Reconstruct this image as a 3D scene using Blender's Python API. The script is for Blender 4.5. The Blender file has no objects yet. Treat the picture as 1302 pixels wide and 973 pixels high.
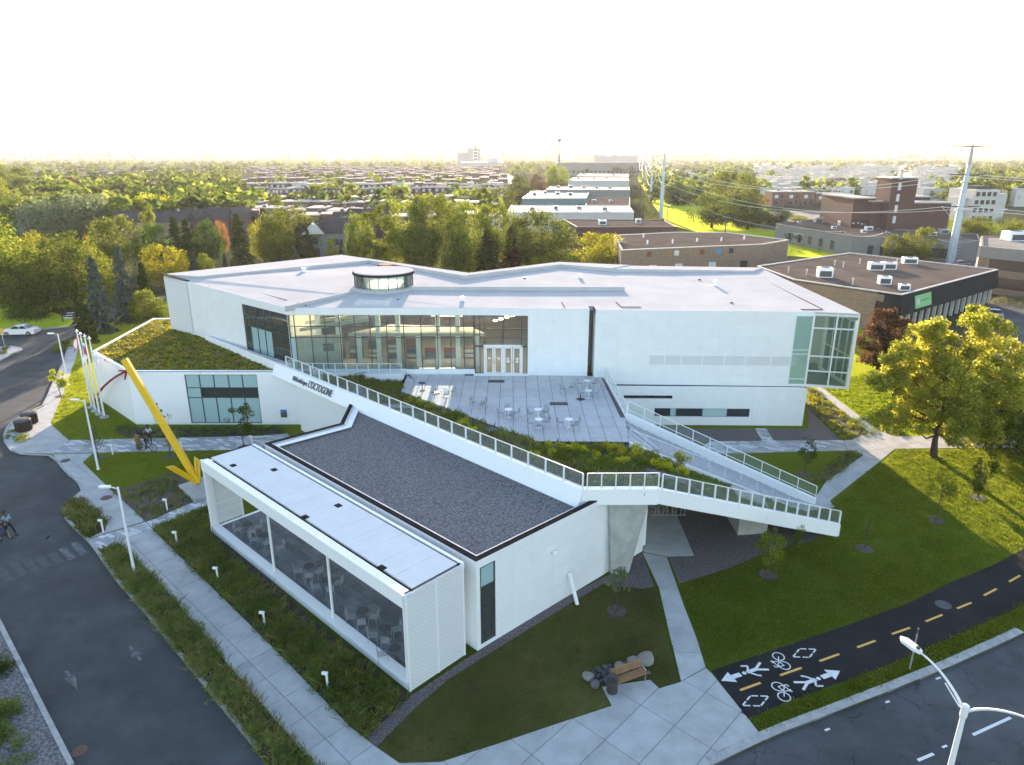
import bpy, bmesh, math, random
import numpy as np
from mathutils import Vector, Matrix
random.seed(7)
RNG = np.random.default_rng(7)
R = math.radians
SC = bpy.context.scene
COL = SC.collection

# ------------------------------------------------------------------ camera, sky, sun, exposure
FPX, CXP, CYP, CAMH, HORIZ = 880.0, 651.0, 486.5, 24.0, 198.0
PITCH = math.atan((CYP - HORIZ) / FPX)
cd = bpy.data.cameras.new('camera'); cam = bpy.data.objects.new('camera', cd); COL.objects.link(cam)
cam.location = (0, 0, CAMH); cam.rotation_euler = (math.pi / 2 - PITCH, 0, 0)
cd.sensor_width = 36; cd.lens = FPX / 1302 * 36; cd.clip_start = .5; cd.clip_end = 20000
SC.camera = cam
SUN_EL, SUN_AZ = R(8.7), R(-1.2)          # azimuth measured from +Y towards +X
W = bpy.data.worlds.new('World'); SC.world = W; W.use_nodes = True
nt = W.node_tree; bg = nt.nodes['Background']
sky = nt.nodes.new('ShaderNodeTexSky'); sky.sky_type = 'NISHITA'; sky.sun_disc = False
sky.sun_elevation = SUN_EL; sky.sun_rotation = SUN_AZ; sky.air_density = 1.0; sky.dust_density = .8; sky.ozone_density = 1.2
nt.links.new(sky.outputs[0], bg.inputs[0]); bg.inputs[1].default_value = .15
sd = bpy.data.lights.new('sun', 'SUN'); sun = bpy.data.objects.new('sun', sd); COL.objects.link(sun)
sd.energy = 5.0; sd.angle = R(.55); sd.color = (1, .80, .58)
sdir = Vector((math.sin(SUN_AZ) * math.cos(SUN_EL), math.cos(SUN_AZ) * math.cos(SUN_EL), math.sin(SUN_EL)))
sun.rotation_euler = sdir.to_track_quat('Z', 'Y').to_euler()
SC.view_settings.view_transform = 'Standard'; SC.view_settings.look = 'None'
SC.view_settings.exposure = 2.12; SC.view_settings.gamma = 1.0
SC.view_settings.use_white_balance = True; SC.view_settings.white_balance_temperature = 6520; SC.view_settings.white_balance_tint = 16
SC.cycles.max_bounces = 6; SC.cycles.transparent_max_bounces = 12; SC.cycles.volume_bounces = 0
SC.cycles.use_denoising = True

# ------------------------------------------------------------------ measuring helpers
CP, SP = math.cos(PITCH), math.sin(PITCH)
def G(px, py, z=0.0):
    """the place in the world, at height z, that was surveyed at this pixel of the photograph"""
    u, v = (px - CXP) / FPX, (py - CYP) / FPX
    d = SP + v * CP; f = CP - v * SP; t = (CAMH - z) / d
    return Vector((u * t, f * t, z))
def GW(px, py, a, b):
    """point on the vertical plane through a and b (plan points)"""
    u, v = (px - CXP) / FPX, (py - CYP) / FPX
    d = Vector((u, CP - v * SP, -(SP + v * CP)))
    ax, ay, bx_, by_ = a[0], a[1], b[0], b[1]
    nx, ny = by_ - ay, -(bx_ - ax)
    t = (nx * ax + ny * ay) / (nx * d.x + ny * d.y)
    return Vector((d.x * t, d.y * t, CAMH + d.z * t))
def GY(px, py, Y):
    return GW(px, py, (0, Y), (1, Y))
def PXY(pts, z=0.0): return [G(x, y, z) for x, y in pts]

# ------------------------------------------------------------------ materials
MATS = {}
def nd(t, ty, **kw):
    n = t.nodes.new(ty)
    for k, v in kw.items():
        if isinstance(k, str) and k in n.bl_rna.properties: setattr(n, k, v)
    return n
def mat(name, c, rough=.6, var=.0, scale=3.0, bump=.0, bscale=None, metal=0., c2=None, spec=.5, coord='Object', emit=None, detail=5, thr=None, rnd=0.):
    """plain surface: base colour c, noise towards c2 (or a darker c) by var, bump from a noise"""
    m = bpy.data.materials.new(name); m.use_nodes = True; t = m.node_tree; b = t.nodes['Principled BSDF']
    MATS[name] = m
    b.inputs['Roughness'].default_value = rough; b.inputs['Metallic'].default_value = metal
    b.inputs['Specular IOR Level'].default_value = spec
    b.inputs['Base Color'].default_value = (*c, 1)
    m.diffuse_color = (*c, 1)
    if emit: b.inputs['Emission Color'].default_value = (*c, 1); b.inputs['Emission Strength'].default_value = emit
    if var or bump:
        tc = nd(t, 'ShaderNodeTexCoord')
        if coord == 'World': src = nd(t, 'ShaderNodeNewGeometry').outputs['Position']
        else: src = tc.outputs[coord]
    if var:
        n = nd(t, 'ShaderNodeTexNoise'); n.inputs['Scale'].default_value = scale; n.inputs['Detail'].default_value = detail
        n.inputs['Roughness'].default_value = .62
        t.links.new(src, n.inputs['Vector'])
        mx = nd(t, 'ShaderNodeMix', data_type='RGBA'); k = c2 or tuple(x * (1 - var) for x in c)
        mx.inputs[6].default_value = (*c, 1); mx.inputs[7].default_value = (*k, 1)
        rp = nd(t, 'ShaderNodeMapRange'); lo, hi = thr or (.35, .65)
        rp.inputs[1].default_value = lo; rp.inputs[2].default_value = hi
        t.links.new(n.outputs[0], rp.inputs[0]); t.links.new(rp.outputs[0], mx.inputs[0])
        out = mx.outputs[2]
        if rnd:
            oi = nd(t, 'ShaderNodeObjectInfo'); hs = nd(t, 'ShaderNodeHueSaturation')
            mr = nd(t, 'ShaderNodeMapRange'); mr.inputs[3].default_value = 1 - rnd; mr.inputs[4].default_value = 1 + rnd
            t.links.new(oi.outputs['Random'], mr.inputs[0]); t.links.new(mr.outputs[0], hs.inputs['Value'])
            t.links.new(out, hs.inputs['Color']); out = hs.outputs[0]
        t.links.new(out, b.inputs['Base Color'])
    if bump:
        n2 = nd(t, 'ShaderNodeTexNoise'); n2.inputs['Scale'].default_value = bscale or scale * 4; n2.inputs['Detail'].default_value = 4
        t.links.new(src, n2.inputs['Vector'])
        bp = nd(t, 'ShaderNodeBump'); bp.inputs['Strength'].default_value = bump; bp.inputs['Distance'].default_value = .05
        t.links.new(n2.outputs[0], bp.inputs['Height']); t.links.new(bp.outputs[0], b.inputs['Normal'])
    return m
def jointed(name, c, joint, bw, bh, mortar=.01, rough=.5, offset=0., var=.06, c2=None, bias=0., rot=0., coord='UV', bump=.3, noise=0.3):
    """surface laid out in panels or bricks with thin joints, coordinates in metres"""
    m = bpy.data.materials.new(name); m.use_nodes = True; t = m.node_tree; b = t.nodes['Principled BSDF']; MATS[name] = m
    b.inputs['Roughness'].default_value = rough; m.diffuse_color = (*c, 1)
    tc = nd(t, 'ShaderNodeTexCoord'); mp = nd(t, 'ShaderNodeMapping'); mp.inputs['Rotation'].default_value[2] = rot
    if coord == 'World': t.links.new(nd(t, 'ShaderNodeNewGeometry').outputs['Position'], mp.inputs[0])
    else: t.links.new(tc.outputs[coord], mp.inputs[0])
    br = nd(t, 'ShaderNodeTexBrick'); br.offset = offset; br.inputs['Scale'].default_value = 1
    br.inputs['Brick Width'].default_value = bw; br.inputs['Row Height'].default_value = bh
    br.inputs['Mortar Size'].default_value = mortar; br.inputs['Mortar Smooth'].default_value = .1; br.inputs['Bias'].default_value = bias
    br.inputs['Color1'].default_value = (*c, 1); br.inputs['Color2'].default_value = (*(c2 or tuple(x * (1 - var) for x in c)), 1)
    br.inputs['Mortar'].default_value = (*joint, 1)
    t.links.new(mp.outputs[0], br.inputs['Vector'])
    n = nd(t, 'ShaderNodeTexNoise'); n.inputs['Scale'].default_value = 1.3; n.inputs['Detail'].default_value = 6
    t.links.new(tc.outputs['Object'], n.inputs['Vector'])
    mr = nd(t, 'ShaderNodeMapRange'); mr.inputs[3].default_value = 1 - noise; mr.inputs[4].default_value = 1 + noise * .5
    t.links.new(n.outputs[0], mr.inputs[0])
    hs = nd(t, 'ShaderNodeHueSaturation'); t.links.new(br.outputs['Color'], hs.inputs['Color']); t.links.new(mr.outputs[0], hs.inputs['Value'])
    t.links.new(hs.outputs[0], b.inputs['Base Color'])
    if bump:
        bp = nd(t, 'ShaderNodeBump'); bp.invert = True; bp.inputs['Strength'].default_value = bump; bp.inputs['Distance'].default_value = .02
        t.links.new(br.outputs['Fac'], bp.inputs['Height']); t.links.new(bp.outputs[0], b.inputs['Normal'])
    return m
def glass(name, tint, alpha=.55, rough=.02, refl=1.0):
    m = bpy.data.materials.new(name); m.use_nodes = True; t = m.node_tree; MATS[name] = m; m.diffuse_color = (*tint, 1)
    for n in list(t.nodes): t.nodes.remove(n)
    o = nd(t, 'ShaderNodeOutputMaterial'); tr = nd(t, 'ShaderNodeBsdfTransparent'); gl = nd(t, 'ShaderNodeBsdfGlossy')
    df = nd(t, 'ShaderNodeBsdfDiffuse'); df.inputs[0].default_value = (*tint, 1)
    tr.inputs[0].default_value = (*[min(1, .55 + .45 * x) for x in tint], 1); gl.inputs['Roughness'].default_value = rough
    m1 = nd(t, 'ShaderNodeMixShader'); m1.inputs[0].default_value = 1 - alpha
    t.links.new(tr.outputs[0], m1.inputs[1]); t.links.new(df.outputs[0], m1.inputs[2])
    fr = nd(t, 'ShaderNodeFresnel'); fr.inputs[0].default_value = 1.55
    mm = nd(t, 'ShaderNodeMath', operation='MULTIPLY'); mm.inputs[1].default_value = 1.6 * refl
    m2 = nd(t, 'ShaderNodeMixShader')
    t.links.new(fr.outputs[0], mm.inputs[0]); t.links.new(mm.outputs[0], m2.inputs[0])
    t.links.new(m1.outputs[0], m2.inputs[1]); t.links.new(gl.outputs[0], m2.inputs[2]); t.links.new(m2.outputs[0], o.inputs[0])
    return m
def leafmat(name, c1, c2, c3, trans=.45, rnd=.12, obj=True):
    """foliage: every leaf takes its own shade between c1, c2 and c3, light comes through it"""
    m = bpy.data.materials.new(name); m.use_nodes = True; t = m.node_tree; MATS[name] = m; m.diffuse_color = (*c2, 1)
    for n in list(t.nodes): t.nodes.remove(n)
    g = nd(t, 'ShaderNodeNewGeometry'); rp = nd(t, 'ShaderNodeValToRGB'); e = rp.color_ramp.elements
    e[0].color = (*c1, 1); e[1].color = (*c3, 1); k = e.new(.5); k.color = (*c2, 1)
    tc = nd(t, 'ShaderNodeTexCoord'); n = nd(t, 'ShaderNodeTexNoise'); n.inputs['Scale'].default_value = .55; n.inputs['Detail'].default_value = 2
    t.links.new(tc.outputs['Object'], n.inputs['Vector'])
    ad = nd(t, 'ShaderNodeMath', operation='MULTIPLY_ADD'); ad.inputs[1].default_value = .75
    t.links.new(g.outputs['Random Per Island'], ad.inputs[0])
    s2 = nd(t, 'ShaderNodeMapRange'); s2.inputs[1].default_value = .3; s2.inputs[2].default_value = .7; s2.inputs[3].default_value = -.05; s2.inputs[4].default_value = .5
    t.links.new(n.outputs[0], s2.inputs[0]); t.links.new(s2.outputs[0], ad.inputs[2]); t.links.new(ad.outputs[0], rp.inputs[0])
    col = rp.outputs[0]
    if obj:
        oi = nd(t, 'ShaderNodeObjectInfo'); hs = nd(t, 'ShaderNodeHueSaturation')
        mr = nd(t, 'ShaderNodeMapRange'); mr.inputs[3].default_value = 1 - rnd * 2.2; mr.inputs[4].default_value = 1 + rnd * 2.2
        mh = nd(t, 'ShaderNodeMapRange'); mh.inputs[3].default_value = .5 - rnd * .05; mh.inputs[4].default_value = .5 + rnd * .20
        t.links.new(oi.outputs['Random'], mr.inputs[0]); t.links.new(mr.outputs[0], hs.inputs['Value'])
        mu = nd(t, 'ShaderNodeMath', operation='MULTIPLY'); mu.inputs[1].default_value = 7.31; fr = nd(t, 'ShaderNodeMath', operation='FRACT')
        t.links.new(oi.outputs['Random'], mu.inputs[0]); t.links.new(mu.outputs[0], fr.inputs[0]); t.links.new(fr.outputs[0], mh.inputs[0]); t.links.new(mh.outputs[0], hs.inputs['Hue'])
        t.links.new(col, hs.inputs['Color']); col = hs.outputs[0]
    d = nd(t, 'ShaderNodeBsdfDiffuse'); tl = nd(t, 'ShaderNodeBsdfTranslucent'); mx = nd(t, 'ShaderNodeMixShader'); mx.inputs[0].default_value = trans
    br = nd(t, 'ShaderNodeHueSaturation'); br.inputs['Saturation'].default_value = 1.0; br.inputs['Value'].default_value = 1.6
    t.links.new(col, br.inputs['Color']); t.links.new(br.outputs[0], tl.inputs[0]); t.links.new(col, d.inputs[0])
    o = nd(t, 'ShaderNodeOutputMaterial'); t.links.new(d.outputs[0], mx.inputs[1]); t.links.new(tl.outputs[0], mx.inputs[2]); t.links.new(mx.outputs[0], o.inputs[0])
    return m

mat('white_paint', (.86, .86, .86), .45, var=.03, scale=.6)
jointed('white_panel', (.86, .86, .86), (.74, .75, .76), 1.5, 1.2, .012, .42, var=.025, bump=.2, noise=.09)
jointed('white_screen', (.76, .76, .76), (.60, .61, .62), .25, .125, .02, .5, offset=.5, var=.03, bump=.4, noise=.05)
mat('white_roofing', (.72, .72, .72), .7, var=.08, scale=.8, spec=.2)
mat('white_membrane', (.52, .51, .505), .9, spec=.0, var=.10, scale=.35, bump=.04, bscale=2)
mat('white_metal', (.80, .80, .80), .35)
mat('dark_frame', (.05, .055, .06), .4)
mat('brown_cap', (.035, .028, .028), .95, spec=.05, var=.3, scale=2)
mat('seam_brown', (.22, .10, .06), .95, spec=.05, var=.4, scale=3)
mat('roof_gravel', (.20, .195, .20), .9, c2=(.075, .07, .08), var=.5, scale=9, bump=.9, bscale=14, thr=(.42, .58))
mat('path_gravel', (.17, .145, .14), .95, c2=(.07, .06, .062), var=.5, scale=11, bump=.9, bscale=16, thr=(.4, .6), coord='World')
mat('grey_gravel', (.22, .215, .22), .95, spec=.1, c2=(.09, .088, .09), var=.5, scale=8, bump=.9, bscale=12, thr=(.4, .6), coord='World')
mat('concrete', (.46, .46, .45), .9, spec=.15, var=.22, scale=.9, bump=.12, bscale=30, coord='World', rnd=.05)
mat('raw_concrete', (.42, .42, .40), .8, var=.25, scale=1.2, bump=.2, bscale=12)
mat('kerb_concrete', (.42, .42, .41), .9, spec=.15, var=.3, scale=2.5, bump=.2, bscale=20, coord='World')
mat('terrace_stone', (.55, .545, .55), .85, spec=.15, var=.12, scale=1.5, bump=.08, bscale=25, coord='World', rnd=.05)
mat('joint_dark', (.08, .08, .08), .9)
mat('dark_paver', (.17, .185, .20), .85, spec=.2, var=.2, scale=2, bump=.1, bscale=25, coord='World', rnd=.22)
jointed('light_pavers', (.34, .35, .36), (.22, .22, .22), .8, .30, .012, .9, offset=.37, c2=(.85, .85, .85), bias=-.35, rot=.45, coord='World', noise=.25)
mat('soil', (.06, .045, .035), .95, var=.5, scale=3, bump=.8, bscale=9, coord='World')
mat('mulch', (.13, .10, .09), .95, c2=(.05, .04, .035), var=.5, scale=5, bump=.8, bscale=11, coord='World')
mat('far_ground', (.05, .06, .025), .95, spec=.0, c2=(.09, .085, .055), var=.5, scale=.03, coord='World', detail=8)
mat('city_ground', (.16, .155, .15), .95, c2=(.07, .09, .04), var=.5, scale=.06, coord='World', detail=8, thr=(.42, .58))
mat('galvanised', (.50, .52, .54), .4, metal=.6, var=.1, scale=2)
mat('pole_blue', (.42, .52, .60), .5, metal=.3)
mat('wire', (.75, .72, .66), .5)
mat('yellow_paint', (.80, .46, .005), .4, var=.08, scale=1.5)
mat('red_paint', (.28, .015, .015), .4)
mat('road_white', (.72, .73, .74), .7, var=.12, scale=6, coord='World')
mat('faint_white', (.095, .103, .107), .9, spec=.1, c2=(.072, .078, .08), var=.5, scale=3.5, coord='World', thr=(.38, .62))
mat('worn_white', (.16, .175, .18), .9, spec=.1, c2=(.075, .082, .085), var=.5, scale=3.5, coord='World', thr=(.38, .62))
mat('road_yellow', (.80, .46, .10), .7, var=.15, scale=6, coord='World')
mat('rust_iron', (.13, .075, .055), .8, var=.4, scale=9)
mat('light_grey_metal', (.30, .32, .34), .7, spec=.2)
mat('grey_iron', (.12, .12, .125), .9, spec=.1, var=.3, scale=9)
mat('wood', (.33, .17, .075), .6, var=.35, scale=6)
mat('black_metal', (.02, .02, .022), .5)
mat('bin_brown', (.075, .052, .043), .9, var=.3, scale=4, spec=.1)
mat('white_car', (.72, .74, .76), .2, metal=.1)
mat('grey_car', (.35, .36, .38), .25, metal=.4)
mat('car_glass', (.02, .025, .03), .2, spec=.25)
mat('tyre', (.02, .02, .02), .8)
mat('chrome', (.6, .6, .6), .25, metal=.9)
mat('stone', (.14, .13, .13), .85, var=.4, scale=3, bump=.4, bscale=8)
mat('stone_pale', (.27, .24, .20), .85, var=.3, scale=3, bump=.4, bscale=8)
mat('stone_dark', (.07, .07, .082), .85, var=.4, scale=3, bump=.4, bscale=8)
mat('bark', (.09, .065, .05), .9, var=.4, scale=6, bump=.5)
mat('bark_pale', (.20, .17, .14), .9, var=.4, scale=6, bump=.4)
jointed('red_brick', (.17, .075, .055), (.20, .15, .13), .6, .25, .02, .85, offset=.5, var=.3, noise=.3)
jointed('dark_brick', (.11, .05, .042), (.12, .08, .07), .6, .25, .02, .85, offset=.5, var=.2, noise=.25)
jointed('tan_brick', (.25, .18, .125), (.27, .21, .16), .6, .25, .02, .85, offset=.5, var=.2, noise=.25)
jointed('grey_block', (.24, .24, .225), (.20, .20, .19), .8, .4, .02, .85, offset=.5, var=.08, noise=.2)
mat('cream_wall', (.55, .53, .49), .8, var=.12, scale=.8)
mat('teal_wall', (.10, .20, .22), .6, var=.15, scale=.8)
mat('black_cladding', (.02, .024, .028), .85, spec=.1, var=.2, scale=.5)
mat('brown_roof', (.15, .122, .103), .95, spec=.0, c2=(.110, .090, .077), var=.4, scale=.22, bump=.2, bscale=6, coord='World')
mat('grey_roof', (.28, .26, .24), .95, spec=.05, c2=(.18, .165, .15), var=.4, scale=.2, coord='World')
mat('pale_roof', (.48, .45, .42), .95, spec=.05, c2=(.36, .34, .31), var=.4, scale=.2, coord='World')
mat('slate_roof', (.085, .075, .075), .95, spec=.05, var=.3, scale=1.2)
mat('dark_window', (.03, .04, .045), .15, spec=.7)
mat('pale_window', (.55, .57, .57), .3, spec=.7)
mat('haze_metal', (.45, .42, .40), .7)
mat('sign_green', (.16, .48, .17), .5)
mat('sign_blue', (.02, .20, .48), .5)
mat('sign_yellow', (.70, .40, .06), .5)
mat('interior_wood', (.20, .09, .05), .6, var=.3, scale=2)
mat('interior_wall', (.50, .48, .43), .8)
mat('interior_floor', (.24, .21, .18), .6)
mat('interior_dark', (.05, .04, .04), .8)
mat('blind', (.40, .55, .55), .6, var=.04, scale=1)
mat('letter_dark', (.10, .11, .13), .5)
mat('lamp_glow', (1, .80, .5), .5, emit=18)
mat('flower_yellow', (.62, .45, .02), .7)
mat('skin', (.36, .21, .14), .6)
mat('skin_dark', (.12, .07, .05), .6)
mat('cloth_black', (.014, .014, .018), .8)
mat('cloth_blue', (.26, .42, .50), .8)
mat('cloth_white', (.62, .62, .60), .8)
mat('cloth_olive', (.13, .11, .07), .8)
mat('cloth_navy', (.03, .04, .07), .8)
mat('hair', (.015, .012, .012), .7)
mat('flag_red', (.66, .05, .035), .7)
mat('flag_white', (.78, .78, .78), .7)
mat('flag_blue', (.10, .30, .58), .7)
mat('screen_brown', (.20, .13, .11), .6, c2=(.06, .045, .04), var=.5, scale=2.2, coord='World', thr=(.45, .55))
glass('clear_glass', (.72, .88, .84), alpha=.93, refl=.8)
glass('green_glass', (.66, .88, .80), alpha=.92, refl=.8)
glass('rail_glass', (.86, .95, .94), alpha=.95, refl=.25)
glass('frosted_glass', (.38, .55, .56), alpha=.10, rough=.25, refl=.8)

def grassmat(name, a, b, c, sheen=.35):
    m = mat(name, a, .95, c2=b, var=.5, scale=.35, bump=1., bscale=9, coord='World', detail=9, thr=(.36, .64), spec=.0)
    t = m.node_tree; bs = t.nodes['Principled BSDF']; bs.inputs['Sheen Weight'].default_value = sheen; bs.inputs['Sheen Roughness'].default_value = .35; bs.inputs['Sheen Tint'].default_value = (.55, .62, .05, 1); src = bs.inputs['Base Color'].links[0].from_socket
    n = nd(t, 'ShaderNodeTexNoise'); n.inputs['Scale'].default_value = 7; n.inputs['Detail'].default_value = 6; n.inputs['Roughness'].default_value = .8
    g = nd(t, 'ShaderNodeNewGeometry'); t.links.new(g.outputs['Position'], n.inputs['Vector'])
    mx = nd(t, 'ShaderNodeMix', data_type='RGBA'); mx.inputs[7].default_value = (*c, 1)
    mr = nd(t, 'ShaderNodeMapRange'); mr.inputs[1].default_value = .45; mr.inputs[2].default_value = .7; mr.inputs[4].default_value = .75
    t.links.new(n.outputs[0], mr.inputs[0]); t.links.new(mr.outputs[0], mx.inputs[0]); t.links.new(src, mx.inputs[6])
    n5 = nd(t, 'ShaderNodeTexNoise'); n5.inputs['Scale'].default_value = .11; n5.inputs['Detail'].default_value = 6; n5.inputs['Roughness'].default_value = .7; t.links.new(g.outputs['Position'], n5.inputs['Vector'])
    m5 = nd(t, 'ShaderNodeMapRange'); m5.inputs[1].default_value = .35; m5.inputs[2].default_value = .68; m5.inputs[3].default_value = .75; m5.inputs[4].default_value = 1.55
    h5 = nd(t, 'ShaderNodeHueSaturation'); t.links.new(n5.outputs[0], m5.inputs[0]); t.links.new(m5.outputs[0], h5.inputs['Value']); t.links.new(mx.outputs[2], h5.inputs['Color']); t.links.new(h5.outputs[0], bs.inputs['Base Color'])
    return m
grassmat('lawn', (.056, .064, .016), (.082, .070, .027), (.036, .044, .011), .15)
grassmat('lawn_green', (.038, .062, .007), (.030, .046, .006), (.022, .034, .004), .85)
grassmat('meadow', (.11, .18, .012), (.15, .18, .02), (.07, .12, .010), .8)
def asphalt(name, a, b, cracks):
    m = mat(name, a, .92, c2=b, var=.5, scale=.5, bump=.25, bscale=60, coord='World', detail=9, spec=.12)
    t = m.node_tree; bs = t.nodes['Principled BSDF']; src = bs.inputs['Base Color'].links[0].from_socket
    g = nd(t, 'ShaderNodeNewGeometry')
    n5 = nd(t, 'ShaderNodeTexNoise'); n5.inputs['Scale'].default_value = .16; n5.inputs['Detail'].default_value = 7; n5.inputs['Roughness'].default_value = .7; t.links.new(g.outputs['Position'], n5.inputs['Vector'])
    m5 = nd(t, 'ShaderNodeMapRange'); m5.inputs[1].default_value = .38; m5.inputs[2].default_value = .62; m5.inputs[3].default_value = .82; m5.inputs[4].default_value = 1.2
    h5 = nd(t, 'ShaderNodeHueSaturation'); t.links.new(n5.outputs[0], m5.inputs[0]); t.links.new(m5.outputs[0], h5.inputs['Value']); t.links.new(src, h5.inputs['Color']); src = h5.outputs[0]; t.links.new(src, bs.inputs['Base Color'])
    if cracks:
        n = nd(t, 'ShaderNodeTexNoise'); n.inputs['Scale'].default_value = 1.2; n.inputs['Detail'].default_value = 5
        t.links.new(g.outputs['Position'], n.inputs['Vector'])
        vm = nd(t, 'ShaderNodeVectorMath', operation='MULTIPLY_ADD'); vm.inputs[1].default_value = (1.1, 1.1, 1.1)
        t.links.new(n.outputs['Color'], vm.inputs[0]); t.links.new(g.outputs['Position'], vm.inputs[2])
        v = nd(t, 'ShaderNodeTexVoronoi'); v.feature = 'DISTANCE_TO_EDGE'; v.inputs['Scale'].default_value = cracks
        t.links.new(vm.outputs[0], v.inputs['Vector'])
        mr = nd(t, 'ShaderNodeMapRange'); mr.inputs[1].default_value = .003; mr.inputs[2].default_value = .014; mr.inputs[3].default_value = .55; mr.inputs[4].default_value = 0
        t.links.new(v.outputs['Distance'], mr.inputs[0])
        n3 = nd(t, 'ShaderNodeTexNoise'); n3.inputs['Scale'].default_value = .35; t.links.new(g.outputs['Position'], n3.inputs['Vector'])
        m3 = nd(t, 'ShaderNodeMapRange'); m3.inputs[1].default_value = .42; m3.inputs[2].default_value = .55
        t.links.new(n3.outputs[0], m3.inputs[0])
        mu = nd(t, 'ShaderNodeMath', operation='MULTIPLY'); t.links.new(mr.outputs[0], mu.inputs[0]); t.links.new(m3.outputs[0], mu.inputs[1])
        mx = nd(t, 'ShaderNodeMix', data_type='RGBA'); mx.inputs[7].default_value = (.018, .018, .02, 1)
        t.links.new(mu.outputs[0], mx.inputs[0]); t.links.new(src, mx.inputs[6]); t.links.new(mx.outputs[2], bs.inputs['Base Color'])
asphalt('asphalt_street', (.076, .082, .084), (.054, .060, .064), 0)
asphalt('asphalt_road', (.088, .094, .098), (.066, .071, .076), .42)
asphalt('asphalt_dark', (.020, .021, .023), (.014, .015, .017), 0)
asphalt('asphalt_grey', (.11, .11, .11), (.085, .085, .085), .15)
leafmat('leaf_green', (.040, .060, .010), (.075, .098, .016), (.15, .165, .025))
leafmat('leaf_bright', (.060, .082, .010), (.115, .138, .016), (.22, .22, .028))
leafmat('leaf_yellow', (.13, .16, .010), (.24, .25, .015), (.42, .36, .03))
leafmat('leaf_silver', (.11, .14, .06), (.18, .22, .10), (.26, .30, .15))
leafmat('leaf_dark', (.025, .045, .010), (.045, .075, .014), (.075, .11, .02))
leafmat('leaf_spruce', (.035, .055, .045), (.065, .09, .075), (.12, .15, .12), trans=.12)
leafmat('leaf_conifer', (.025, .040, .010), (.045, .065, .014), (.10, .11, .025), trans=.18)
leafmat('leaf_orange', (.13, .06, .02), (.20, .09, .03), (.28, .16, .05))
leafmat('leaf_brown', (.035, .020, .014), (.060, .032, .020), (.14, .075, .035))
leafmat('leaf_mixed', (.10, .13, .016), (.23, .25, .030), (.45, .40, .06), rnd=0, trans=.52)
leafmat('leaf_bush', (.060, .098, .018), (.11, .155, .03), (.20, .23, .06), rnd=.1)
leafmat('leaf_weed', (.065, .085, .018), (.125, .135, .035), (.24, .21, .08), trans=.3)
leafmat('leaf_sedum', (.08, .11, .015), (.20, .18, .03), (.42, .29, .05), trans=.25)
leafmat('leaf_blue', (.14, .20, .19), (.20, .26, .24), (.27, .33, .30), trans=.15)
leafmat('leaf_flower', (.34, .32, .012), (.52, .45, .015), (.70, .58, .02), trans=.3, rnd=.05)
leafmat('leaf_lawn', (.055, .08, .006), (.09, .12, .008), (.16, .18, .014), trans=.62, obj=False)
leafmat('leaf_dry_lawn', (.055, .062, .014), (.075, .078, .02), (.11, .10, .03), trans=.35, obj=False)
leafmat('leaf_meadow', (.12, .18, .008), (.17, .23, .012), (.24, .26, .02), trans=.5, obj=False)
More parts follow.
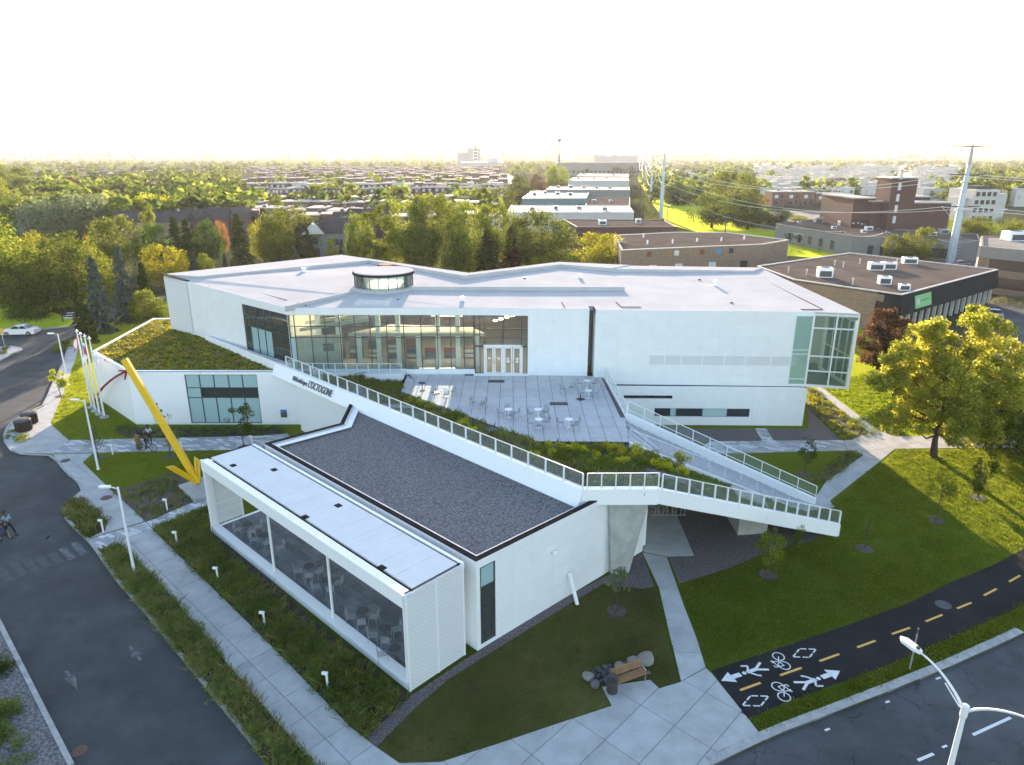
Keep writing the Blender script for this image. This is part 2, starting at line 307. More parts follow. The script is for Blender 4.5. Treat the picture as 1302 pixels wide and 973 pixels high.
# ------------------------------------------------------------------ mesh helpers
def link(o, parent=None):
    COL.objects.link(o)
    if parent is not None:
        o.parent = parent
    return o
def tag(o, label=None, cat=None, group=None, kind=None):
    if label: o['label'] = label
    if cat: o['category'] = cat
    if group: o['group'] = group
    if kind: o['kind'] = kind
    return o
def empty(name, loc=(0, 0, 0), rz=0.0):
    o = bpy.data.objects.new(name, None); link(o); o.location = loc; o.rotation_euler = (0, 0, rz); o.empty_display_size = .3
    return o
def thing(name, label, cat, loc=(0, 0, 0), rz=0., group=None):
    return tag(empty(name, loc, rz), label, cat, group)
class MB:
    def __init__(s): s.v = []; s.f = []; s.m = []; s.mi = 0
    def quad(s, *p):
        n = len(s.v); s.v += [tuple(q) for q in p]; s.f.append(tuple(range(n, n + len(p)))); s.m.append(s.mi); return s
    def poly(s, pts, z=None): return s.quad(*[(p[0], p[1], p[2] if z is None else z) for p in pts])
    def box(s, c, d, rz=0., taper=1.):
        x, y, z = c; a, b, h = d[0] / 2, d[1] / 2, d[2]; co, si = math.cos(rz), math.sin(rz)
        P = []
        for k, zz in ((1, z), (taper, z + h)):
            for sx, sy in ((-1, -1), (1, -1), (1, 1), (-1, 1)):
                px, py = sx * a * k, sy * b * k; P.append((x + px * co - py * si, y + px * si + py * co, zz))
        n = len(s.v); s.v += P
        for f in ((0, 3, 2, 1), (4, 5, 6, 7), (0, 1, 5, 4), (1, 2, 6, 5), (2, 3, 7, 6), (3, 0, 4, 7)):
            s.f.append(tuple(n + i for i in f)); s.m.append(s.mi)
        return s
    def prism(s, pts, z0, z1):
        """plan outline pts (any winding) between z0 and z1; z1 may be a list of heights"""
        A = sum(pts[i][0] * pts[(i + 1) % len(pts)][1] - pts[(i + 1) % len(pts)][0] * pts[i][1] for i in range(len(pts)))
        zt = list(z1) if isinstance(z1, (list, tuple)) else [z1] * len(pts)
        zb = list(z0) if isinstance(z0, (list, tuple)) else [z0] * len(pts)
        q = list(pts)
        if A < 0: q = q[::-1]; zt = zt[::-1]; zb = zb[::-1]
        n = len(s.v); k = len(q)
        s.v += [(p[0], p[1], z) for p, z in zip(q, zb)] + [(p[0], p[1], z) for p, z in zip(q, zt)]
        s.f.append(tuple(n + i for i in range(k))[::-1]); s.f.append(tuple(n + k + i for i in range(k))); s.m += [s.mi] * 2
        for i in range(k):
            j = (i + 1) % k; s.f.append((n + i, n + j, n + k + j, n + k + i)); s.m.append(s.mi)
        return s
    def beam(s, a, b, w, h, up=(0, 0, 1)):
        """square bar from a to b, w across, h along up"""
        a, b = Vector(a), Vector(b); t = (b - a).normalized(); u = Vector(up)
        x = t.cross(u)
        if x.length < 1e-4: x = t.cross(Vector((0, 1, 0)))
        x.normalize(); y = x.cross(t).normalized(); n = len(s.v)
        for p in (a, b):
            for i, j in ((-1, -1), (1, -1), (1, 1), (-1, 1)): s.v.append(tuple(p + x * i * w / 2 + y * j * h / 2))
        for f in ((0, 3, 2, 1), (4, 5, 6, 7), (0, 1, 5, 4), (1, 2, 6, 5), (2, 3, 7, 6), (3, 0, 4, 7)):
            s.f.append(tuple(n + i for i in f)); s.m.append(s.mi)
        return s
    def tube(s, pts, r, n=8, caps=True):
        pts = [Vector(p) for p in pts]; rs = r if isinstance(r, (list, tuple)) else [r] * len(pts); base = len(s.v); prev = None
        for i, p in enumerate(pts):
            t = (pts[min(i + 1, len(pts) - 1)] - pts[max(i - 1, 0)])
            t = t.normalized() if t.length > 1e-9 else Vector((0, 0, 1))
            if prev is None:
                x = t.cross(Vector((0, 0, 1)))
                if x.length < 1e-3: x = Vector((1, 0, 0))
            else: x = prev - t * prev.dot(t)
            x.normalize(); prev = x; y = t.cross(x)
            for k in range(n):
                a = 2 * math.pi * k / n; s.v.append(tuple(p + (x * math.cos(a) + y * math.sin(a)) * rs[i]))
        for i in range(len(pts) - 1):
            for k in range(n):
                a, b = base + i * n + k, base + i * n + (k + 1) % n
                s.f.append((a, b, b + n, a + n)); s.m.append(s.mi)
        if caps:
            s.f.append(tuple(base + k for k in range(n))[::-1]); e = base + (len(pts) - 1) * n
            s.f.append(tuple(e + k for k in range(n))); s.m += [s.mi] * 2
        return s
    def lathe(s, c, prof, n=16):
        """prof: (radius, z) pairs about the vertical through c"""
        base = len(s.v)
        for r, z in prof:
            for k in range(n):
                a = 2 * math.pi * k / n; s.v.append((c[0] + r * math.cos(a), c[1] + r * math.sin(a), c[2] + z))
        for i in range(len(prof) - 1):
            for k in range(n):
                a, b = base + i * n + k, base + i * n + (k + 1) % n; s.f.append((a, b, b + n, a + n)); s.m.append(s.mi)
        s.f.append(tuple(base + k for k in range(n))[::-1]); e = base + (len(prof) - 1) * n
        s.f.append(tuple(e + k for k in range(n))); s.m += [s.mi] * 2
        return s
    def ring(s, c, R_, r, ax='x', n=20, m=6):
        """torus with its axle along ax"""
        pts = []
        for k in range(n + 1):
            a = 2 * math.pi * k / n
            pts.append((c[0], c[1] + R_ * math.cos(a), c[2] + R_ * math.sin(a)) if ax == 'x' else (c[0] + R_ * math.cos(a), c[1], c[2] + R_ * math.sin(a)))
        return s.tube(pts, r, m, caps=False)
    def mesh(s, name, mats):
        me = bpy.data.meshes.new(name); me.from_pydata(s.v, [], s.f)
        mats = mats if isinstance(mats, (list, tuple)) else [mats]
        for m in mats: me.materials.append(MATS[m])
        if len(mats) > 1: me.polygons.foreach_set('material_index', s.m)
        uv = me.uv_layers.new(name='metres'); co = np.empty(len(me.vertices) * 3); me.vertices.foreach_get('co', co); co = co.reshape(-1, 3)
        data = np.empty((len(me.loops), 2))
        for p in me.polygons:
            n = p.normal; li = list(p.loop_indices); vi = [me.loops[i].vertex_index for i in li]; c = co[vi]
            if abs(n.z) > .75: data[li] = c[:, :2]
            else:
                h = math.hypot(n.x, n.y) or 1; tx, ty = -n.y / h, n.x / h
                data[li, 0] = c[:, 0] * tx + c[:, 1] * ty; data[li, 1] = c[:, 2]
        uv.data.foreach_set('uv', data.ravel()); me.update()
        return me
    def build(s, name, m, parent=None, smooth=False, bevel=0.):
        me = s.mesh(name, m)
        if smooth: me.polygons.foreach_set('use_smooth', [True] * len(me.polygons))
        o = bpy.data.objects.new(name, me); link(o, parent)
        if bevel:
            b = o.modifiers.new('bevel', 'BEVEL'); b.width = bevel; b.segments = 2; b.limit_method = 'ANGLE'
        return o
def sm(o, ang=40):
    me = o.data; me.polygons.foreach_set('use_smooth', [True] * len(me.polygons))
    me.set_sharp_from_angle(angle=R(ang)); return o
def struct(name, mb, m, **k): return tag(mb.build(name, m, **k), kind='structure')
def copy_tree(o, parent=None):
    c = o.copy(); COL.objects.link(c)
    if parent is not None: c.parent = parent
    for ch in list(o.children): copy_tree(ch, c)
    return c
def mesh_np(name, V, F, m):
    """V (n,3), F (k,4) quads or (k,3) triangles"""
    me = bpy.data.meshes.new(name); k, w = F.shape
    me.vertices.add(len(V)); me.vertices.foreach_set('co', V.astype(np.float32).ravel())
    me.loops.add(k * w); me.loops.foreach_set('vertex_index', F.astype(np.int32).ravel())
    me.polygons.add(k); me.polygons.foreach_set('loop_start', np.arange(0, k * w, w, dtype=np.int32))
    try: me.polygons.foreach_set('loop_total', np.full(k, w, dtype=np.int32))
    except Exception: pass
    me.materials.append(MATS[m]); me.update(calc_edges=True); return me
def obj_np(name, V, F, m, parent=None): return link(bpy.data.objects.new(name, mesh_np(name, V, F, m)), parent)
# polygons in plan
def inside(poly, x, y):
    """numpy even-odd test"""
    r = np.zeros(len(x), bool); n = len(poly)
    for i in range(n):
        x0, y0 = poly[i][0], poly[i][1]; x1, y1 = poly[(i + 1) % n][0], poly[(i + 1) % n][1]
        if y0 == y1: continue
        c = ((y0 > y) != (y1 > y)) & (x < (x1 - x0) * (y - y0) / (y1 - y0) + x0); r ^= c
    return r
def scatter(poly, n, rng):
    xs = [p[0] for p in poly]; ys = [p[1] for p in poly]; X = np.empty(0); Y = np.empty(0)
    while len(X) < n:
        x = rng.uniform(min(xs), max(xs), n * 2); y = rng.uniform(min(ys), max(ys), n * 2); k = inside(poly, x, y)
        X = np.concatenate([X, x[k]]); Y = np.concatenate([Y, y[k]])
    return X[:n], Y[:n]
def area(poly): return abs(sum(poly[i][0] * poly[(i + 1) % len(poly)][1] - poly[(i + 1) % len(poly)][0] * poly[i][1] for i in range(len(poly)))) / 2
def clip(poly, a, b, c):
    """keep the part of poly with a*x+b*y<=c"""
    out = []; n = len(poly)
    for i in range(n):
        p, q = poly[i], poly[(i + 1) % n]; dp = a * p[0] + b * p[1] - c; dq = a * q[0] + b * q[1] - c
        if dp <= 0: out.append(p)
        if (dp < 0 < dq) or (dq < 0 < dp):
            t = dp / (dp - dq); out.append((p[0] + (q[0] - p[0]) * t, p[1] + (q[1] - p[1]) * t))
    return out
def cells(poly, ang, du, dv, gap, o=(0, 0), brick=0.):
    """cut the outline into slabs du by dv along ang with open joints"""
    co, si = math.cos(ang), math.sin(ang); P = [(p[0], p[1]) for p in poly]
    U = [(p[0] - o[0]) * co + (p[1] - o[1]) * si for p in P]; V = [-(p[0] - o[0]) * si + (p[1] - o[1]) * co for p in P]; out = []
    for j in range(math.floor(min(V) / dv), math.ceil(max(V) / dv)):
        off = (j % 2) * brick * du
        r = clip(clip(P, -si, co, (j + 1) * dv - gap / 2 - o[0] * si + o[1] * co), si, -co, -(j * dv + gap / 2) + o[0] * si - o[1] * co)
        if len(r) < 3: continue
        for i in range(math.floor(min(U) / du) - 1, math.ceil(max(U) / du) + 1):
            lo, hi = i * du + off + gap / 2, (i + 1) * du + off - gap / 2; k = o[0] * co + o[1] * si
            c = clip(clip(r, co, si, hi + k), -co, -si, -(lo + k))
            if len(c) >= 3 and area(c) > .02: out.append(c)
    return out
def slabs(name, poly, ang, du, dv, gap, z0, z1, m, parent, o=(0, 0), brick=0., jit=0.):
    for c in cells(poly, ang, du, dv, gap, o, brick):
        MB().prism(c, z0, z1 + (random.uniform(-jit, 0) if jit else 0)).build(name, m, parent)
def offset(a, b, d):
    """shift segment a-b to its left by d"""
    t = Vector((b[0] - a[0], b[1] - a[1])).normalized(); n = Vector((-t.y, t.x)) * d
    return (a[0] + n.x, a[1] + n.y), (b[0] + n.x, b[1] + n.y)
def band(pts, w, side=1):
    """outline of a strip of width w along a polyline, to its left (side 1) or right (-1)"""
    pts = [Vector((p[0], p[1])) for p in pts]; out = []
    for i, p in enumerate(pts):
        a = (p - pts[i - 1]).normalized() if i else None; b = (pts[i + 1] - p).normalized() if i < len(pts) - 1 else None
        t = ((a or b) + (b or a)).normalized(); n = Vector((-t.y, t.x)) * side; k = 1.0
        if a is not None and b is not None: k = 1 / max(.35, n.dot(Vector((-b.y, b.x)) * side))
        out.append(p + n * w * k)
    return pts, out
def strip(mb, pts, w, z0, z1, side=1):
    a, b = band(pts, w, side)
    for i in range(len(a) - 1): mb.prism([a[i], a[i + 1], b[i + 1], b[i]], z0, z1)
    return mb
def wall(mb, a, b, z0, z1, th=.3, holes=(), inward=1):
    """vertical wall from a to b (plan) with rectangular holes (s0,s1,h0,h1), thickness th to its left (inward=1)"""
    L = math.hypot(b[0] - a[0], b[1] - a[1]); tx, ty = (b[0] - a[0]) / L, (b[1] - a[1]) / L; nx, ny = -ty * inward, tx * inward
    ss = sorted({0, L, *[h[0] for h in holes], *[h[1] for h in holes]}); zs = sorted({z0, z1, *[h[2] for h in holes], *[h[3] for h in holes]})
    for i in range(len(ss) - 1):
        runs = []
        for j in range(len(zs) - 1):
            s, z = (ss[i] + ss[i + 1]) / 2, (zs[j] + zs[j + 1]) / 2
            if any(h[0] < s < h[1] and h[2] < z < h[3] for h in holes): continue
            if runs and runs[-1][1] == zs[j]: runs[-1][1] = zs[j + 1]
            else: runs.append([zs[j], zs[j + 1]])
        for r in runs:
            p = (a[0] + tx * ss[i], a[1] + ty * ss[i]); q = (a[0] + tx * ss[i + 1], a[1] + ty * ss[i + 1])
            mb.prism([p, q, (q[0] + nx * th, q[1] + ny * th), (p[0] + nx * th, p[1] + ny * th)], r[0], r[1])
    return mb
def along(a, b, s):
    L = math.hypot(b[0] - a[0], b[1] - a[1]); return Vector((a[0] + (b[0] - a[0]) * s / L, a[1] + (b[1] - a[1]) * s / L))
def glazing(parent, a, b, z0, z1, xs, zs, m='clear_glass', frame='dark_frame', inset=.12, fw=.07, pane='window_pane', mats=None, fname='window_frame', depth=.12):
    """curtain wall between plan points a, b: bars at xs (distances) and zs (heights), one pane object per opening"""
    L = math.hypot(b[0] - a[0], b[1] - a[1]); t = Vector(((b[0] - a[0]) / L, (b[1] - a[1]) / L)); n = Vector((-t.y, t.x)); A = Vector((a[0], a[1]))
    fm = MB()
    def P(s, z, d=0.): q = A + t * s + n * (inset + d); return (q.x, q.y, z)
    for s in xs: fm.beam(P(s, z0), P(s, z1), fw, depth, up=(n.x, n.y, 0))
    for z in zs: fm.beam(P(xs[0] - fw / 2, z, .004), P(xs[-1] + fw / 2, z, .004), fw, depth - .012, up=(n.x, n.y, 0)) if False else None
    for z in zs:
        q0, q1 = P(xs[0], z), P(xs[-1], z)
        fm.prism([(q0[0] - n.x * depth * .42, q0[1] - n.y * depth * .42), (q1[0] - n.x * depth * .42, q1[1] - n.y * depth * .42), (q1[0] + n.x * depth * .42, q1[1] + n.y * depth * .42), (q0[0] + n.x * depth * .42, q0[1] + n.y * depth * .42)], z - fw / 2, z + fw / 2)
    fr = fm.build(fname, frame, parent)
    for i in range(len(xs) - 1):
        for j in range(len(zs) - 1):
            mm = mats[(i, j)] if mats and (i, j) in mats else m
            q0, q1 = P(xs[i] + fw / 2, zs[j] + fw / 2), P(xs[i + 1] - fw / 2, zs[j + 1] - fw / 2)
            mb = MB(); mb.prism([(q0[0], q0[1]), (q1[0], q1[1]), (q1[0] + n.x * .012, q1[1] + n.y * .012), (q0[0] + n.x * .012, q0[1] + n.y * .012)], q0[2], q1[2])
            mb.build(pane, mm, parent)
    return fr
def railing(name, label, pts, spacing, h=1.0, panes=True, post=(.055, .11), group=None, top=.045, skirt=.0, side=1, m='white_metal', first=True, drop=.15, mid=None, postname='post', glassmat='rail_glass'):
    """guard rail along 3-D points: single posts, top rail, glass panes between the posts"""
    t = thing(name, label, 'railing', pts[0], 0, group); O = Vector(pts[0]); rail = MB()
    for a, b in zip(pts[:-1], pts[1:]):
        a, b = Vector(a) - O, Vector(b) - O; L = (b - a).length; n = max(1, round(L / spacing)); d = (b - a) / n; ang = math.atan2(d.y, d.x)
        for i in range(n + 1):
            if i == 0 and not (a.length < 1e-6) : continue
            p = a + d * i; MB().box((p.x, p.y, p.z - drop), (post[0], post[1], h + drop), ang).build(postname, m, t)
            if panes and i < n: pass
        if panes:
            for i in range(n):
                p, q = a + d * (i + .04), a + d * (i + .96); mb = MB(); nn = Vector((-d.y, d.x, 0)).normalized() * .012
                mb.quad(p + Vector((0, 0, .08)), q + Vector((0, 0, .08)), q + Vector((0, 0, h - .06)), p + Vector((0, 0, h - .06)))
                mb.quad(p + nn + Vector((0, 0, .08)), p + nn + Vector((0, 0, h - .06)), q + nn + Vector((0, 0, h - .06)), q + nn + Vector((0, 0, .08)))
                mb.build('glass_panel', glassmat, t)
        rail.beam(a + Vector((0, 0, h + top / 2 + .003)), b + Vector((0, 0, h + top / 2 + .003)), .05, top)
        if mid: rail.beam(a + Vector((0, 0, mid)), b + Vector((0, 0, mid)), .04, .04)
    rail.build('top_rail', m, t)
    return t

# ------------------------------------------------------------------ foliage
def leaves(centres, radii, n, size, rng, flat=.35, up=.25, squash=.75, aspect=1.0):
    """n leaf quads spread through clumps; returns V, F"""
    centres = np.asarray(centres, float); radii = np.asarray(radii, float); w = radii ** 2; idx = rng.choice(len(centres), n, p=w / w.sum())
    d = rng.normal(size=(n, 3)); d /= np.linalg.norm(d, axis=1)[:, None]
    r = radii[idx] * rng.uniform(flat, 1.05, n) ** .6
    p = centres[idx] + d * r[:, None] * np.array([1, 1, squash])
    nrm = d * .5 + rng.normal(size=(n, 3)) * .8 + np.array([0, 0, up]); nrm /= np.linalg.norm(nrm, axis=1)[:, None]
    a = np.cross(nrm, rng.normal(size=(n, 3))); a /= np.linalg.norm(a, axis=1)[:, None]; b = np.cross(nrm, a)
    s = (size * rng.uniform(.55, 1.25, n))[:, None]
    a = a * s * aspect; b = b * s
    V = np.stack([p - a, p - b * .7, p + a, p + b * .7], 1).reshape(-1, 3); F = np.arange(n * 4).reshape(-1, 4)
    return V, F
def crown_clumps(rng, h, w, n, base=.3, shape='round'):
    """clump centres and radii filling an uneven crown of height h, width w above base*h"""
    C, Rr = [], []; z0 = h * base
    ang0 = rng.uniform(0, 6.28)
    for i in range(n):
        u = rng.uniform(0, 1); a = rng.uniform(0, 2 * math.pi); k = 1 + .22 * math.sin(2 * a + ang0) + .15 * math.sin(3 * a + 2 * ang0)
        if shape == 'round': prof = math.sqrt(max(0, 1 - (2 * (u - .42)) ** 2 / 1.35)) if u > .42 else math.sqrt(max(0, 1 - (u - .42) ** 2 * 4.2))
        elif shape == 'vase': prof = .35 + .65 * math.sin(min(1, u * 1.15) * math.pi * .62) if u < .8 else .8
        elif shape == 'tall': prof = math.sin((.12 + .8 * u) * math.pi) ** .6
        elif shape == 'willow': prof = math.sqrt(max(0.05, 1 - (u - .35) ** 2 * 2.2))
        rr = w / 2 * prof * k * (rng.uniform(.35, 1) ** .5) * .86
        C.append((rr * math.cos(a), rr * math.sin(a), z0 + u * (h - z0) * (.93 + .05 * math.sin(a * 2 + ang0)))); Rr.append(w * rng.uniform(.09, .17) * (1.25 - .5 * u))
    return C, Rr
def crown_lobes(rng, lobes, per, k=.42):
    C, Rr = [], []
    for x, y, z, r in lobes:
        for _ in range(max(3, int(per * (r / 2) ** 2))):
            d = rng.normal(size=3); d /= np.linalg.norm(d); q = r * rng.uniform(.25, 1.0) ** .5; C.append((x + d[0] * q, y + d[1] * q, z + d[2] * q * .85)); Rr.append(rng.uniform(.55, 1.0) * k * (r ** .5))
    return C, Rr
def trunk_mesh(name, rng, h, r, C, n_limb=7, m='bark', base=.3, lean=0.):
    mb = MB(); top = h * .72; pts = [(0, 0, -.2)]; k = 6
    for i in range(1, k + 1): pts.append((rng.normal() * r * .5 + lean * i / k, rng.normal() * r * .5, top * i / k))
    mb.tube(pts, [r * 1.25] + [r * (1 - .8 * i / k) for i in range(1, k + 1)], 8)
    ids = rng.choice(len(C), min(n_limb, len(C)), replace=False)
    for i in ids:
        c = Vector(C[i]); z = min(c.z * .6, top * .85); f = z / top; q = Vector(pts[min(k, int(f * k))]); q = Vector((q.x, q.y, z))
        mid = q.lerp(c, .5) + Vector((0, 0, -.04 * h)); rr = r * (1 - .75 * f) * .5
        mb.tube([q, mid, c], [rr, rr * .6, rr * .2], 5)
    me = mb.mesh(name, m); me.polygons.foreach_set('use_smooth', [True] * len(me.polygons)); return me
def conifer(rng, h, w, n):
    lv = int(h * 1.25); nb = 8
    u = rng.uniform(0, 1, n) ** 1.3; ti = np.floor(u * lv); tier = ti / lv
    bi = rng.integers(0, nb, n); tab = rng.uniform(.55, 1.12, (lv + 1, nb)); jit = rng.uniform(-.25, .25, (lv + 1, nb)); dz = rng.uniform(-.3, .3, (lv + 1, nb))
    k = ti.astype(int); bl = tab[k, bi]; ang = (bi + .5 * (k % 2)) * 2 * math.pi / nb + jit[k, bi]; q = rng.uniform(.05, 1, n) ** .75
    rad = ((1 - tier) ** .9 * .94 + .06) * w / 2 * bl; spread = rng.normal(size=n) * .17 * (1.15 - q)
    ang = ang + spread / (q + .25); z = h * .05 + tier * h * .93 + dz[k, bi] * .8 - (q ** 1.4) * rad * .42 + rng.normal(size=n) * .07
    p = np.stack([rad * q * np.cos(ang), rad * q * np.sin(ang), z], 1)
    nrm = rng.normal(size=(n, 3)) * .6 + np.array([0, 0, .8]); nrm /= np.linalg.norm(nrm, axis=1)[:, None]
    t = np.stack([np.cos(ang), np.sin(ang), -.5 + 0 * ang], 1) + rng.normal(size=(n, 3)) * .45
    b = np.cross(nrm, t); b /= np.linalg.norm(b, axis=1)[:, None]; t = np.cross(b, nrm)
    s = (w * .036 * rng.uniform(.7, 1.5, n))[:, None]
    V = np.stack([p - t * s * 1.5, p - b * s * .5, p + t * s * 1.5, p + b * s * .5], 1).reshape(-1, 3)
    return V, np.arange(n * 4).reshape(-1, 4)
def tufts(poly, dens, h, w, rng, m, name, parent=None, z=0., blades=7, spread=.12, hvar=.5, kind='stuff', clumpy=0., mats=None, lean=.5):
    """ground cover: tufts of blades scattered in the outline, one mesh"""
    n = int(area(poly) * dens)
    if n < 1: return None
    X, Y = scatter(poly, n, rng)
    if clumpy:
        f = .5 + .5 * np.sin(X * 1.7 + np.sin(Y * 1.3) * 2) * np.sin(Y * 1.9 + np.sin(X * 1.1) * 2); keep = rng.uniform(0, 1, n) < (1 - clumpy) + clumpy * f
        X, Y = X[keep], Y[keep]; n = len(X)
    hs = h * (1 - hvar + 2 * hvar * rng.uniform(0, 1, n)) ; bx = np.repeat(X, blades) + rng.normal(size=n * blades) * spread; by = np.repeat(Y, blades) + rng.normal(size=n * blades) * spread
    hh = np.repeat(hs, blades) * rng.uniform(.5, 1.1, n * blades); a = rng.uniform(0, 2 * math.pi, n * blades); N = n * blades
    ln = hh * rng.uniform(.1, lean * 1.6, N); wd = w * rng.uniform(.6, 1.3, N)
    ca, sa = np.cos(a), np.sin(a); b = rng.uniform(0, 2 * math.pi, N); cb, sb = np.cos(b), np.sin(b); zz = np.full(N, z)
    p0 = np.stack([bx - ca * wd * .4, by - sa * wd * .4, zz], 1); p1 = np.stack([bx + ca * wd * .4, by + sa * wd * .4, zz], 1)
    p2 = np.stack([bx + ca * wd + cb * ln * .5, by + sa * wd + sb * ln * .5, zz + hh * .6], 1); p3 = np.stack([bx + cb * ln, by + sb * ln, zz + hh], 1)
    V = np.stack([p0, p1, p2, p3], 1).reshape(-1, 3); F = np.arange(N * 4).reshape(-1, 4)
    o = obj_np(name, V, F, m, parent)
    if kind: tag(o, kind=kind)
    return o
def shrub_mesh(name, rng, r, h, n, leaf, m, clumps=9):
    C = [(rng.normal() * r * .4, rng.normal() * r * .4, h * rng.uniform(.25, .75)) for _ in range(clumps)]
    V, F = leaves(C, [r * rng.uniform(.35, .6) for _ in C], n, leaf, rng, squash=h / r * .6, aspect=.6)
    V[:, 2] = np.maximum(V[:, 2], .01); return mesh_np(name, V, F, m)
# ------------------------------------------------------------------ the ground
ZG = .10                                  # level of lawns and paths; streets lie at 0, the kerb is the step
g = MB(); S = 9000
g.quad((-S, -200, -.03), (S, -200, -.03), (S, 12000, -.03), (-S, 12000, -.03)); struct('terrain', g, 'far_ground')
def flat(name, px, z, m, zz=None):
    pts = PXY(px, ZG if zz is None else zz) if not isinstance(px[0], Vector) else px
    return struct(name, MB().prism(pts, z - .12, z), m)
KERB_L = [(430, 1090), (327, 955), (251, 862), (180, 775), (149, 740), (113, 690), (90, 668), (82, 659), (81, 650), (85, 641), (93, 633), (103, 624), (98, 613), (82, 600), (72, 587), (62, 580), (45, 579), (26, 578), (13, 573), (5, 562), (4, 553), (8, 543), (15, 536), (26, 529), (40, 522), (53, 516), (60, 503), (64, 493), (76, 468), (86, 449)]
KERB_R = [(700, 1075), (905, 973), (972, 941), (1000, 929), (1130, 879), (1208, 847.5), (1260, 824), (1302, 804.5), (1400, 755), (1560, 690)]
kl = PXY(KERB_L, ZG); kr = PXY(KERB_R, ZG)
site = kl + PXY([(84, 440), (86, 435), (96, 430), (118, 420), (160, 400)], ZG) + [Vector((-62, 118, 0)), Vector((52, 118, 0)), Vector((50, 84, 0))] + PXY([(1200, 478), (1302, 496)], ZG) + [Vector((90, 60, 0)), Vector((60, 50, 0))] + kr[::-1]
struct('lawn', MB().prism(site, -.05, ZG), 'lawn_green')
# streets
street = PXY([(900, 1400), (430, 1090)] + KERB_L + [(86, 435), (96, 430), (118, 420), (165, 400), (225, 382), (205, 376), (150, 392), (112, 397), (104, 404), (103, 411), (87, 416), (44, 420), (0, 425), (-400, 470), (-420, 600), (-300, 800), (0, 788), (92, 973), (230, 1300)], 0)
struct('street', MB().poly(street, 0.0), 'asphalt_street')
road = [Vector((p.x, p.y, 0)) for p in kr] + PXY([(2000, 900), (1900, 1500), (500, 1700)], 0)
struct('road', MB().poly(road, 0.0), 'asphalt_road')
# kerbs: one stone after another
def kerb(label_pts, w, side, L, name='kerb_stone'):
    a = [Vector((p.x, p.y)) for p in label_pts]; root = tag(empty('kerb', (0, 0, 0)), kind='structure')
    for p, q in zip(a[:-1], a[1:]):
        n = max(1, round((q - p).length / L))
        for i in range(n):
            s, e = p.lerp(q, i / n), p.lerp(q, (i + 1) / n); t = (e - s); k = min(.06, .2 * t.length) ; t.normalize(); nn = Vector((-t.y, t.x)) * side * w
            s2, e2 = s + t * k * .12, e - t * k * .12; j = random.uniform(-.008, .008)
            MB().prism([s2, e2, e2 + nn, s2 + nn], -.05, .135 + j).build(name, 'kerb_concrete', root)
kerb(kl[1:], .20, -1, 1.6); kerb(kr[1:-2], .42, 1, 2.2)
kerb(PXY([(60, 1060), (95, 973), (60, 905), (28, 842), (0, 787), (-30, 728)][1:], 0), .22, 1, 1.3)
kerb(PXY([(-60, 470), (0, 459), (6, 456), (15, 450.6), (24, 448), (29, 445.5), (28, 443.5), (15, 441), (0, 442), (-60, 445)], 0), .25, 1, 1.6)
kerb(PXY([(-60, 430), (0, 425), (44, 420), (87, 416), (103, 411)], 0), .25, -1, 2)
flat('median', [(-60, 466), (0, 458), (6, 455), (15, 450), (24, 447), (28, 445.5), (27, 444), (15, 442), (0, 443), (-60, 446)], .11, 'concrete', 0)
# slabbed walks
def walk(name, px, ang, du, dv, m='concrete', under='joint_dark', gap=.025, z=None, brick=0., o=(0, 0), jit=.006):
    pts = PXY(px, ZG); r = tag(empty(name), kind='structure'); z = z or .128
    MB().prism(pts, .02, .106).build('joint_bed', under, r)
    slabs('slab', pts, ang, du, dv, gap, .107, z, m, r, o, brick, jit)
walk('sidewalk', [(86, 441), (100, 441), (96, 457), (77, 508), (64, 539), (87, 560), (78, 568), (66, 577), (56, 577), (26, 576), (14, 571), (7, 562), (6, 554), (10, 545), (17, 538), (27, 531), (41, 524), (55, 518), (62, 504), (66, 494), (78, 468)], R(62), 2.4, 3.4)
flat('paver_walk', [(87, 560), (330, 554.5), (365, 551.5), (372, 560), (345, 568), (298, 572), (154, 575), (118, 576), (66, 577)], .118, 'light_pavers')
walk('sidewalk', [(67, 578), (118, 577), (105, 588), (140, 622.6), (184.5, 663), (113, 685), (134, 675), (136, 662), (110, 641), (95, 634), (105, 624), (100, 613), (84, 600), (74, 587)], R(-42), 2.2, 2.9)
flat('paver_crossing', [(113, 686), (185, 664), (193, 672), (128, 698), (117, 694)], .118, 'light_pavers')
walk('sidewalk', [(193, 672.5), (320, 797), (360, 837), (445.6, 925), (479, 951), (508, 971), (560, 969.7), (629, 947.6), (720, 917), (778, 898), (765.6, 874), (826.5, 865), (838, 876), (866, 867.5), (897.5, 850), (905, 857), (951, 914), (971, 940), (905, 972), (700, 1072), (470, 1090), (399, 972), (334, 897), (265, 816), (223.6, 764.5), (180, 718), (162, 703), (154, 692), (128.5, 698.5)], math.atan2(-14.6, 15.3), 1.75, 2.75, o=(-15, 34))
flat('paver_walk', [(186, 664), (265, 631), (268, 641), (194, 672)], .118, 'light_pavers')
walk('footpath', [(817, 703), (838, 748), (851, 805), (866, 866.5), (897, 849), (886, 813), (870, 772), (848, 709)], R(92), 2.7, 60, o=(30, 0))
walk('footpath', [(820, 642), (855, 642), (882.6, 707), (849, 708), (818, 702)], R(92), 6, 60, o=(30, 0))
walk('footpath', [(1031, 491), (1042, 491), (1116, 547), (1136, 555), (1302, 556), (1420, 560), (1420, 575), (1302, 569), (1138, 571), (1116, 589), (1055, 637), (1061, 645), (1050, 647), (1026, 650), (1034, 637), (1050, 613), (1098, 578.5), (1078, 573), (1073, 560), (1082, 560), (1105, 550)], R(20), 1.5, 1.5)
flat('paver_walk', [(903, 561.5), (969, 561), (960, 545), (974, 545), (984, 560.5), (1072.5, 560), (1077.5, 573), (937, 576.5), (880, 577)], .118, 'light_pavers')
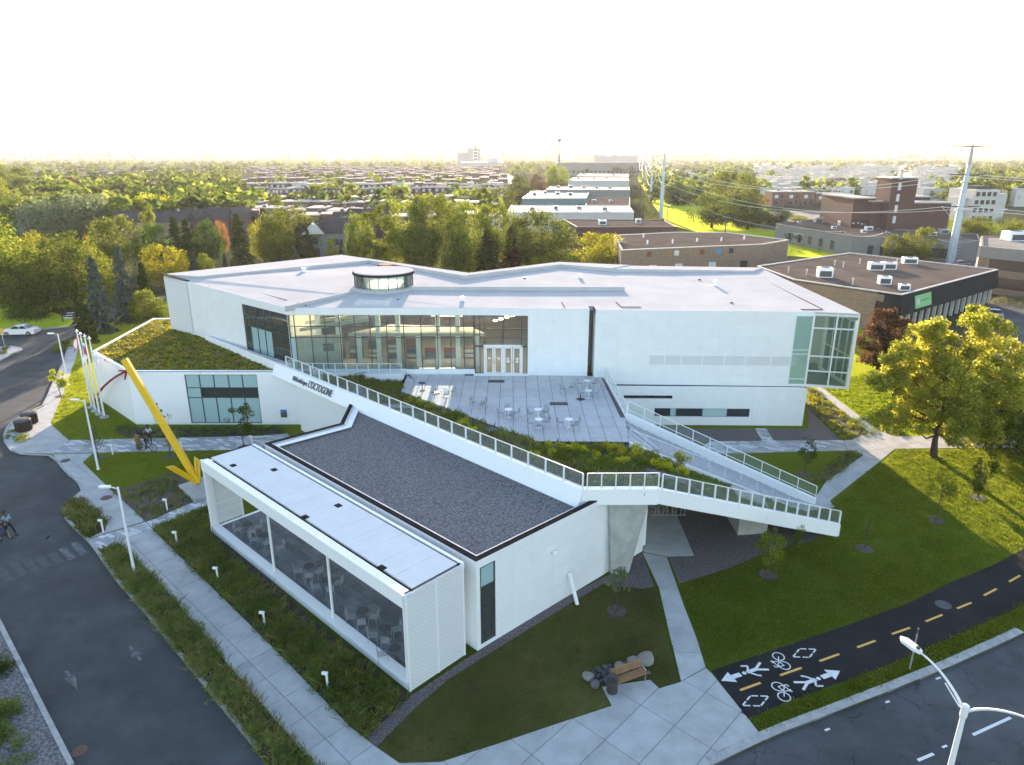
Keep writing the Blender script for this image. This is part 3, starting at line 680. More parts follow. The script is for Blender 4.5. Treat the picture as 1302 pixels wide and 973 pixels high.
# gravel and planting beds
flat('gravel_bed', [(800, 545.2), (959, 545.2), (968, 561), (902, 561.5), (800, 561)], .112, 'path_gravel')
flat('gravel_bed', [(975, 545.2), (1028, 545.2), (1027, 520), (1069, 559.5), (985, 560)], .112, 'path_gravel')
flat('gravel_bed', [(466, 938), (521, 886), (597, 835), (628, 815), (700, 770), (770, 733), (789, 716), (816, 703), (832, 746), (817, 749), (766, 743), (700, 783), (629, 827), (573, 862), (526, 902), (479, 950)], .112, 'path_gravel')
flat('gravel_bed', [(855, 640), (1000, 640), (1046, 680), (1029, 688), (977.5, 701), (923, 724), (864, 742), (850, 709), (884, 708)], .112, 'path_gravel')
flat('lawn_patch', [(480, 951), (527, 902), (574, 862), (630, 827.5), (701, 783.5), (767, 743.5), (817, 749.5), (833, 748), (840, 780), (864, 866), (838, 875), (826.5, 864), (765, 873), (777, 897), (720, 916), (629, 946.6), (560, 968.7), (508, 970)], .108, 'lawn')
flat('lawn_patch', [(106, 588), (118, 577), (154, 575.5), (298, 572.5), (345, 568.5), (262, 590), (266, 612), (240, 600), (212, 602), (150, 622), (141, 622)], .106, 'lawn_green')
BED_A = [(141, 622.8), (160, 620), (212, 603), (240, 601), (266, 613), (268, 630), (186, 663.5)]
BED_B = [(194, 672.5), (269, 642), (275, 676), (400, 790), (522, 886), (466, 938), (445.6, 924), (360, 836), (320, 796)]
BED_C = [(129, 699), (153, 693), (161, 703.5), (180, 719), (223, 765), (264, 816.5), (333, 897.5), (398, 972), (440, 1020), (400, 1050), (330, 955), (254, 862), (183, 775), (152, 740)]
BED_D = [(85, 646), (94, 635), (110, 642), (135, 662), (133, 674), (112, 684), (92, 668), (85, 658)]
BED_E = [(147, 541.5), (175, 544), (357, 544), (362, 551), (330, 554), (166, 557.5), (150, 552)]
BED_F = [(1026.5, 494), (1031, 492), (1104, 551), (1080, 557.5), (1071, 558), (1027, 519)]
BED_G = [(1080, 574.5), (1096, 578.5), (1049, 613), (1032, 613)]
BED_H = [(0, 792), (88, 973), (60, 1100), (-200, 1000), (-100, 780)]
for n, px, m in (('planting_bed', BED_A, 'mulch'), ('planting_bed', BED_B, 'soil'), ('planting_bed', BED_C, 'soil'), ('planting_bed', BED_D, 'soil'), ('planting_bed', BED_E, 'soil'), ('planting_bed', BED_F, 'mulch'), ('planting_bed', BED_G, 'mulch')):
    flat(n, px, .112, m)
flat('gravel_verge', BED_H, .10, 'grey_gravel', 0)
flat('planting_bed', [(66, 447), (72, 437), (84, 436), (86, 440), (84, 447), (74, 448)], .12, 'soil', 0)
# cycle path with its markings
CY_UP = [(905, 853), (1000, 821), (1078, 795), (1156, 767), (1203, 743), (1260, 720), (1302, 698), (1420, 640)]
CY_LO = [(951, 914), (1000, 893), (1130, 845), (1208, 811), (1260, 788), (1302, 769), (1420, 710)]
flat('cycle_path', CY_UP + CY_LO[::-1], .112, 'asphalt_dark')
def paint(name, polys, m, z, mats=None):
    mb = MB()
    for p in polys: mb.prism([(q[0], q[1]) for q in p], z, z + .004)
    return struct(name, mb, m)
def dash(px0, px1, w, z, n=1):
    a, b = G(*px0, z), G(*px1, z); t = (b - a).normalized(); k = Vector((-t.y, t.x, 0)) * w / 2; return [a - k, b - k, b + k, a + k]
Z1 = .1125
for a, b in (((941, 878), (967, 868.5)), ((992, 859), (1019, 849.5)), ((1042, 841), (1067, 832)), ((1090, 823.5), (1113, 815)), ((1134, 806.5), (1157, 798.5)), ((1177, 790.5), (1198, 782)), ((1217, 774), (1235, 766.5)), ((1251, 757.5), (1267, 749)), ((1283, 740), (1297, 732))):
    paint('road_marking', [dash(a, b, .12, ZG)], 'road_yellow', Z1)
def cycle_symbols(px_c, px_d, flip):
    """lozenge, bicycle, walking figure and arrow laid along the path from px_c to px_d"""
    a, b = G(*px_c, ZG), G(*px_d, ZG); L = (b - a).length; t = (b - a).normalized(); n = Vector((-t.y, t.x, 0)) * (1 if flip else -1); W_ = .0
    def P(u, v): return a + t * u + n * v
    def line(pts, w):
        out = []
        for p, q in zip(pts[:-1], pts[1:]):
            p, q = P(*p), P(*q); d = (q - p).normalized(); k = Vector((-d.y, d.x, 0)) * w / 2; out.append([p - k, q - k, q + k, p + k])
        return out
    def circ(c, r, w, n_=16, squash=1.0):
        o = []
        for i in range(n_):
            a0, a1 = 2 * math.pi * i / n_, 2 * math.pi * (i + 1) / n_
            o.append([P(c[0] + (r - w / 2) * math.cos(a0), c[1] + squash * (r - w / 2) * math.sin(a0)), P(c[0] + (r + w / 2) * math.cos(a0), c[1] + squash * (r + w / 2) * math.sin(a0)), P(c[0] + (r + w / 2) * math.cos(a1), c[1] + squash * (r + w / 2) * math.sin(a1)), P(c[0] + (r - w / 2) * math.cos(a1), c[1] + squash * (r - w / 2) * math.sin(a1))])
        return o
    z = Z1 + .005 * (0)
    # arrow at the head (u = L), tail towards the figure
    paint('road_marking', line([(L - 1.15, 0), (L - .62, 0)], .26) + [[P(L - .66, -.36), P(L, 0), P(L - .66, .36)]], 'road_white', Z1)
    # walking figure
    f = L - 2.15
    fig = circ((f + .78, 0), .05, .12, 10) + line([(f + .62, 0), (f + .05, .0)], .20)
    fig += [q for s in (1, -1) for q in line([(f + .52, .05 * s), (f + .30, .34 * s), (f + .62 * (1 if s > 0 else .2), .46 * s)], .10)]
    fig += line([(f + .05, .03), (f - .45, .30)], .13) + line([(f + .05, -.03), (f - .50, -.26)], .13)
    paint('road_marking', fig, 'road_white', Z1)
    # bicycle: two wheels across the way of travel, frame between
    c = L - 3.65
    bk = circ((c - .1, .30), .28, .055, 18) + circ((c + .1, -.32), .28, .055, 18)
    bk += line([(c - .1, .30), (c + .16, .02), (c + .1, -.32)], .05) + line([(c + .16, .02), (c + .48, .12)], .05) + line([(c + .42, .16), (c + .42, -.26)], .05) + line([(c + .1, -.32), (c + .58, -.26), (c + .58, -.12)], .05) + line([(c + .48, .20), (c + .48, .02)], .07)
    paint('road_marking', bk, 'road_white', Z1)
    e = L - 5.15; s1 = .52
    dm = []
    cs = [(e + .75, 0), (e, .34), (e - .75, 0), (e, -.34)]
    for i in range(4):
        p, q = Vector(cs[i]), Vector(cs[(i + 1) % 4]); dm += line([tuple(p.lerp(q, .04)), tuple(p.lerp(q, .42))], .07) + line([tuple(p.lerp(q, .56)), tuple(p.lerp(q, .96))], .07)
    paint('road_marking', dm, 'road_white', Z1)
cycle_symbols((1037, 826), (917, 866), False)
cycle_symbols((945, 897), (1068, 853.5), False)
for a, b in (((1237, 934.5), (1285, 912.5)), ((1167, 967), (1187, 958.5))): paint('road_marking', [dash(a, b, .13, 0)], 'road_white', .001)
for a, b in (((1190, 863.5), (1196, 861.5)), ((1126, 893.5), (1131, 891.5)), ((1049, 929), (1055, 926.5)), ((1198, 950.5), (1204, 948))): paint('road_marking', [dash(a, b, .10, 0)], 'road_white', .001)
# worn crossing, arrows and manholes on the street
for i, (x0, y0, x1, y1) in enumerate(((94, 690, 107, 705), (79, 697, 92, 711), (65, 703, 76, 716), (49, 708, 60, 721), (33, 712, 46, 727), (17, 715, 31, 732), (0, 722, 12, 739))):
    paint('road_marking', [dash((x0, y0), (x1, y1), .42, 0)], 'worn_white' if i < 2 else 'faint_white', .001)
def arrow(px_a, px_b, z=.001):
    a, b = G(*px_a, 0), G(*px_b, 0); t = (b - a).normalized(); n = Vector((-t.y, t.x, 0)); L = (b - a).length
    paint('road_marking', [[a - n * .08, a + t * L * .35 - n * .08, a + t * L * .35 + n * .08, a + n * .08], [a + t * L * .3 - n * .24, b, a + t * L * .3 + n * .24]], 'worn_white', z)
arrow((179, 840), (164, 820)); arrow((84, 853), (99, 877)); 
paint('road_marking', [dash((60, 682), (70, 690), .3, 0), dash((66, 678), (54, 690), .22, 0)], 'faint_white', .006)
for a, b in (((0, 432), (40, 437)), ((22, 468), (36, 461)), ((42, 483), (47, 483))): pass
for i in range(3): paint('road_marking', [dash((82 + i * 1.5, 404.5 - i * 3.2), (101 + i, 403.8 - i * 3.2), .8, 0)], 'road_white', .001)
def manhole(px, r, m, label, z=0.):
    p = G(*px, z); mb = MB().lathe((0, 0, 0), [(r, 0), (r, .006), (r * .86, .006), (r * .86, .002), (r * .8, .004)], 24); o = mb.build('manhole_cover', m); o.location = (p.x, p.y, z + .002)
    tag(o, label, 'manhole cover')
manhole((101, 955), .32, 'rust_iron', 'rusty round manhole cover in the asphalt at the lower left street kerb')
manhole((49, 514), .32, 'rust_iron', 'dark round manhole cover in the street beside the waste containers')
manhole((83, 586), .38, 'grey_iron', 'round manhole cover in the pale sidewalk near the paver walk', .127)
manhole((135.5, 633), .40, 'rust_iron', 'brown round manhole cover in the sidewalk under the lamp head', .127)
manhole((1199.5, 769), .42, 'grey_iron', 'grey round manhole cover in the black cycle path', .113)
# power corridor, car parks and town ground beyond
struct('meadow', MB().poly(PXY([(805, 205), (822, 205), (900, 240), (960, 262), (1100, 300), (1130, 318), (1060, 330), (1000, 325), (900, 300), (850, 285), (830, 260), (812, 230)], 0), -.014), 'meadow')
struct('car_park', MB().poly(PXY([(1265, 378), (1240, 400), (1255, 440), (1262, 462), (1302, 468), (1500, 480), (1500, 330), (1302, 352)], 0), .004), 'asphalt_grey')
struct('car_park', MB().poly(PXY([(1100, 330), (1250, 345), (1302, 352), (1500, 335), (1500, 320), (1240, 318), (1090, 322)], 0), -.008), 'asphalt_grey')
struct('car_park', MB().poly(PXY([(960, 268), (1085, 268), (1085, 285), (1110, 312), (1040, 300), (960, 290)], 0), -.008), 'asphalt_grey')
struct('side_street', MB().poly(PXY([(1230, 474), (1302, 480), (1500, 500), (1500, 482), (1302, 467), (1230, 462)], 0), .008), 'asphalt_street')
struct('town_ground', MB().poly(PXY([(330, 262), (640, 262), (655, 222), (320, 216)], 0), -.02), 'city_ground')
struct('town_ground', MB().poly(PXY([(960, 250), (1302, 262), (1302, 210), (940, 207)], 0), -.02), 'city_ground')
# ------------------------------------------------------------------ the library
LIB = thing('library_building', 'large angular white library with glass walls, roof terrace and lit pale roof', 'library', (0, 0, 0))
K = Vector((-20.6, 62.1)); E0 = Vector((-3.5, 62.0)); E1 = Vector((1.5, 61.7)); S0 = Vector((7.0, 61.5)); S1 = Vector((7.55, 61.1)); RC0 = Vector((26.9, 60.4)); RC = Vector((30.6, 59.6))
W2 = Vector((-34.8, 74.0)); W1 = Vector((-38.7, 76.8)); NE = Vector((29.6, 82.0))
ZT, ZR, ZL = 4.5, 10.8, 5.3               # terrace, front roof edge, low wing roof
BZ = 11.5
BK = [G(434, 324, BZ), G(596, 347, BZ), G(710, 333, BZ), G(800, 337, BZ)]; BK = [Vector((p.x, p.y)) for p in BK]
def back(b): return b
# roof deck: front edge, then round the back, falling slightly to the front
dv = Vector((0, .03)); deck = [K + Vector((.03, .05)), E0 + dv * 1.5, E1 + dv * 1.5, S0 + dv * 1.5, Vector((7.05, 62.9)), Vector((7.55, 62.9)), S1 + dv, RC0 + dv, RC + dv, NE, BK[3], BK[2], BK[1], BK[0], W1 + Vector((.04, .0)), W2 + Vector((.03, .03))]
dz = [10.81, 10.81, 10.81, 10.81, 10.82, 10.82, 10.8, 10.8, 10.8, 11.3, 11.1, 11.1, 11.1, 11.1, 11.35, 11.15]
mb = MB(); mb.prism(deck, [z - .45 for z in dz], dz); mb.build('roof', 'white_membrane', LIB)
# raised back parapets (broad folded strips) with their inner faces
def fold(outer, inner, z):
    mb = MB()
    for i in range(len(outer) - 1): mb.prism([outer[i], outer[i + 1], inner[i + 1], inner[i]], 10.9, z)
    return mb
in_ = [Vector(G(252, 351.5, BZ)[:2]), Vector(G(470, 331, BZ)[:2]), Vector(G(590, 350.5, BZ)[:2]), Vector(G(712, 336.2, BZ)[:2]), Vector(G(778, 341, BZ)[:2])]
fold([W1, BK[0], BK[1], BK[2], BK[3]], in_, BZ).build('roof_parapet', 'white_membrane', LIB)
fold([BK[3], NE], [in_[-1], Vector(G(958, 344.5, 11.4)[:2])], 11.42).build('roof_parapet', 'white_membrane', LIB)
ow = (W1 - W2).normalized()
MB().beam((W2.x, W2.y, 11.23), (W1.x, W1.y, 11.50), .35, .10).build('roof_edge', 'brown_cap', LIB)
def roofz(p): return 10.8 + (p[1] - 60.5) * .0165
def seam(pxs, w=.05, m='seam_brown', h=.03):
    mb = MB()
    for a, b in zip(pxs[:-1], pxs[1:]):
        p, q = G(*a, 11.0), G(*b, 11.0); p = G(*a, roofz(p)); q = G(*b, roofz(q)); mb.beam((p.x, p.y, roofz(p) + h), (q.x, q.y, roofz(q) + h), w, .06)
    mb.build('roof_seam', m, LIB)
seam([(279, 359), (365, 382.5)]); seam([(378, 385.5), (390, 389.5)]); seam([(714, 384.5), (718, 391.5)]); seam([(783, 384.5), (790, 391), (815, 391)])
seam([(944, 342), (998, 370), (1046, 394)], .06, 'seam_brown'); seam([(1018, 394.2), (1046, 394.3)])
seam([(200 + 20, 354), (360, 339)], .05)
def step(pxs, h, w=.25):
    mb = MB()
    for a, b in zip(pxs[:-1], pxs[1:]):
        p, q = G(*a, 11.0), G(*b, 11.0); mb.beam((p.x, p.y, roofz(p) + h / 2 - .1), (q.x, q.y, roofz(q) + h / 2 - .1), w, h + .2)
    mb.build('roof_step', 'white_membrane', LIB)
step([(520, 368.5), (794, 369)], .38); step([(363, 391), (449, 373)], .3); step([(640, 351), (592, 353)], .3)
# vents, hatches, drains on the roof
for px, py, w_, h_ in ((387, 348, .5, .55), (588, 381, .35, .4), (737, 354, .35, .45), (909, 363, .3, .55)):
    p = G(px, py, 11.0); MB().box((p.x, p.y, roofz(p) - .1), (w_, w_, h_ + .1), .3).build('roof_vent', 'white_paint', LIB)
for px, py in ((364, 366), (506, 380), (667, 355), (889, 356.5), (930, 383.5)):
    p = G(px, py, 11.0); MB().lathe((p.x, p.y, roofz(p)), [(.16, 0), (.16, .07), (.05, .12)], 10).build('roof_drain', 'dark_frame', LIB)
p = G(491, 340.5, 11.2); MB().lathe((p.x, p.y, 11.2), [(1.1, 0), (1.1, .35), (.95, .42)], 20).build('roof_hatch', 'seam_brown', LIB)
# round skylight
c = Vector(G(483, 372, 11.0)[:2]) + Vector((0, 2.6)); zb = 10.90
MB().lathe((c.x, c.y, zb - .1), [(3.3, 0), (3.3, .42), (3.05, .48)], 40).build('skylight_base', 'white_membrane', LIB)
ZH = 1.62; sk = MB(); n = 20; MB().lathe((c.x, c.y, zb + .40), [(2.7, 0), (2.7, .1)], 32).build('brightening_disc', 'white_paint', LIB)  # white disc added inside the skylight to lighten its panes
for k in range(n):
    sk = MB(); a = 2 * math.pi * k / n; sk.beam((c.x + 2.98 * math.cos(a), c.y + 2.98 * math.sin(a), zb + .38), (c.x + 2.98 * math.cos(a), c.y + 2.98 * math.sin(a), zb + ZH), .06, .06); sk.build('mullion', 'dark_frame', LIB)
for k in range(n):
    a0, a1 = 2 * math.pi * (k + .04) / n, 2 * math.pi * (k + .96) / n; q = [(c.x + r * math.cos(a), c.y + r * math.sin(a)) for r, a in ((2.95, a0), (2.95, a1), (2.9, a1), (2.9, a0))]
    MB().prism(q, zb + .4, zb + ZH - .02).build('skylight_pane', 'clear_glass', LIB)
MB().lathe((c.x, c.y, zb + ZH), [(3.14, 0), (3.16, .20), (3.1, .22)], 48).build('skylight_rim', 'brown_cap', LIB)
MB().lathe((c.x, c.y, zb + ZH + .222), [(3.04, 0), (3.04, .05), (2.9, .07)], 48).build('skylight_roof', 'white_membrane', LIB)

# --- upper walls
mb = MB()
L1 = (K - W2).length
# slanting wall: opening for the curtain wall at its right end
gl0 = (Vector(GW(311, 420, W2, K)[:2]) - W2).length
def hole_z(px, py, a, b): return GW(px, py, a, b).z
ztop_l, zbot_l = 10.15, 5.45
wall(mb, W2, K, 4.0, 10.55, .35, holes=[(gl0, L1, zbot_l, ztop_l)])
mb.prism([W2, K, K + Vector((.25, .3)), W2 + Vector((.25, .3))], 10.552, [11.15, 10.8, 10.8, 11.15])
mb.build('white_wall', 'white_panel', LIB)
mb = MB(); wall(mb, W1, W2, 4.0, 11.1, .35); mb.build('white_wall', 'white_panel', LIB)
# perforated screen on the west end
mb = MB(); d = (W1 - W2).normalized(); nn = Vector((d.y, -d.x)) * -1
a_, b_ = W2 + d * .25 , W1 - d * .1
o1 = Vector((-d.y, d.x)) * .12
mb.prism([a_ + o1, b_ + o1, b_ + o1 * .4, a_ + o1 * .4], 5.4, [10.9, 11.2, 11.2, 10.9]); mb.build('perforated_screen', 'white_screen', LIB)
# facade over the terrace
LF = (E0 - K).length
mb = MB()
wall(mb, K, E0, 4.0, 10.79, .35, holes=[(0, LF, zbot_l - .45, ztop_l)])
LE = (E1 - E0).length
wall(mb, E0, E1, ZT - .3, 10.79, .35, holes=[(0, LE - .05, ZT, ztop_l)])
wall(mb, E1, S0, ZT - .3, 10.79, .35)
mb.build('white_wall', 'white_panel', LIB)
mb = MB(); mb.prism([S0 + Vector((-.05, .36)), S0 + Vector((.0, .36)), Vector((7.0, 63.0)), Vector((6.95, 63.0))], ZT, 10.78); mb.prism([(7.55, 61.46), (7.62, 61.46), (7.62, 63.0), (7.55, 63.0)], ZT, 10.78)
mb.build('recess_wall', 'white_paint', LIB); MB().prism([(6.9, 63.0), (7.7, 63.0), (7.7, 63.2), (6.9, 63.2)], 0, 10.7).build('recess_back', 'interior_wood', LIB)
MB().box((7.28, 62.9, 5), (.22, .06, 5.4)).build('window_pane', 'clear_glass', LIB)
# right volume: upper box, lower wall with strip windows
z_o = 4.0
def s_of(px, py, a, b): return (Vector(GW(px, py, a, b)[:2]) - Vector((a[0], a[1]))).length
mb = MB(); wall(mb, S1, RC0, z_o, 10.79, .35)
wall(mb, RC, NE, z_o, 10.2, .3, holes=[(.3, 5.2, z_o + .3, 10.0)])
mb.build('white_wall', 'white_panel', LIB)
# faint perforated band on the upper wall, in seven fields
x0, x1 = s_of(825, 458, S1, RC0), s_of(1014, 459, S1, RC0); zt_, zb_ = GW(920, 453, S1, RC0).z, GW(920, 464.5, S1, RC0).z
cuts = [825, 845, 866, 893, 921, 948, 980, 1014]
for i in range(7):
    a, b = along(S1, RC0, s_of(cuts[i], 458, S1, RC0) + .06), along(S1, RC0, s_of(cuts[i + 1], 458, S1, RC0) - .06)
    MB().prism([a + Vector((0, -.012)), b + Vector((0, -.012)), b + Vector((0, .01)), a + Vector((0, .01))], zb_, zt_).build('perforated_panel', 'white_screen', LIB)
u = [S1, RC0, RC, NE + Vector((0, 0)), Vector((7.55, 80))]
MB().prism(u, z_o - .18, z_o + .02).build('soffit', 'white_paint', LIB)
GL0, GL1 = Vector((8.2, 60.35)), Vector((27.0, 59.95))
mb = MB()
h1 = (s_of(793, 505, GL0, GL1), s_of(855, 505, GL0, GL1), GW(830, 507, GL0, GL1).z, GW(830, 503, GL0, GL1).z)
h2 = (s_of(832, 525, GL0, GL1), s_of(953, 525, GL0, GL1), GW(890, 530, GL0, GL1).z, GW(890, 519.5, GL0, GL1).z)
wall(mb, GL0, GL1, 0, z_o - .18, .3, holes=[(max(.2, h1[0]), h1[1], h1[2], h1[3]), h2])
wall(mb, GL1, Vector((27.2, 80)), 0, z_o - .18, .3)
mb.build('white_wall', 'white_panel', LIB)
glazing(LIB, GL0, GL1, h1[2], h1[3], list(np.linspace(max(.2, h1[0]), h1[1], 4)), [h1[2], h1[3]], m='dark_window')
glazing(LIB, GL0, GL1, h2[2], h2[3], [h2[0], s_of(852, 525, GL0, GL1), s_of(860, 525, GL0, GL1), s_of(893, 525, GL0, GL1), s_of(925, 525, GL0, GL1), h2[1]], [h2[2], h2[3]], m='dark_window', mats={(3, 0): 'blind', (1, 0): 'blind'})
a, b = along(GL0, GL1, s_of(962, 540, GL0, GL1)), along(GL0, GL1, s_of(972, 540, GL0, GL1))
dr = MB().prism([a + Vector((0, -.03)), b + Vector((0, -.03)), b + Vector((0, .01)), a + Vector((0, .01))], .12, 2.3).build('door', 'white_paint', LIB)
MB().box((b.x - .15, b.y - .07, 1.1), (.12, .05, .04)).build('handle', 'white_metal', dr)
# glass corner at the right end
zz = [z_o + .12, z_o + 1.0, 6.2, 8.9, 10.35, 10.7]
LRC = (RC - RC0).length
glazing(LIB, RC0 - Vector((1.6, -.06)), RC0, z_o + .05, 10.45, [.05, 1.55], [z_o + .05, z_o + .55, 6.9, 7.3, 10.45], m='green_glass', frame='white_metal', inset=-.02)
glazing(LIB, RC0, RC, z_o - .1, 10.7, [.05, LRC * .52, LRC - .08], [z_o, z_o + 1.35, 6.75, 9.35, 10.55], m='green_glass', frame='white_metal', inset=.02, fw=.12)
NG = Vector((RC.x, RC.y)) + (NE - RC).normalized() * 5.4
glazing(LIB, RC, NG, z_o - .1, 10.7, [.08, 1.4, 2.7, 4.0, 5.3], [z_o, 6.75, 10.55], m='green_glass', frame='white_metal', inset=.05, fw=.1)
MB().prism([RC0, RC, NG, RC0 + Vector((0, 5.4))], z_o + .03, z_o + .12).build('interior_floor', 'interior_floor', LIB)
MB().prism([RC0 + Vector((0, 5.2)), NG, NG + Vector((0, .2)), RC0 + Vector((0, 5.4))], z_o + .1, 10.3).build('interior_wall', 'interior_wall', LIB)
MB().box((28.2, 62.4, z_o + .5), (1.2, .5, .9), .5).box((29.3, 61.6, z_o + .12), (.5, .6, .8), .9).box((27.6, 63.2, z_o + .12), (.8, .5, 1.5), .1).build('interior_furniture', 'interior_dark', LIB)

# --- long curtain wall and entry over the terrace
zc = [5.0, 8.0, 9.05, ztop_l]
zl = [zbot_l, 8.05, 9.05, ztop_l]
zl[0] = zbot_l
xs = [gl0 + .03] + [s_of(x, 430, W2, K) for x in (319.5, 328, 337, 345.5)] + [L1 - .03]
glazing(LIB, W2, K, zbot_l, ztop_l, xs, zl, mats={(1, 0): 'frosted_glass', (2, 0): 'frosted_glass', (3, 0): 'frosted_glass'})
pxs = [375.5, 396, 414, 432.5, 451.5, 471, 492, 513.5, 535.5, 556, 573, 590]
xs = [.04] + [s_of(x, 430, K, E0) for x in pxs] + [LF - .04]
glazing(LIB, K, E0, 5.0, ztop_l, xs, zc, mats={(0, 0): 'frosted_glass', (1, 1): 'clear_glass'})
# entry: glass above and beside, four leaves in a white frame
d0, d1 = s_of(616, 458, E0, E1), s_of(663.5, 458, E0, E1); zd = GW(640, 441.5, E0, E1).z
glazing(LIB, E0, E1, zd, ztop_l, [.04, .5, d0 + .05, (d0 + d1) / 2, d1 - .02, LE - .08], [zd + .06, (zd + ztop_l) / 2 + .2, ztop_l - .03], m='clear_glass', inset=.2)
glazing(LIB, E0, E1, ZT, zd, [.04, .5, d0 - .05], [ZT + .05, zd - .04], m='clear_glass', inset=.2)
glazing(LIB, E0, E1, ZT, zd, [d1 + .05, LE - .08], [ZT + .05, zd - .04], m='clear_glass', inset=.2)
fr = MB(); te = (E1 - E0).normalized(); ne = Vector((-te.y, te.x))
def EP(s, dn=0.): q = E0 + te * s + ne * (.12 + dn); return q
nl = 4; lw = (d1 - d0) / nl
for s in (d0, d0 + 2 * lw, d1): fr.box((EP(s).x, EP(s).y, ZT), (.14, .16, zd - ZT), 0)
fr.box((EP((d0 + d1) / 2).x, EP((d0 + d1) / 2).y, zd), (d1 - d0 + .14, .15, .16)); fr.build('door_frame', 'white_metal', LIB)
for i in range(nl):
    s = d0 + lw * i + (.09 if i % 2 == 0 else .03); e = d0 + lw * (i + 1) - (.03 if i % 2 == 0 else .09); q = EP(s, .02); r = EP(e, .02); lf = MB()
    for x in (q, r): lf.box((x.x + (.06 if x is q else -.06), x.y, ZT + .03), (.12, .06, zd - ZT - .06))
    for z in (ZT + .03, zd - .16): lf.box(((q.x + r.x) / 2, q.y + .002, z), (e - s - .26, .056, .12))
    lf = lf.build('door_leaf', 'white_metal', LIB)
    MB().box(((q.x + r.x) / 2, q.y + .01, ZT + .15), (e - s - .25, .015, zd - ZT - .31)).build('pane', 'clear_glass', lf)
    MB().box(((q.x + r.x) / 2 + (.02 if i % 2 else -.02), q.y - .006, ZT + 1.45), (.22, .012, .16)).build('notice', 'white_paint', lf)
    if i > 1: MB().box(((q.x + r.x) / 2, q.y - .006, ZT + 1.15), (.24, .012, .2)).build('notice', 'white_paint', lf)
    MB().box((r.x - .05 if i % 2 == 0 else q.x + .05, q.y - .08, ZT + 1.0), (.03, .05, .4)).build('handle', 'chrome', lf)
# interior behind the glass
inn = MB(); inn.prism([W2 + Vector((1.2, .9)), K + Vector((.1, .5)), E0 + Vector((0, .3)), E1 + Vector((0, .5)), Vector((6.5, 62.5)), Vector((6.5, 76)), Vector((-30, 78))], ZT - .05, ZT + .02 + .3 * 0); inn.build('interior_floor', 'interior_floor', LIB)
MB().prism([Vector((-30, 76.4)), Vector((6.5, 75)), Vector((6.5, 75.3)), Vector((-30, 76.7))], ZT, 7.0).build('interior_wall', 'interior_wood', LIB)
bl_ = [W1] + BK + [NE]
for k in range(5):
    mb = MB(); a, b = bl_[k + 1], bl_[k]; L = (b - a).length; wall(mb, a, b, 0, 10.88 - .01 * k, .3, holes=[(L * .35, L * .75, 8.2, 9.7)] if k == 0 else [(L * .03, L * .24, 7.0, 8.6)] if k == 1 else [] if k == 2 else [(4, L - 4, 6.0, 8.0)])
    mb.build('white_wall', 'white_paint', LIB)
MB().prism([K + Vector((.6, .8)), E0 + Vector((0, .7)), Vector((6.3, 62.2)), Vector((6.3, 75)), Vector((-28, 76))], 10.22, 10.3).build('interior_ceiling', 'interior_wall', LIB)
for x in np.arange(-18.5, -3, 1.9):                       # white columns between dark stacks
    MB().box((x, 64.6 + .01 * x, ZT + .02), (.42, .4, 5.6 if int(x * 10) % 3 else 3.3)).build('interior_column', 'white_paint', LIB)
for x in np.arange(-17.6, -4, 1.9):
    hb_ = 1.15 if x > -10 else 2.1; sh = MB().box((x, 67.5, ZT + .02), (1.3, .7, hb_)).build('bookcase', 'interior_wood', LIB)
    for k in range(2 if x > -10 else 4):
        MB().box((x, 67.12, ZT + .2 + k * .48), (1.15, .06, .30)).build('book_row', random.choice(('interior_dark', 'cloth_navy', 'red_paint', 'interior_wall')), sh)
for i in range(9):
    MB().box((-17 + i * 1.85, 66.2 + (i % 2), 9.9), (.16, 2.2, .06), .5).build('ceiling_and_fill_lamp', 'lamp_glow', LIB)
for i in range(5): MB().box((-1.6 + i * .55, 65 + i * .2, 8.9 + i * .12), (.3, .3, .1), .4).build('ceiling_and_fill_lamp', 'lamp_glow', LIB)
for i in range(4): MB().beam((-20 + i * .2, 63.6 + i * 1.2, 8.4 + i * .4), (-13.5 + i, 64.2 + i * 1.2, 9.3 + i * .3), .25, .35).build('interior_beam', 'interior_wall', LIB)
MB().prism([(-15.5, 63.7), (-2.5, 63.6), (-4.0, 66.2), (-12, 67.2)], 7.75, 8.05).build('mezzanine', 'interior_wall', LIB)
nw = Vector((.7, .71)); MB().prism([W2 + Vector((5, -.5)) + nw * 2.6, K + nw * 3.2, K + nw * 3.4, W2 + Vector((5, -.5)) + nw * 2.8], ZT, 10.1).build('interior_wall', 'interior_wall', LIB)
for k in range(6): q = W2.lerp(K, .42 + k * .10) + nw * 1.5; MB().box((q.x, q.y, 9.85), (.22, 1.7, .06), .8).build('ceiling_and_fill_lamp', 'lamp_glow', LIB)  # lamps and pale wall above added to brighten the dark left glass
MB().box((-17.4, 63.4, 6.35), (1.0, .08, .75)).build('wall_screen', 'interior_dark', LIB)
MB().prism([(-20.3, 63.2), (-16.4, 63.5), (-16.4, 63.7), (-20.3, 63.4)], ZT, 7.9).build('interior_wall', 'interior_wall', LIB)

# --- walkway in front of the glass, with its rail
wk = [K + Vector((.3, -.2)), Vector((-10.0, 61.7)), Vector((-10.0, 60.55)), Vector((-19.6, 60.7))]
MB().prism(wk, 4.25, 4.93).build('balcony', 'white_paint', LIB)

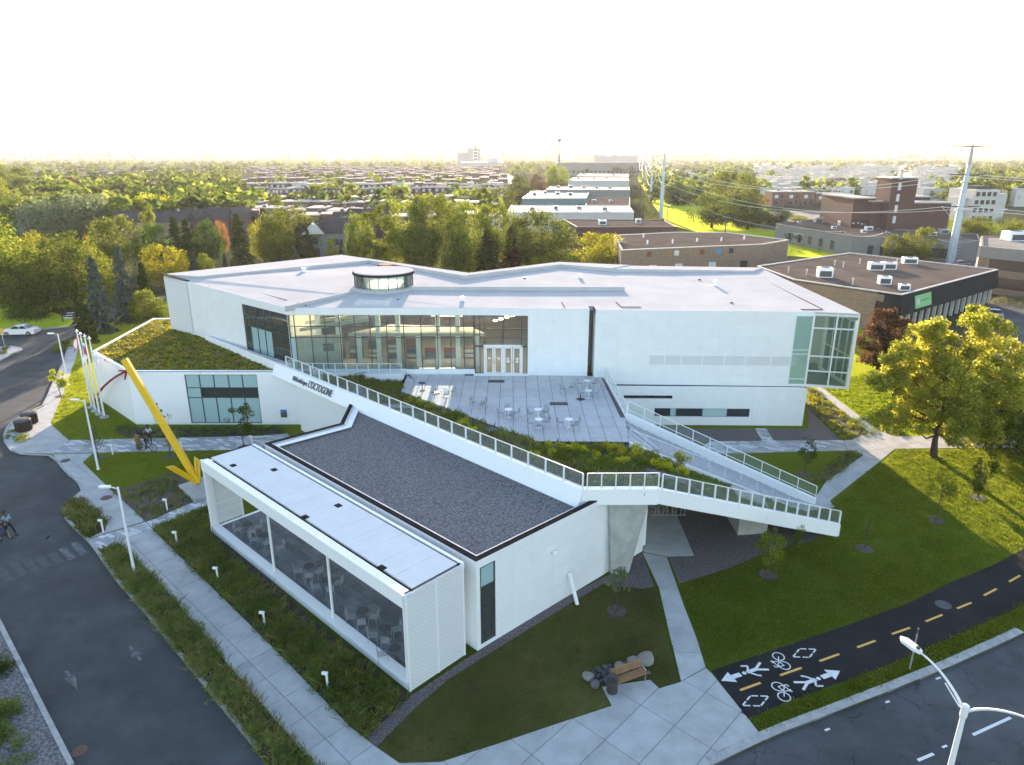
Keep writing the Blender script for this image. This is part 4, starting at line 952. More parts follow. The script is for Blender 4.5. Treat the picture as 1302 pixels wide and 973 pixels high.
# --- low left wing with the sedum roof
P1 = Vector((-35.1, 60.3)); P2 = Vector((-42.2, 67.0)); P3 = Vector((-43.4, 82)); P4 = Vector((-40.2, 82.4)); PR = Vector((-19.6, 60.3))
wx0, wx1 = s_of(239, 510, P1, PR), s_of(330, 510, P1, PR); wz1, wz0 = GW(285, 476.5, P1, PR).z, GW(285, 540, P1, PR).z + .12
mb = MB(); wall(mb, P1, PR, 0, ZL, .3, holes=[(wx0, wx1, wz0, wz1)]); wall(mb, P2, P1, 0, ZL - .003, .3); wall(mb, P3, P2, 0, ZL - .006, .3); wall(mb, P4, P3, 0, ZL - .009, .3)
mb.build('white_wall', 'white_paint', LIB)
xs = [wx0 + .03] + [s_of(x, 510, P1, PR) for x in (257, 275, 293.5, 311)] + [wx1 - .03]; r1, r2 = GW(285, 493.5, P1, PR).z, GW(285, 506, P1, PR).z
fm = {(i, 1): 'dark_window' for i in (1, 2, 3, 4)}
glazing(LIB, P1, PR, wz0, wz1, xs, [wz0 + .03, r2, r1, wz1 - .03], m='frosted_glass', mats=fm)
MB().prism([Vector((-30.2, 60.9)), Vector((-22.6, 60.9)), Vector((-22.6, 61.1)), Vector((-30.2, 61.1))], .1, 5.1).build('blind', 'blind', LIB)
sed = [P1 + Vector((.35, .35)), P2 + Vector((.4, .1)), P3 + Vector((.4, -.3)), P4 + Vector((0, -.3)), W1, W2, K + Vector((-.4, -.1)), PR + Vector((-2.6, .35))]
MB().prism(sed, 4.9, 5.12).build('roof_bed', 'mulch', LIB)
cap = MB(); strip(cap, [P3, P2, P1, PR + Vector((-.0, 0))], .34, ZL - .05, ZL + .02, 1); cap.build('wing_coping', 'white_paint', LIB)
gs = MB(); strip(gs, [W1 + Vector((-.5, 0)), W2, K + Vector((-.8, -.2))], .9, 5.1, 5.16, -1); gs.build('roof_gravel_strip', 'roof_gravel', LIB)
a, b = G(164, 460, 5.15), G(257, 442, 5.15); MB().beam((a.x, a.y, 5.14), (b.x, b.y, 5.14), .9, .05).build('roof_gravel_strip', 'grey_gravel', LIB)
a = G(181, 425, 5.1); b = G(213, 420, 5.1); MB().beam((a.x, a.y, 5.14), (b.x, b.y, 5.14), .9, .05).build('roof_gravel_strip', 'grey_gravel', LIB)
tufts([(p[0], p[1]) for p in sed], 16, .16, .20, RNG, 'leaf_sedum', 'sedum', LIB, z=5.12, blades=6, spread=.16, clumpy=.5)
tufts([(p[0], p[1]) for p in sed], 6, .22, .16, RNG, 'leaf_weed', 'roof_grass', LIB, z=5.12, blades=7, spread=.15, clumpy=.7)
tufts([(p[0], p[1]) for p in sed], 6, .16, .20, RNG, 'leaf_yellow', 'yellow_sedum', LIB, z=5.12, blades=6, spread=.2, clumpy=.95)
tufts([(p[0], p[1]) for p in sed], 5, .18, .20, RNG, 'leaf_bright', 'green_sedum', LIB, z=5.12, blades=6, spread=.2, clumpy=.95)
tufts([(p[0], p[1]) for p in sed], 2.0, .14, .14, RNG, 'leaf_blue', 'grey_sedum', LIB, z=5.12, blades=7, spread=.15, clumpy=.8)
bx0 = GW(361, 526, P1, PR); MB().box((bx0.x, bx0.y - .05, bx0.z - .35), (.55, .1, .5)).build('notice_plate', 'grey_iron', LIB); MB().box((bx0.x, bx0.y - .052, bx0.z + .2), (.55, .1, .2)).build('notice_plate', 'sign_blue', LIB)

# --- folded ribbon carrying the guard rail, planted roofs between ribbon and terrace
ZB = 6.05
A0 = Vector((-21.6, 60.6)); A = Vector((-20.2, 59.3)); B = Vector((4.0, 35.3)); C = Vector((8.3, 35.35)); D = Vector((21.6, 40.3)); ZD = .95
tAB = (B - A).normalized(); nAB = Vector((-tAB.y, tAB.x))          # inward (towards the terrace)
mb = MB()
lo = -nAB * .48
top = [A0, B, B + nAB * .5, A0 + nAB * .5]
# face leaning outward from the rail line down to the gravel
def hexa(mb, a, b, za, zb_, wo, wi, hb):
    """strip from a to b: top edge at the line, foot pushed out by wo, hb lower, back face wi inward"""
    t = (b - a).normalized(); n = Vector((-t.y, t.x)); f0, f1 = a - n * wo, b - n * wo; k0, k1 = a + n * wi, b + n * wi
    v = [(a.x, a.y, za), (b.x, b.y, zb_), (f1.x, f1.y, zb_ - hb), (f0.x, f0.y, za - hb), (k0.x, k0.y, za), (k1.x, k1.y, zb_), (k1.x, k1.y, zb_ - hb), (k0.x, k0.y, za - hb)]
    i = len(mb.v); mb.v += v
    for f in ((0, 3, 2, 1), (0, 1, 5, 4), (4, 5, 6, 7), (3, 7, 6, 2), (0, 4, 7, 3), (1, 2, 6, 5)): mb.f.append(tuple(i + j for j in f)); mb.m.append(0)
hexa(mb, A0, B, ZB - .05, ZB, .50, .35, 1.0)
mb.build('ribbon', 'white_paint', LIB)
mb = MB(); hexa(mb, B, C, ZB, ZB, .0, .4, .98); mb.build('ribbon', 'white_paint', LIB)
mb = MB(); hexa(mb, C, D, ZB, ZD, .0, .4, .92); mb.build('ribbon', 'white_paint', LIB)
# step between the sloping wall foot and the ribbon, up-left of the rail
mb = MB(); hexa(mb, W2 + Vector((2.0, -2.2)), A0 + Vector((.2, -.1)), 5.75, 6.0, .05, .2, .9); mb.build('ribbon', 'white_paint', LIB)
# sign on the ribbon face: the library name in two styles
def text_on(txt, a_px, b_px, base_z, size_h, m, sx=1., shear=0., z_up=True):
    cu = bpy.data.curves.new('t', 'FONT'); cu.body = txt; cu.size = 1; cu.extrude = .03; to = bpy.data.objects.new('t', cu); COL.objects.link(to)
    dg = bpy.context.evaluated_depsgraph_get(); me = bpy.data.meshes.new_from_object(to.evaluated_get(dg)); bpy.data.objects.remove(to)
    me.materials.clear(); me.materials.append(MATS[m]); return me
def lettering(txt, s0, s1, h, off, m):
    me = text_on(txt, None, None, 0, h, m); co = np.array([v.co[:] for v in me.vertices]); w = co[:, 0].max() - co[:, 0].min(); hh = co[:, 1].max() - min(0, co[:, 1].min())
    o = bpy.data.objects.new('sign_letters', me); link(o, LIB)
    # local x runs along the ribbon, local y up the leaning face
    face = Vector((nAB.x * .5, nAB.y * .5, .95)).normalized(); xa = Vector((tAB.x, tAB.y, 0)); za = xa.cross(face)
    p = A0 + tAB * s0; f = off; org = Vector((p.x, p.y, 0)) - Vector((nAB.x, nAB.y, 0)) * (.5 * (1 - f)) ; org.z = ZB - 1.0 + f * 1.0
    org = org + za * .03
    k = (s1 - s0) / w; kh = h / hh
    o.matrix_world = Matrix(((xa.x * k, face.x * kh, za.x, org.x), (xa.y * k, face.y * kh, za.y, org.y), (xa.z * k, face.z * kh, za.z, org.z), (0, 0, 0, 1)))
s_a = s_of(377, 484, A0, B); s_b = s_of(395, 492, A0, B); s_c = s_of(396.5, 490, A0, B); s_d = s_of(426, 502, A0, B)
lettering('Biblioth\u00e8que', s_a, s_b, .52, .26, 'letter_dark'); lettering("L'OCTOGONE", s_c, s_d, .62, .22, 'letter_dark')
# walls under the ribbon
FW0 = Vector((-18.9, 58.6)); mb = MB()
wall(mb, PR + Vector((0, .0)), Vector((-19.3, 58.9)), 0, 5.04, .3) ; wall(mb, Vector((-19.3, 58.9)), B + Vector((-.3, .6)), 0, 5.045, .3)
mb.build('white_wall', 'white_paint', LIB)
# planted surfaces: each a plane fitted to its corners
def plane(pts):
    M = np.array([[p[0], p[1], 1] for p in pts]); z = np.array([p[2] for p in pts]); c, *_ = np.linalg.lstsq(M, z, rcond=None); return c
def bedplane(pts, m, th=.35, name='roof_planting_bed'):
    c = plane(pts); zt = [c[0] * p[0] + c[1] * p[1] + c[2] for p in pts]; MB().prism([(p[0], p[1]) for p in pts], [z - th for z in zt], zt).build(name, m, LIB); return c
def lift(o, c):
    me = o.data; co = np.empty(len(me.vertices) * 3); me.vertices.foreach_get('co', co); co = co.reshape(-1, 3); q = co.reshape(-1, 4, 3)
    cx, cy = q[:, 0, 0], q[:, 0, 1]; q[:, :, 2] += (c[0] * cx + c[1] * cy + c[2])[:, None]; me.vertices.foreach_set('co', co.ravel()); me.update()
def v3(v, z): return Vector((v[0], v[1], z))
Ai = A + nAB * .35; Bi = B + nAB * .35 + Vector((.1, .1)); Ci = C + Vector((-.1, .42)); Di = D + Vector((-.4, .35))
T0 = G(507, 500, ZT); T2 = G(680, 563, ZT); T3 = G(799, 565, ZT); T4 = G(1024, 652, .3)
WLK = Vector((-10.0, 60.5, 4.3))
sec1 = [v3(Ai, 5.5), v3(Bi, 5.65), Vector((T2.x, T2.y, 4.35)), Vector((T0.x, T0.y, 4.35)), Vector((-9.6, 60.5, 4.35)), Vector((-19.4, 60.5, 4.6))]
sec2 = [v3(Bi, 5.65), v3(Ci, 5.65), Vector((T3.x, T3.y - .1, 4.35)), Vector((T2.x, T2.y, 4.35))]
sec3 = [v3(Ci, 5.6), v3(Di, .55), Vector((T4.x, T4.y - .15, .2)), Vector((T3.x, T3.y - .15, 4.3))]
c1 = bedplane(sec1, 'mulch'); c2 = bedplane(sec2, 'mulch'); c3 = bedplane(sec3, 'lawn_green', name='sloping_lawn')
for sec, c_, d1_, d2_ in ((sec1, c1, 5, 1.6), (sec2, c2, 7, 2.5)):
    pl = [(p[0], p[1]) for p in sec]
    o = tufts(pl, d1_ * 1.6, .32, .05, RNG, 'leaf_weed', 'roof_grass', LIB, blades=12, spread=.16, clumpy=.6); lift(o, c_)
    o = tufts(pl, d2_, .42, .06, RNG, 'leaf_bush', 'roof_undergrowth', LIB, blades=16, spread=.22, clumpy=.7); lift(o, c_)
o = tufts([(p[0], p[1]) for p in sec3], 40, .12, .07, RNG, 'leaf_bush', 'roof_grass', LIB, blades=6, spread=.15); lift(o, c3)
def pz(c, x, y): return c[0] * x + c[1] * y + c[2]
def gravel_path(px, c, w, z0):
    pts = [G(x, y, z0) for x, y in px]; mb = MB()
    for a, b in zip(pts[:-1], pts[1:]): mb.beam((a.x, a.y, pz(c, a.x, a.y) + .02), (b.x, b.y, pz(c, b.x, b.y) + .02), w, .05)
    mb.build('gravel_path', 'grey_gravel', LIB)
gravel_path([(640, 566), (668, 568), (800, 569)], c2, .5, 4.4); gravel_path([(668, 592), (740, 592), (812, 593), (880, 625)], c2, .55, 5.0)
gravel_path([(872, 597), (893, 636)], c3, .5, 4.3); gravel_path([(462, 485), (480, 492), (512, 503), (600, 540), (660, 567)], c1, .7, 4.4)

# --- terrace of long slabs
TER = [G(521, 469.5, ZT), G(510, 497.5, ZT), G(680, 560.7, ZT), G(799.5, 561.7, ZT), G(795, 532, ZT), Vector((8.35, 61.2, ZT)), Vector((7.0, 61.45, ZT)), Vector((1.5, 61.6, ZT)), Vector((-3.4, 61.85, ZT)), Vector((-9.9, 61.9, ZT))]
MB().prism(TER, 3.9, ZT - .05).build('terrace_base', 'joint_dark', LIB)
slabs('terrace_slab', TER, R(90), 2.25, 1.12, .035, ZT - .05, ZT, 'terrace_stone', LIB, o=(.1, 60), jit=.004)
mb = MB(); strip(mb, [TER[0], TER[1], TER[2], TER[3]], .35, 4.3, ZT - .06, -1); mb.build('terrace_edge', 'brown_cap', LIB)
for x0_, y0_, x1_, y1_ in ((620.5, 485, 641.5, 485), (699, 513.5, 722, 513.5)):
    a, b = G(x0_, y0_, ZT), G(x1_, y1_, ZT); MB().beam((a.x, a.y, ZT + .003), (b.x, b.y, ZT + .003), .75, .012).build('floor_grate', 'grey_iron', LIB)
mb = MB(); a, b = G(765, 481, ZT), G(789, 531, ZT); mb.prism([a, G(771, 481, ZT), G(795, 531, ZT), b], ZT - .02, ZT + .012); mb.build('gravel_strip', 'path_gravel', LIB); mb = MB(); mb.prism([G(590, 470, ZT), G(603, 470, ZT), G(602, 478, ZT), G(591, 478, ZT)], ZT, ZT + .012); mb.build('gravel_strip', 'path_gravel', LIB)
MB().box((-1.0, 61.75, ZT), (5.1, .5, .10)).build('door_step', 'white_paint', LIB)
MB().prism([Vector((-9.9, 61.95)), E0 + Vector((0, -.04)), E0 + Vector((0, .2)), Vector((-9.9, 62.2))], ZT, 5.0).build('window_sill', 'white_paint', LIB)
# podium under the terrace, soffit under the planting
pod = [Vector((-18.6, 60.2)), Vector((8.6, 60.2)), Vector((9.0, 50.5)), Vector((9.6, 45.6)), Vector((8.6, 39.2)), Vector((3.6, 36.6))]
MB().prism(pod, 0, 3.88).build('podium_wall', 'white_paint', LIB)

# --- stair down to the lawn
R0 = G(795, 531, ZT); R1 = G(1037, 641, .2); L0 = G(800, 564, ZT); L1_ = G(1022, 651.5, .2)
sp = [(R0.x, R0.y), (R1.x, R1.y), (L1_.x, L1_.y), (L0.x, L0.y)]
M0 = Vector(((R0.x + L0.x) / 2, (R0.y + L0.y) / 2)); M1 = Vector(((R1.x + L1_.x) / 2, (R1.y + L1_.y) / 2)); LS = (M1 - M0).length; ts = (M1 - M0).normalized()
dsk = Vector((.30, -.95)).normalized(); nsk = Vector((-dsk.y, dsk.x)) if -dsk.y > 0 else Vector((dsk.y, -dsk.x))
if nsk.x < 0: nsk = -nsk
u0, u1 = min(Vector(p).dot(nsk) for p in sp), max(Vector(p).dot(nsk) for p in sp); N = 30
for i in range(N):
    lo_, hi_ = u0 + (u1 - u0) * i / N, u0 + (u1 - u0) * (i + 1) / N
    c_ = clip(clip(sp, nsk.x, nsk.y, hi_), -nsk.x, -nsk.y, -lo_)
    if len(c_) < 3: continue
    m_ = Vector((sum(p[0] for p in c_) / len(c_), sum(p[1] for p in c_) / len(c_))); s = max(0, min(1, (m_ - M0).dot(ts) / LS)); z = ZT - (ZT - .2) * s
    MB().prism(c_, z - .38, z - .01).build('stair_tread', 'terrace_stone', LIB)
    e = clip(c_, -nsk.x, -nsk.y, -(hi_ - .05))
    if len(e) >= 3: MB().prism(e, z - .008, z + .004).build('stair_nosing', 'light_grey_metal', LIB)
def stringer(a, b, za, zb_, w, h0, h1, side):
    mb = MB(); a2, b2 = Vector((a[0], a[1])), Vector((b[0], b[1])); t = (b2 - a2).normalized(); n = Vector((-t.y, t.x)) * side * w
    mb.prism([a2, b2, b2 + n, a2 + n], [za - h0, zb_ - h0, zb_ - h0, za - h0], [za + h1, zb_ + h1, zb_ + h1, za + h1]); return mb
stringer(L0, L1_, ZT, .15, .28, .55, .18, -1).build('stair_stringer', 'white_paint', LIB)
stringer(R0, R1, ZT, .2, .30, .5, .35, 1).build('stair_stringer', 'white_paint', LIB)
stringer(G(768, 481, ZT), R0, ZT, ZT, .18, .6, .12, 1).build('stair_stringer', 'white_paint', LIB)
# concrete pier and abutment under the ribbon
a, b, c_ = G(778, 733, .1), G(795, 726, .1), Vector((8.0, 37.7, 0))
mb = MB(); q = [Vector((a.x, a.y)), Vector((a.x + 1.05, a.y + .35)), Vector((a.x + .9, a.y + 1.2)), Vector((a.x - .15, a.y + .75))]; n0 = len(mb.v)
tq = [Vector((5.6, 35.75)), Vector((7.9, 35.8)), Vector((8.0, 36.8)), Vector((5.6, 36.7))]
mb.v += [(p.x, p.y, 0) for p in q] + [(p.x, p.y, 5.06) for p in tq]
for f in ((0, 3, 2, 1), (4, 5, 6, 7), (0, 1, 5, 4), (1, 2, 6, 5), (2, 3, 7, 6), (3, 0, 4, 7)): mb.f.append(tuple(n0 + i for i in f)); mb.m.append(0)
mb.build('concrete_pier', 'raw_concrete', LIB)
mb = MB(); a, b = G(938, 681, .1), G(975, 678, .1); q = [Vector((a.x, a.y)), Vector((b.x, b.y)), Vector((b.x + .2, b.y + 2)), Vector((a.x, a.y + 2.4))]
za_ = .1; mb.prism([(p.x, p.y) for p in q], 0, [2.6, 1.9, 1.9, 2.6]); mb.build('concrete_pier', 'raw_concrete', LIB)

# --- front wing: gravel roof, brown coping, tall side window
ZW = 5.3
Q1 = Vector((-1.75, 29.15)); dq = (Vector((8.3, 38.5)) - Q1).normalized(); Q2 = Q1 + dq * 9.0; Q3 = Vector((8.3, 38.5)); Q4 = Vector((-16.9, 43.6)); Q5 = Vector((-12.6, 47.3)); Q6 = Vector((-12.9, 52.3))
LQ = (Q3 - Q1).length; w0, w1 = s_of(611, 780, Q1, Q3), s_of(630, 770, Q1, Q3)
mb = MB(); wall(mb, Q1, Q2, 0, ZW, .3, holes=[(w0, w1, .35, ZW - .45)]); wall(mb, Q2 + dq * .002, Q3, 0, 5.04, .3); wall(mb, Q3, Vector((9.4, 45.2)), 0, 3.8, .3)
wall(mb, Q4, Q1, 0, ZW - .004, .3); wall(mb, Q5, Q4, 0, ZW - .006, .3); wall(mb, Q6, Q5, 0, ZW - .008, .3)
mb.build('white_wall', 'white_panel', LIB)
glazing(LIB, Q1, Q3, .35, ZW - .45, [w0 + .03, w1 - .03], [.38, 2.75, 3.65, ZW - .48], m='clear_glass', fw=.06, inset=.06, mats={(0, 2): 'frosted_glass'})
MB().prism([Q1 + Vector((.4, 1.6)), Q1 + Vector((2.4, 3.4)), Q1 + Vector((1.2, 4.8)), Q1 + Vector((-.8, 3))], .3, .4).build('interior_floor', 'interior_floor', LIB)
MB().box((.1, 31.8, .4), (.7, .5, .9), .7).box((-.3, 32.8, .4), (.5, .5, 1.6), .7).build('interior_furniture', 'interior_wood', LIB)
MB().prism([Q1 + Vector((-1.6, 3.2)), Q1 + Vector((.6, 5.2)), Q1 + Vector((.5, 5.3)), Q1 + Vector((-1.7, 3.3))], .1, 5).build('interior_wall', 'interior_wall', LIB)
rf = [Q1 + Vector((-.0, .45)), Q2 + Vector((-.35, .1)), B + Vector((-.2, .25)), Vector((-12.55, 51.6)), Q6 + Vector((.3, -.6)), Q5 + Vector((.45, -.0)), Q4 + Vector((.5, 0))]
MB().prism(rf, 4.95, 5.08).build('gravel_roof', 'roof_gravel', LIB)
def coping(name, pts, w, z0, z1, m, side): mb = MB(); strip(mb, pts, w, z0, z1, side); mb.build(name, m, LIB)
coping('roof_coping', [Q6, Q5, Q4, Q1, Q2], .30, ZW, ZW + .06, 'brown_cap', 1)
i6, o6 = band([Q6, Q5, Q4, Q1, Q2], .302, 1); coping('roof_flashing', o6, .12, ZW - .1, ZW + .02, 'galvanised', 1)
coping('roof_flashing', band([Q6, Q5, Q4], .42, 1)[1], .45, ZW - .12, ZW - .06, 'white_paint', 1)
sp_ = GW(703, 701, Q1, Q3); MB().lathe((sp_.x + .1, sp_.y - .14, sp_.z - .12), [(.02, 0), (.14, .04), (.14, .18), (.02, .24)], 12).build('wall_lamp', 'white_paint', LIB)
p = GW(721, 727, Q1, Q3); q = G(734, 769, .1); MB().beam((p.x + .12, p.y - .12, p.z), (q.x, q.y, .1), .16, .14).build('drain_spout', 'white_paint', LIB)

# --- covered front gallery
s1, s2, s3, s4 = Vector((-20.1, 40.9)), Vector((-17.4, 43.25)), Vector((-2.15, 28.95)), Vector((-4.85, 26.4))
tl = (s4 - s1).normalized(); ns = Vector((-tl.y, tl.x)); LG = (s4 - s1).length; zf = .42
def GP(s, w, z): q = s1 + tl * s + ns * w; return Vector((q.x, q.y, z))
WD = (s2 - s1).dot(ns)
MB().prism([GP(0, 0, 0), GP(LG, 0, 0), GP(LG, WD, 0), GP(0, WD, 0)], 0, zf - .03).build('gallery_base', 'white_paint', LIB)
fl = [GP(.35, .55, 0), GP(LG - .35, .55, 0), GP(LG - .35, WD, 0), GP(.35, WD, 0)]
slabs('floor_paver', fl, math.atan2(tl.y, tl.x), .92, .46, .02, zf - .03, zf + .02, 'dark_paver', LIB, brick=.5)
pb = MB(); pb.prism([GP(-.02, -.02, 0), GP(LG + .02, -.02, 0), GP(LG + .02, .5, 0), GP(-.02, .5, 0)], 0.001, zf + .14); pb.build('gallery_sill', 'white_paint', LIB)
# roof slab: edge beams, slot, cross panels
MB().prism([GP(.05, .05, 0), GP(LG - .05, .05, 0), GP(LG - .05, WD - .05, 0), GP(.05, WD - .05, 0)], 4.85, 5.2).build('gallery_roof', 'white_paint', LIB)
MB().prism([GP(-.03, -.03, 0), GP(LG + .03, -.03, 0), GP(LG + .03, .42, 0), GP(-.03, .42, 0)], 4.62, 5.345).build('edge_beam', 'white_paint', LIB)
MB().prism([GP(.5, .422, 0), GP(LG - .02, .422, 0), GP(LG - .02, .62, 0), GP(.5, .62, 0)], 5.2, 5.24).build('roof_slot', 'brown_cap', LIB)
npn = 15
for i in range(npn):
    a = .12 + (LG - .24) / npn * i; b = a + (LG - .24) / npn - .014; MB().prism([GP(a, .63, 0), GP(b, .63, 0), GP(b, WD - .2, 0), GP(a, WD - .2, 0)], 5.2, 5.34).build('roof_panel', 'white_roofing', LIB)
MB().prism([GP(.02, WD - .19, 0), GP(LG - .02, WD - .19, 0), GP(LG - .02, WD - .06, 0), GP(.02, WD - .06, 0)], 5.1, 5.25).build('roof_slot', 'brown_cap', LIB)
MB().prism([GP(-.02, WD - .055, 0), GP(LG, WD - .055, 0), GP(LG, WD + .12, 0), GP(-.02, WD + .12, 0)], 5.0, 5.33).build('roof_edge', 'white_paint', LIB)
for px, py in ((296.5, 592), (348.5, 597.5), (388, 657.5), (430, 643), (485.5, 722)):
    p = G(px, py, 5.34); q = [p + Vector((tl.x * x + ns.x * y, tl.y * x + ns.y * y, 0)) for x, y in ((-.22, -.17), (.22, -.17), (.22, .17), (-.22, .17))]; MB().prism(q, 5.33, 5.352).build('roof_light', 'brown_cap', LIB)
for s in (.0, LG): MB().prism([GP(s - .07 if s else .02, .1, 0), GP(s - .02 if s else .07, .1, 0), GP(s - .02 if s else .07, WD - .1, 0), GP(s - .07 if s else .02, WD - .1, 0)], 5.35, 5.38).build('roof_edge', 'brown_cap', LIB)
# end screen (near): perforated panels
mb = MB()
e0, e1 = GP(LG, -.03, 0), GP(LG, WD - .02, 0)
mb.prism([GP(LG - .02, -.03, 0), GP(LG + .10, -.03, 0), GP(LG + .10, WD - .02, 0), GP(LG - .02, WD - .02, 0)], .05, 5.30); mb.build('end_screen', 'white_screen', LIB)
for w_ in (.02, WD / 2, WD - .08): MB().prism([GP(LG + .10, w_ - .05, 0), GP(LG + .125, w_ - .05, 0), GP(LG + .125, w_ + .05, 0), GP(LG + .10, w_ + .05, 0)], .05, 5.28).build('screen_post', 'white_metal', LIB)
# far end: framed doors of thin slats
for w_ in (.05, .42, WD * .62, WD - .1): MB().prism([GP(.03, w_ - .06, 0), GP(.18, w_ - .06, 0), GP(.18, w_ + .06, 0), GP(.03, w_ + .06, 0)], zf, 4.85).build('screen_post', 'white_metal', LIB)
MB().prism([GP(.06, .48, 0), GP(.10, .48, 0), GP(.10, WD * .62, 0), GP(.06, WD * .62, 0)], zf + .1, 4.8).build('end_screen', 'white_screen', LIB)
for k in range(7): MB().prism([GP(.11, .48, 0), GP(.16, .48, 0), GP(.16, WD * .60, 0), GP(.11, WD * .60, 0)], zf + .25 + k * .66, zf + .30 + k * .66).build('screen_slat', 'white_metal', LIB)
for px_b, py_b in ((359, 722), (433, 780)):
    b_ = G(px_b, py_b, zf + .14); s = (Vector((b_.x, b_.y)) - s1).dot(tl); q = GP(s, .26, 0); MB().tube([(q.x, q.y, zf + .1), (q.x, q.y, 4.7)], .075, 12).build('column', 'white_metal', LIB)
for s in (.1, LG - .1): q = GP(s, .2, 0); MB().box((q.x, q.y, zf + .1), (.22, .3, 4.6), math.atan2(tl.y, tl.x)).build('column', 'white_metal', LIB)

# --- rails
rp = [(A.x + nAB.x * .03, A.y + nAB.y * .03, ZB), (B.x, B.y + .06, ZB)]
railing('guard_rail', 'long white railing with glass panels along the diagonal ribbon above the gravel roof', rp, 1.42, .95)
railing('guard_rail', 'short level white railing with glass panels over the concrete pier', [(B.x + .25, B.y + .08, ZB), (C.x, C.y + .08, ZB)], .88, .95)
railing('guard_rail', 'sloping white railing with glass panels running down to the lawn beside the small tree', [(C.x + .22, C.y + .12, ZB - .08), (D.x - .1, D.y + .05, ZD)], .96, .95)
railing('guard_rail', 'white railing with glass panels on the narrow walkway before the long windows', [(-19.3, 60.85, 4.93), (-10.15, 60.7, 4.93)], 1.02, .95)
railing('guard_rail', 'dense white railing along the right edge of the terrace above the stair', [(*G(769, 481, ZT)[:2], ZT + .12), (R0.x + .1, R0.y, ZT + .12)], .75, .95, mid=.5)
railing('guard_rail', 'outer white stair railing with tall posts on the side of the strip windows', [(R0.x + .22, R0.y + .1, ZT + .35), (R1.x, R1.y + .15, .55)], 1.32, .95, mid=.25)
railing('handrail', 'thin white handrail with slim posts on the planted side of the stair', [(L0.x + .1, L0.y + .4, ZT + .05), (L1_.x + .2, L1_.y + .35, .25)], 1.2, .85, post=(.04, .04), top=.04, panes=False, mid=.12)
# ------------------------------------------------------------------ lamps, masts, sculpture, furniture of the site
def lamp_post(px, h, label, rz=math.pi):
    p = G(*px, ZG); t = thing('street_lamp', label, 'street lamp', p, rz, 'lamp posts along the left sidewalk')
    MB().lathe((0, 0, 0), [(.13, 0), (.13, .06), (.085, .10), (.075, h * .5), (.055, h)], 12).build('pole', 'white_metal', t, smooth=False)
    MB().tube([(0, 0, h - .1), (.35, 0, h - .02), (.6, 0, h)], .03, 8).build('arm', 'white_metal', t)
    hd = MB(); hd.prism([(.42, -.11), (1.0, -.15), (1.12, 0), (1.0, .15), (.42, .11)], h - .02, h + .08); hd.build('lamp_head', 'white_metal', t, bevel=.02)
    MB().prism([(.5, -.09), (.98, -.11), (.98, .11), (.5, .09)], h - .035, h - .022).build('lamp_lens', 'pale_window', t)
lamp_post((87, 490), 5.8, 'white lamp post by the upper street bend, behind the small yellow tree')
lamp_post((125, 597), 5.9, 'white lamp post on the lawn in front of the flagpoles')
lamp_post((171, 728), 5.7, 'white lamp post in the planted strip nearest to the covered gallery')
# double armed mast by the road
hb = Vector((13.85, 17.0, 0)); t = thing('road_lamp', 'tall white mast with two curved arms over the cracked road', 'street lamp', hb)
MB().lathe((0, 0, 0), [(.22, 0), (.22, .1), (.14, .14), (.10, 4), (.075, 7.75)], 14).build('pole', 'white_metal', t)
MB().lathe((0, 0, 7.6), [(.085, 0), (.11, .1), (.11, .45), (.03, .5)], 12).build('pole_cap', 'white_metal', t)
AL = 1.75
def armpts(d, s=1.0):
    out = []
    for k in range(11):
        u = k / 10; out.append((d[0] * AL * u ** 1.25, d[1] * AL * u ** 1.25, 7.75 + .9 * math.sin(u * math.pi / 2) ** .9))
    return out
for d in ((-.33, .94), (.66, -.75)):
    pts = armpts(d); MB().tube(pts, [.05 - .002 * k for k in range(11)], 8).build('arm', 'white_metal', t, smooth=True)
    e = Vector(pts[-1]); a_ = math.atan2(d[1], d[0]); co, si = math.cos(a_), math.sin(a_)
    sh = [(-.05, -.05), (.18, -.15), (.62, -.15), (.80, 0), (.62, .15), (.18, .15), (-.05, .05)]
    q = [(e.x + x * co - y * si, e.y + x * si + y * co) for x, y in sh]
    hd = MB().prism(q, e.z - .05, e.z + .08).build('lamp_head', 'white_metal', t, bevel=.03)
    MB().box((e.x + .1 * co, e.y + .1 * si, e.z + .081), (.09, .09, .07), a_).build('light_sensor', 'black_metal', hd)
    MB().prism([(e.x + x * .8 * co - y * .7 * si + .06 * co, e.y + x * .8 * si + y * .7 * co + .06 * si) for x, y in sh], e.z - .07, e.z - .052).build('lamp_lens', 'pale_window', hd)
MB().beam((-.10, .10, 7.9), (-.32, .62, 8.35), .03, .03).build('brace', 'white_metal', t)
p = G(1156.5, 851, ZG); t = thing('sign_post', 'thin bare grey metal post in the grass between cycle path and road', 'post', p)
MB().box((0, 0, -.1), (.06, .045, 2.5)).build('post', 'galvanised', t); MB().box((0, -.01, 2.1), (.07, .05, .25)).build('bracket', 'grey_iron', t)
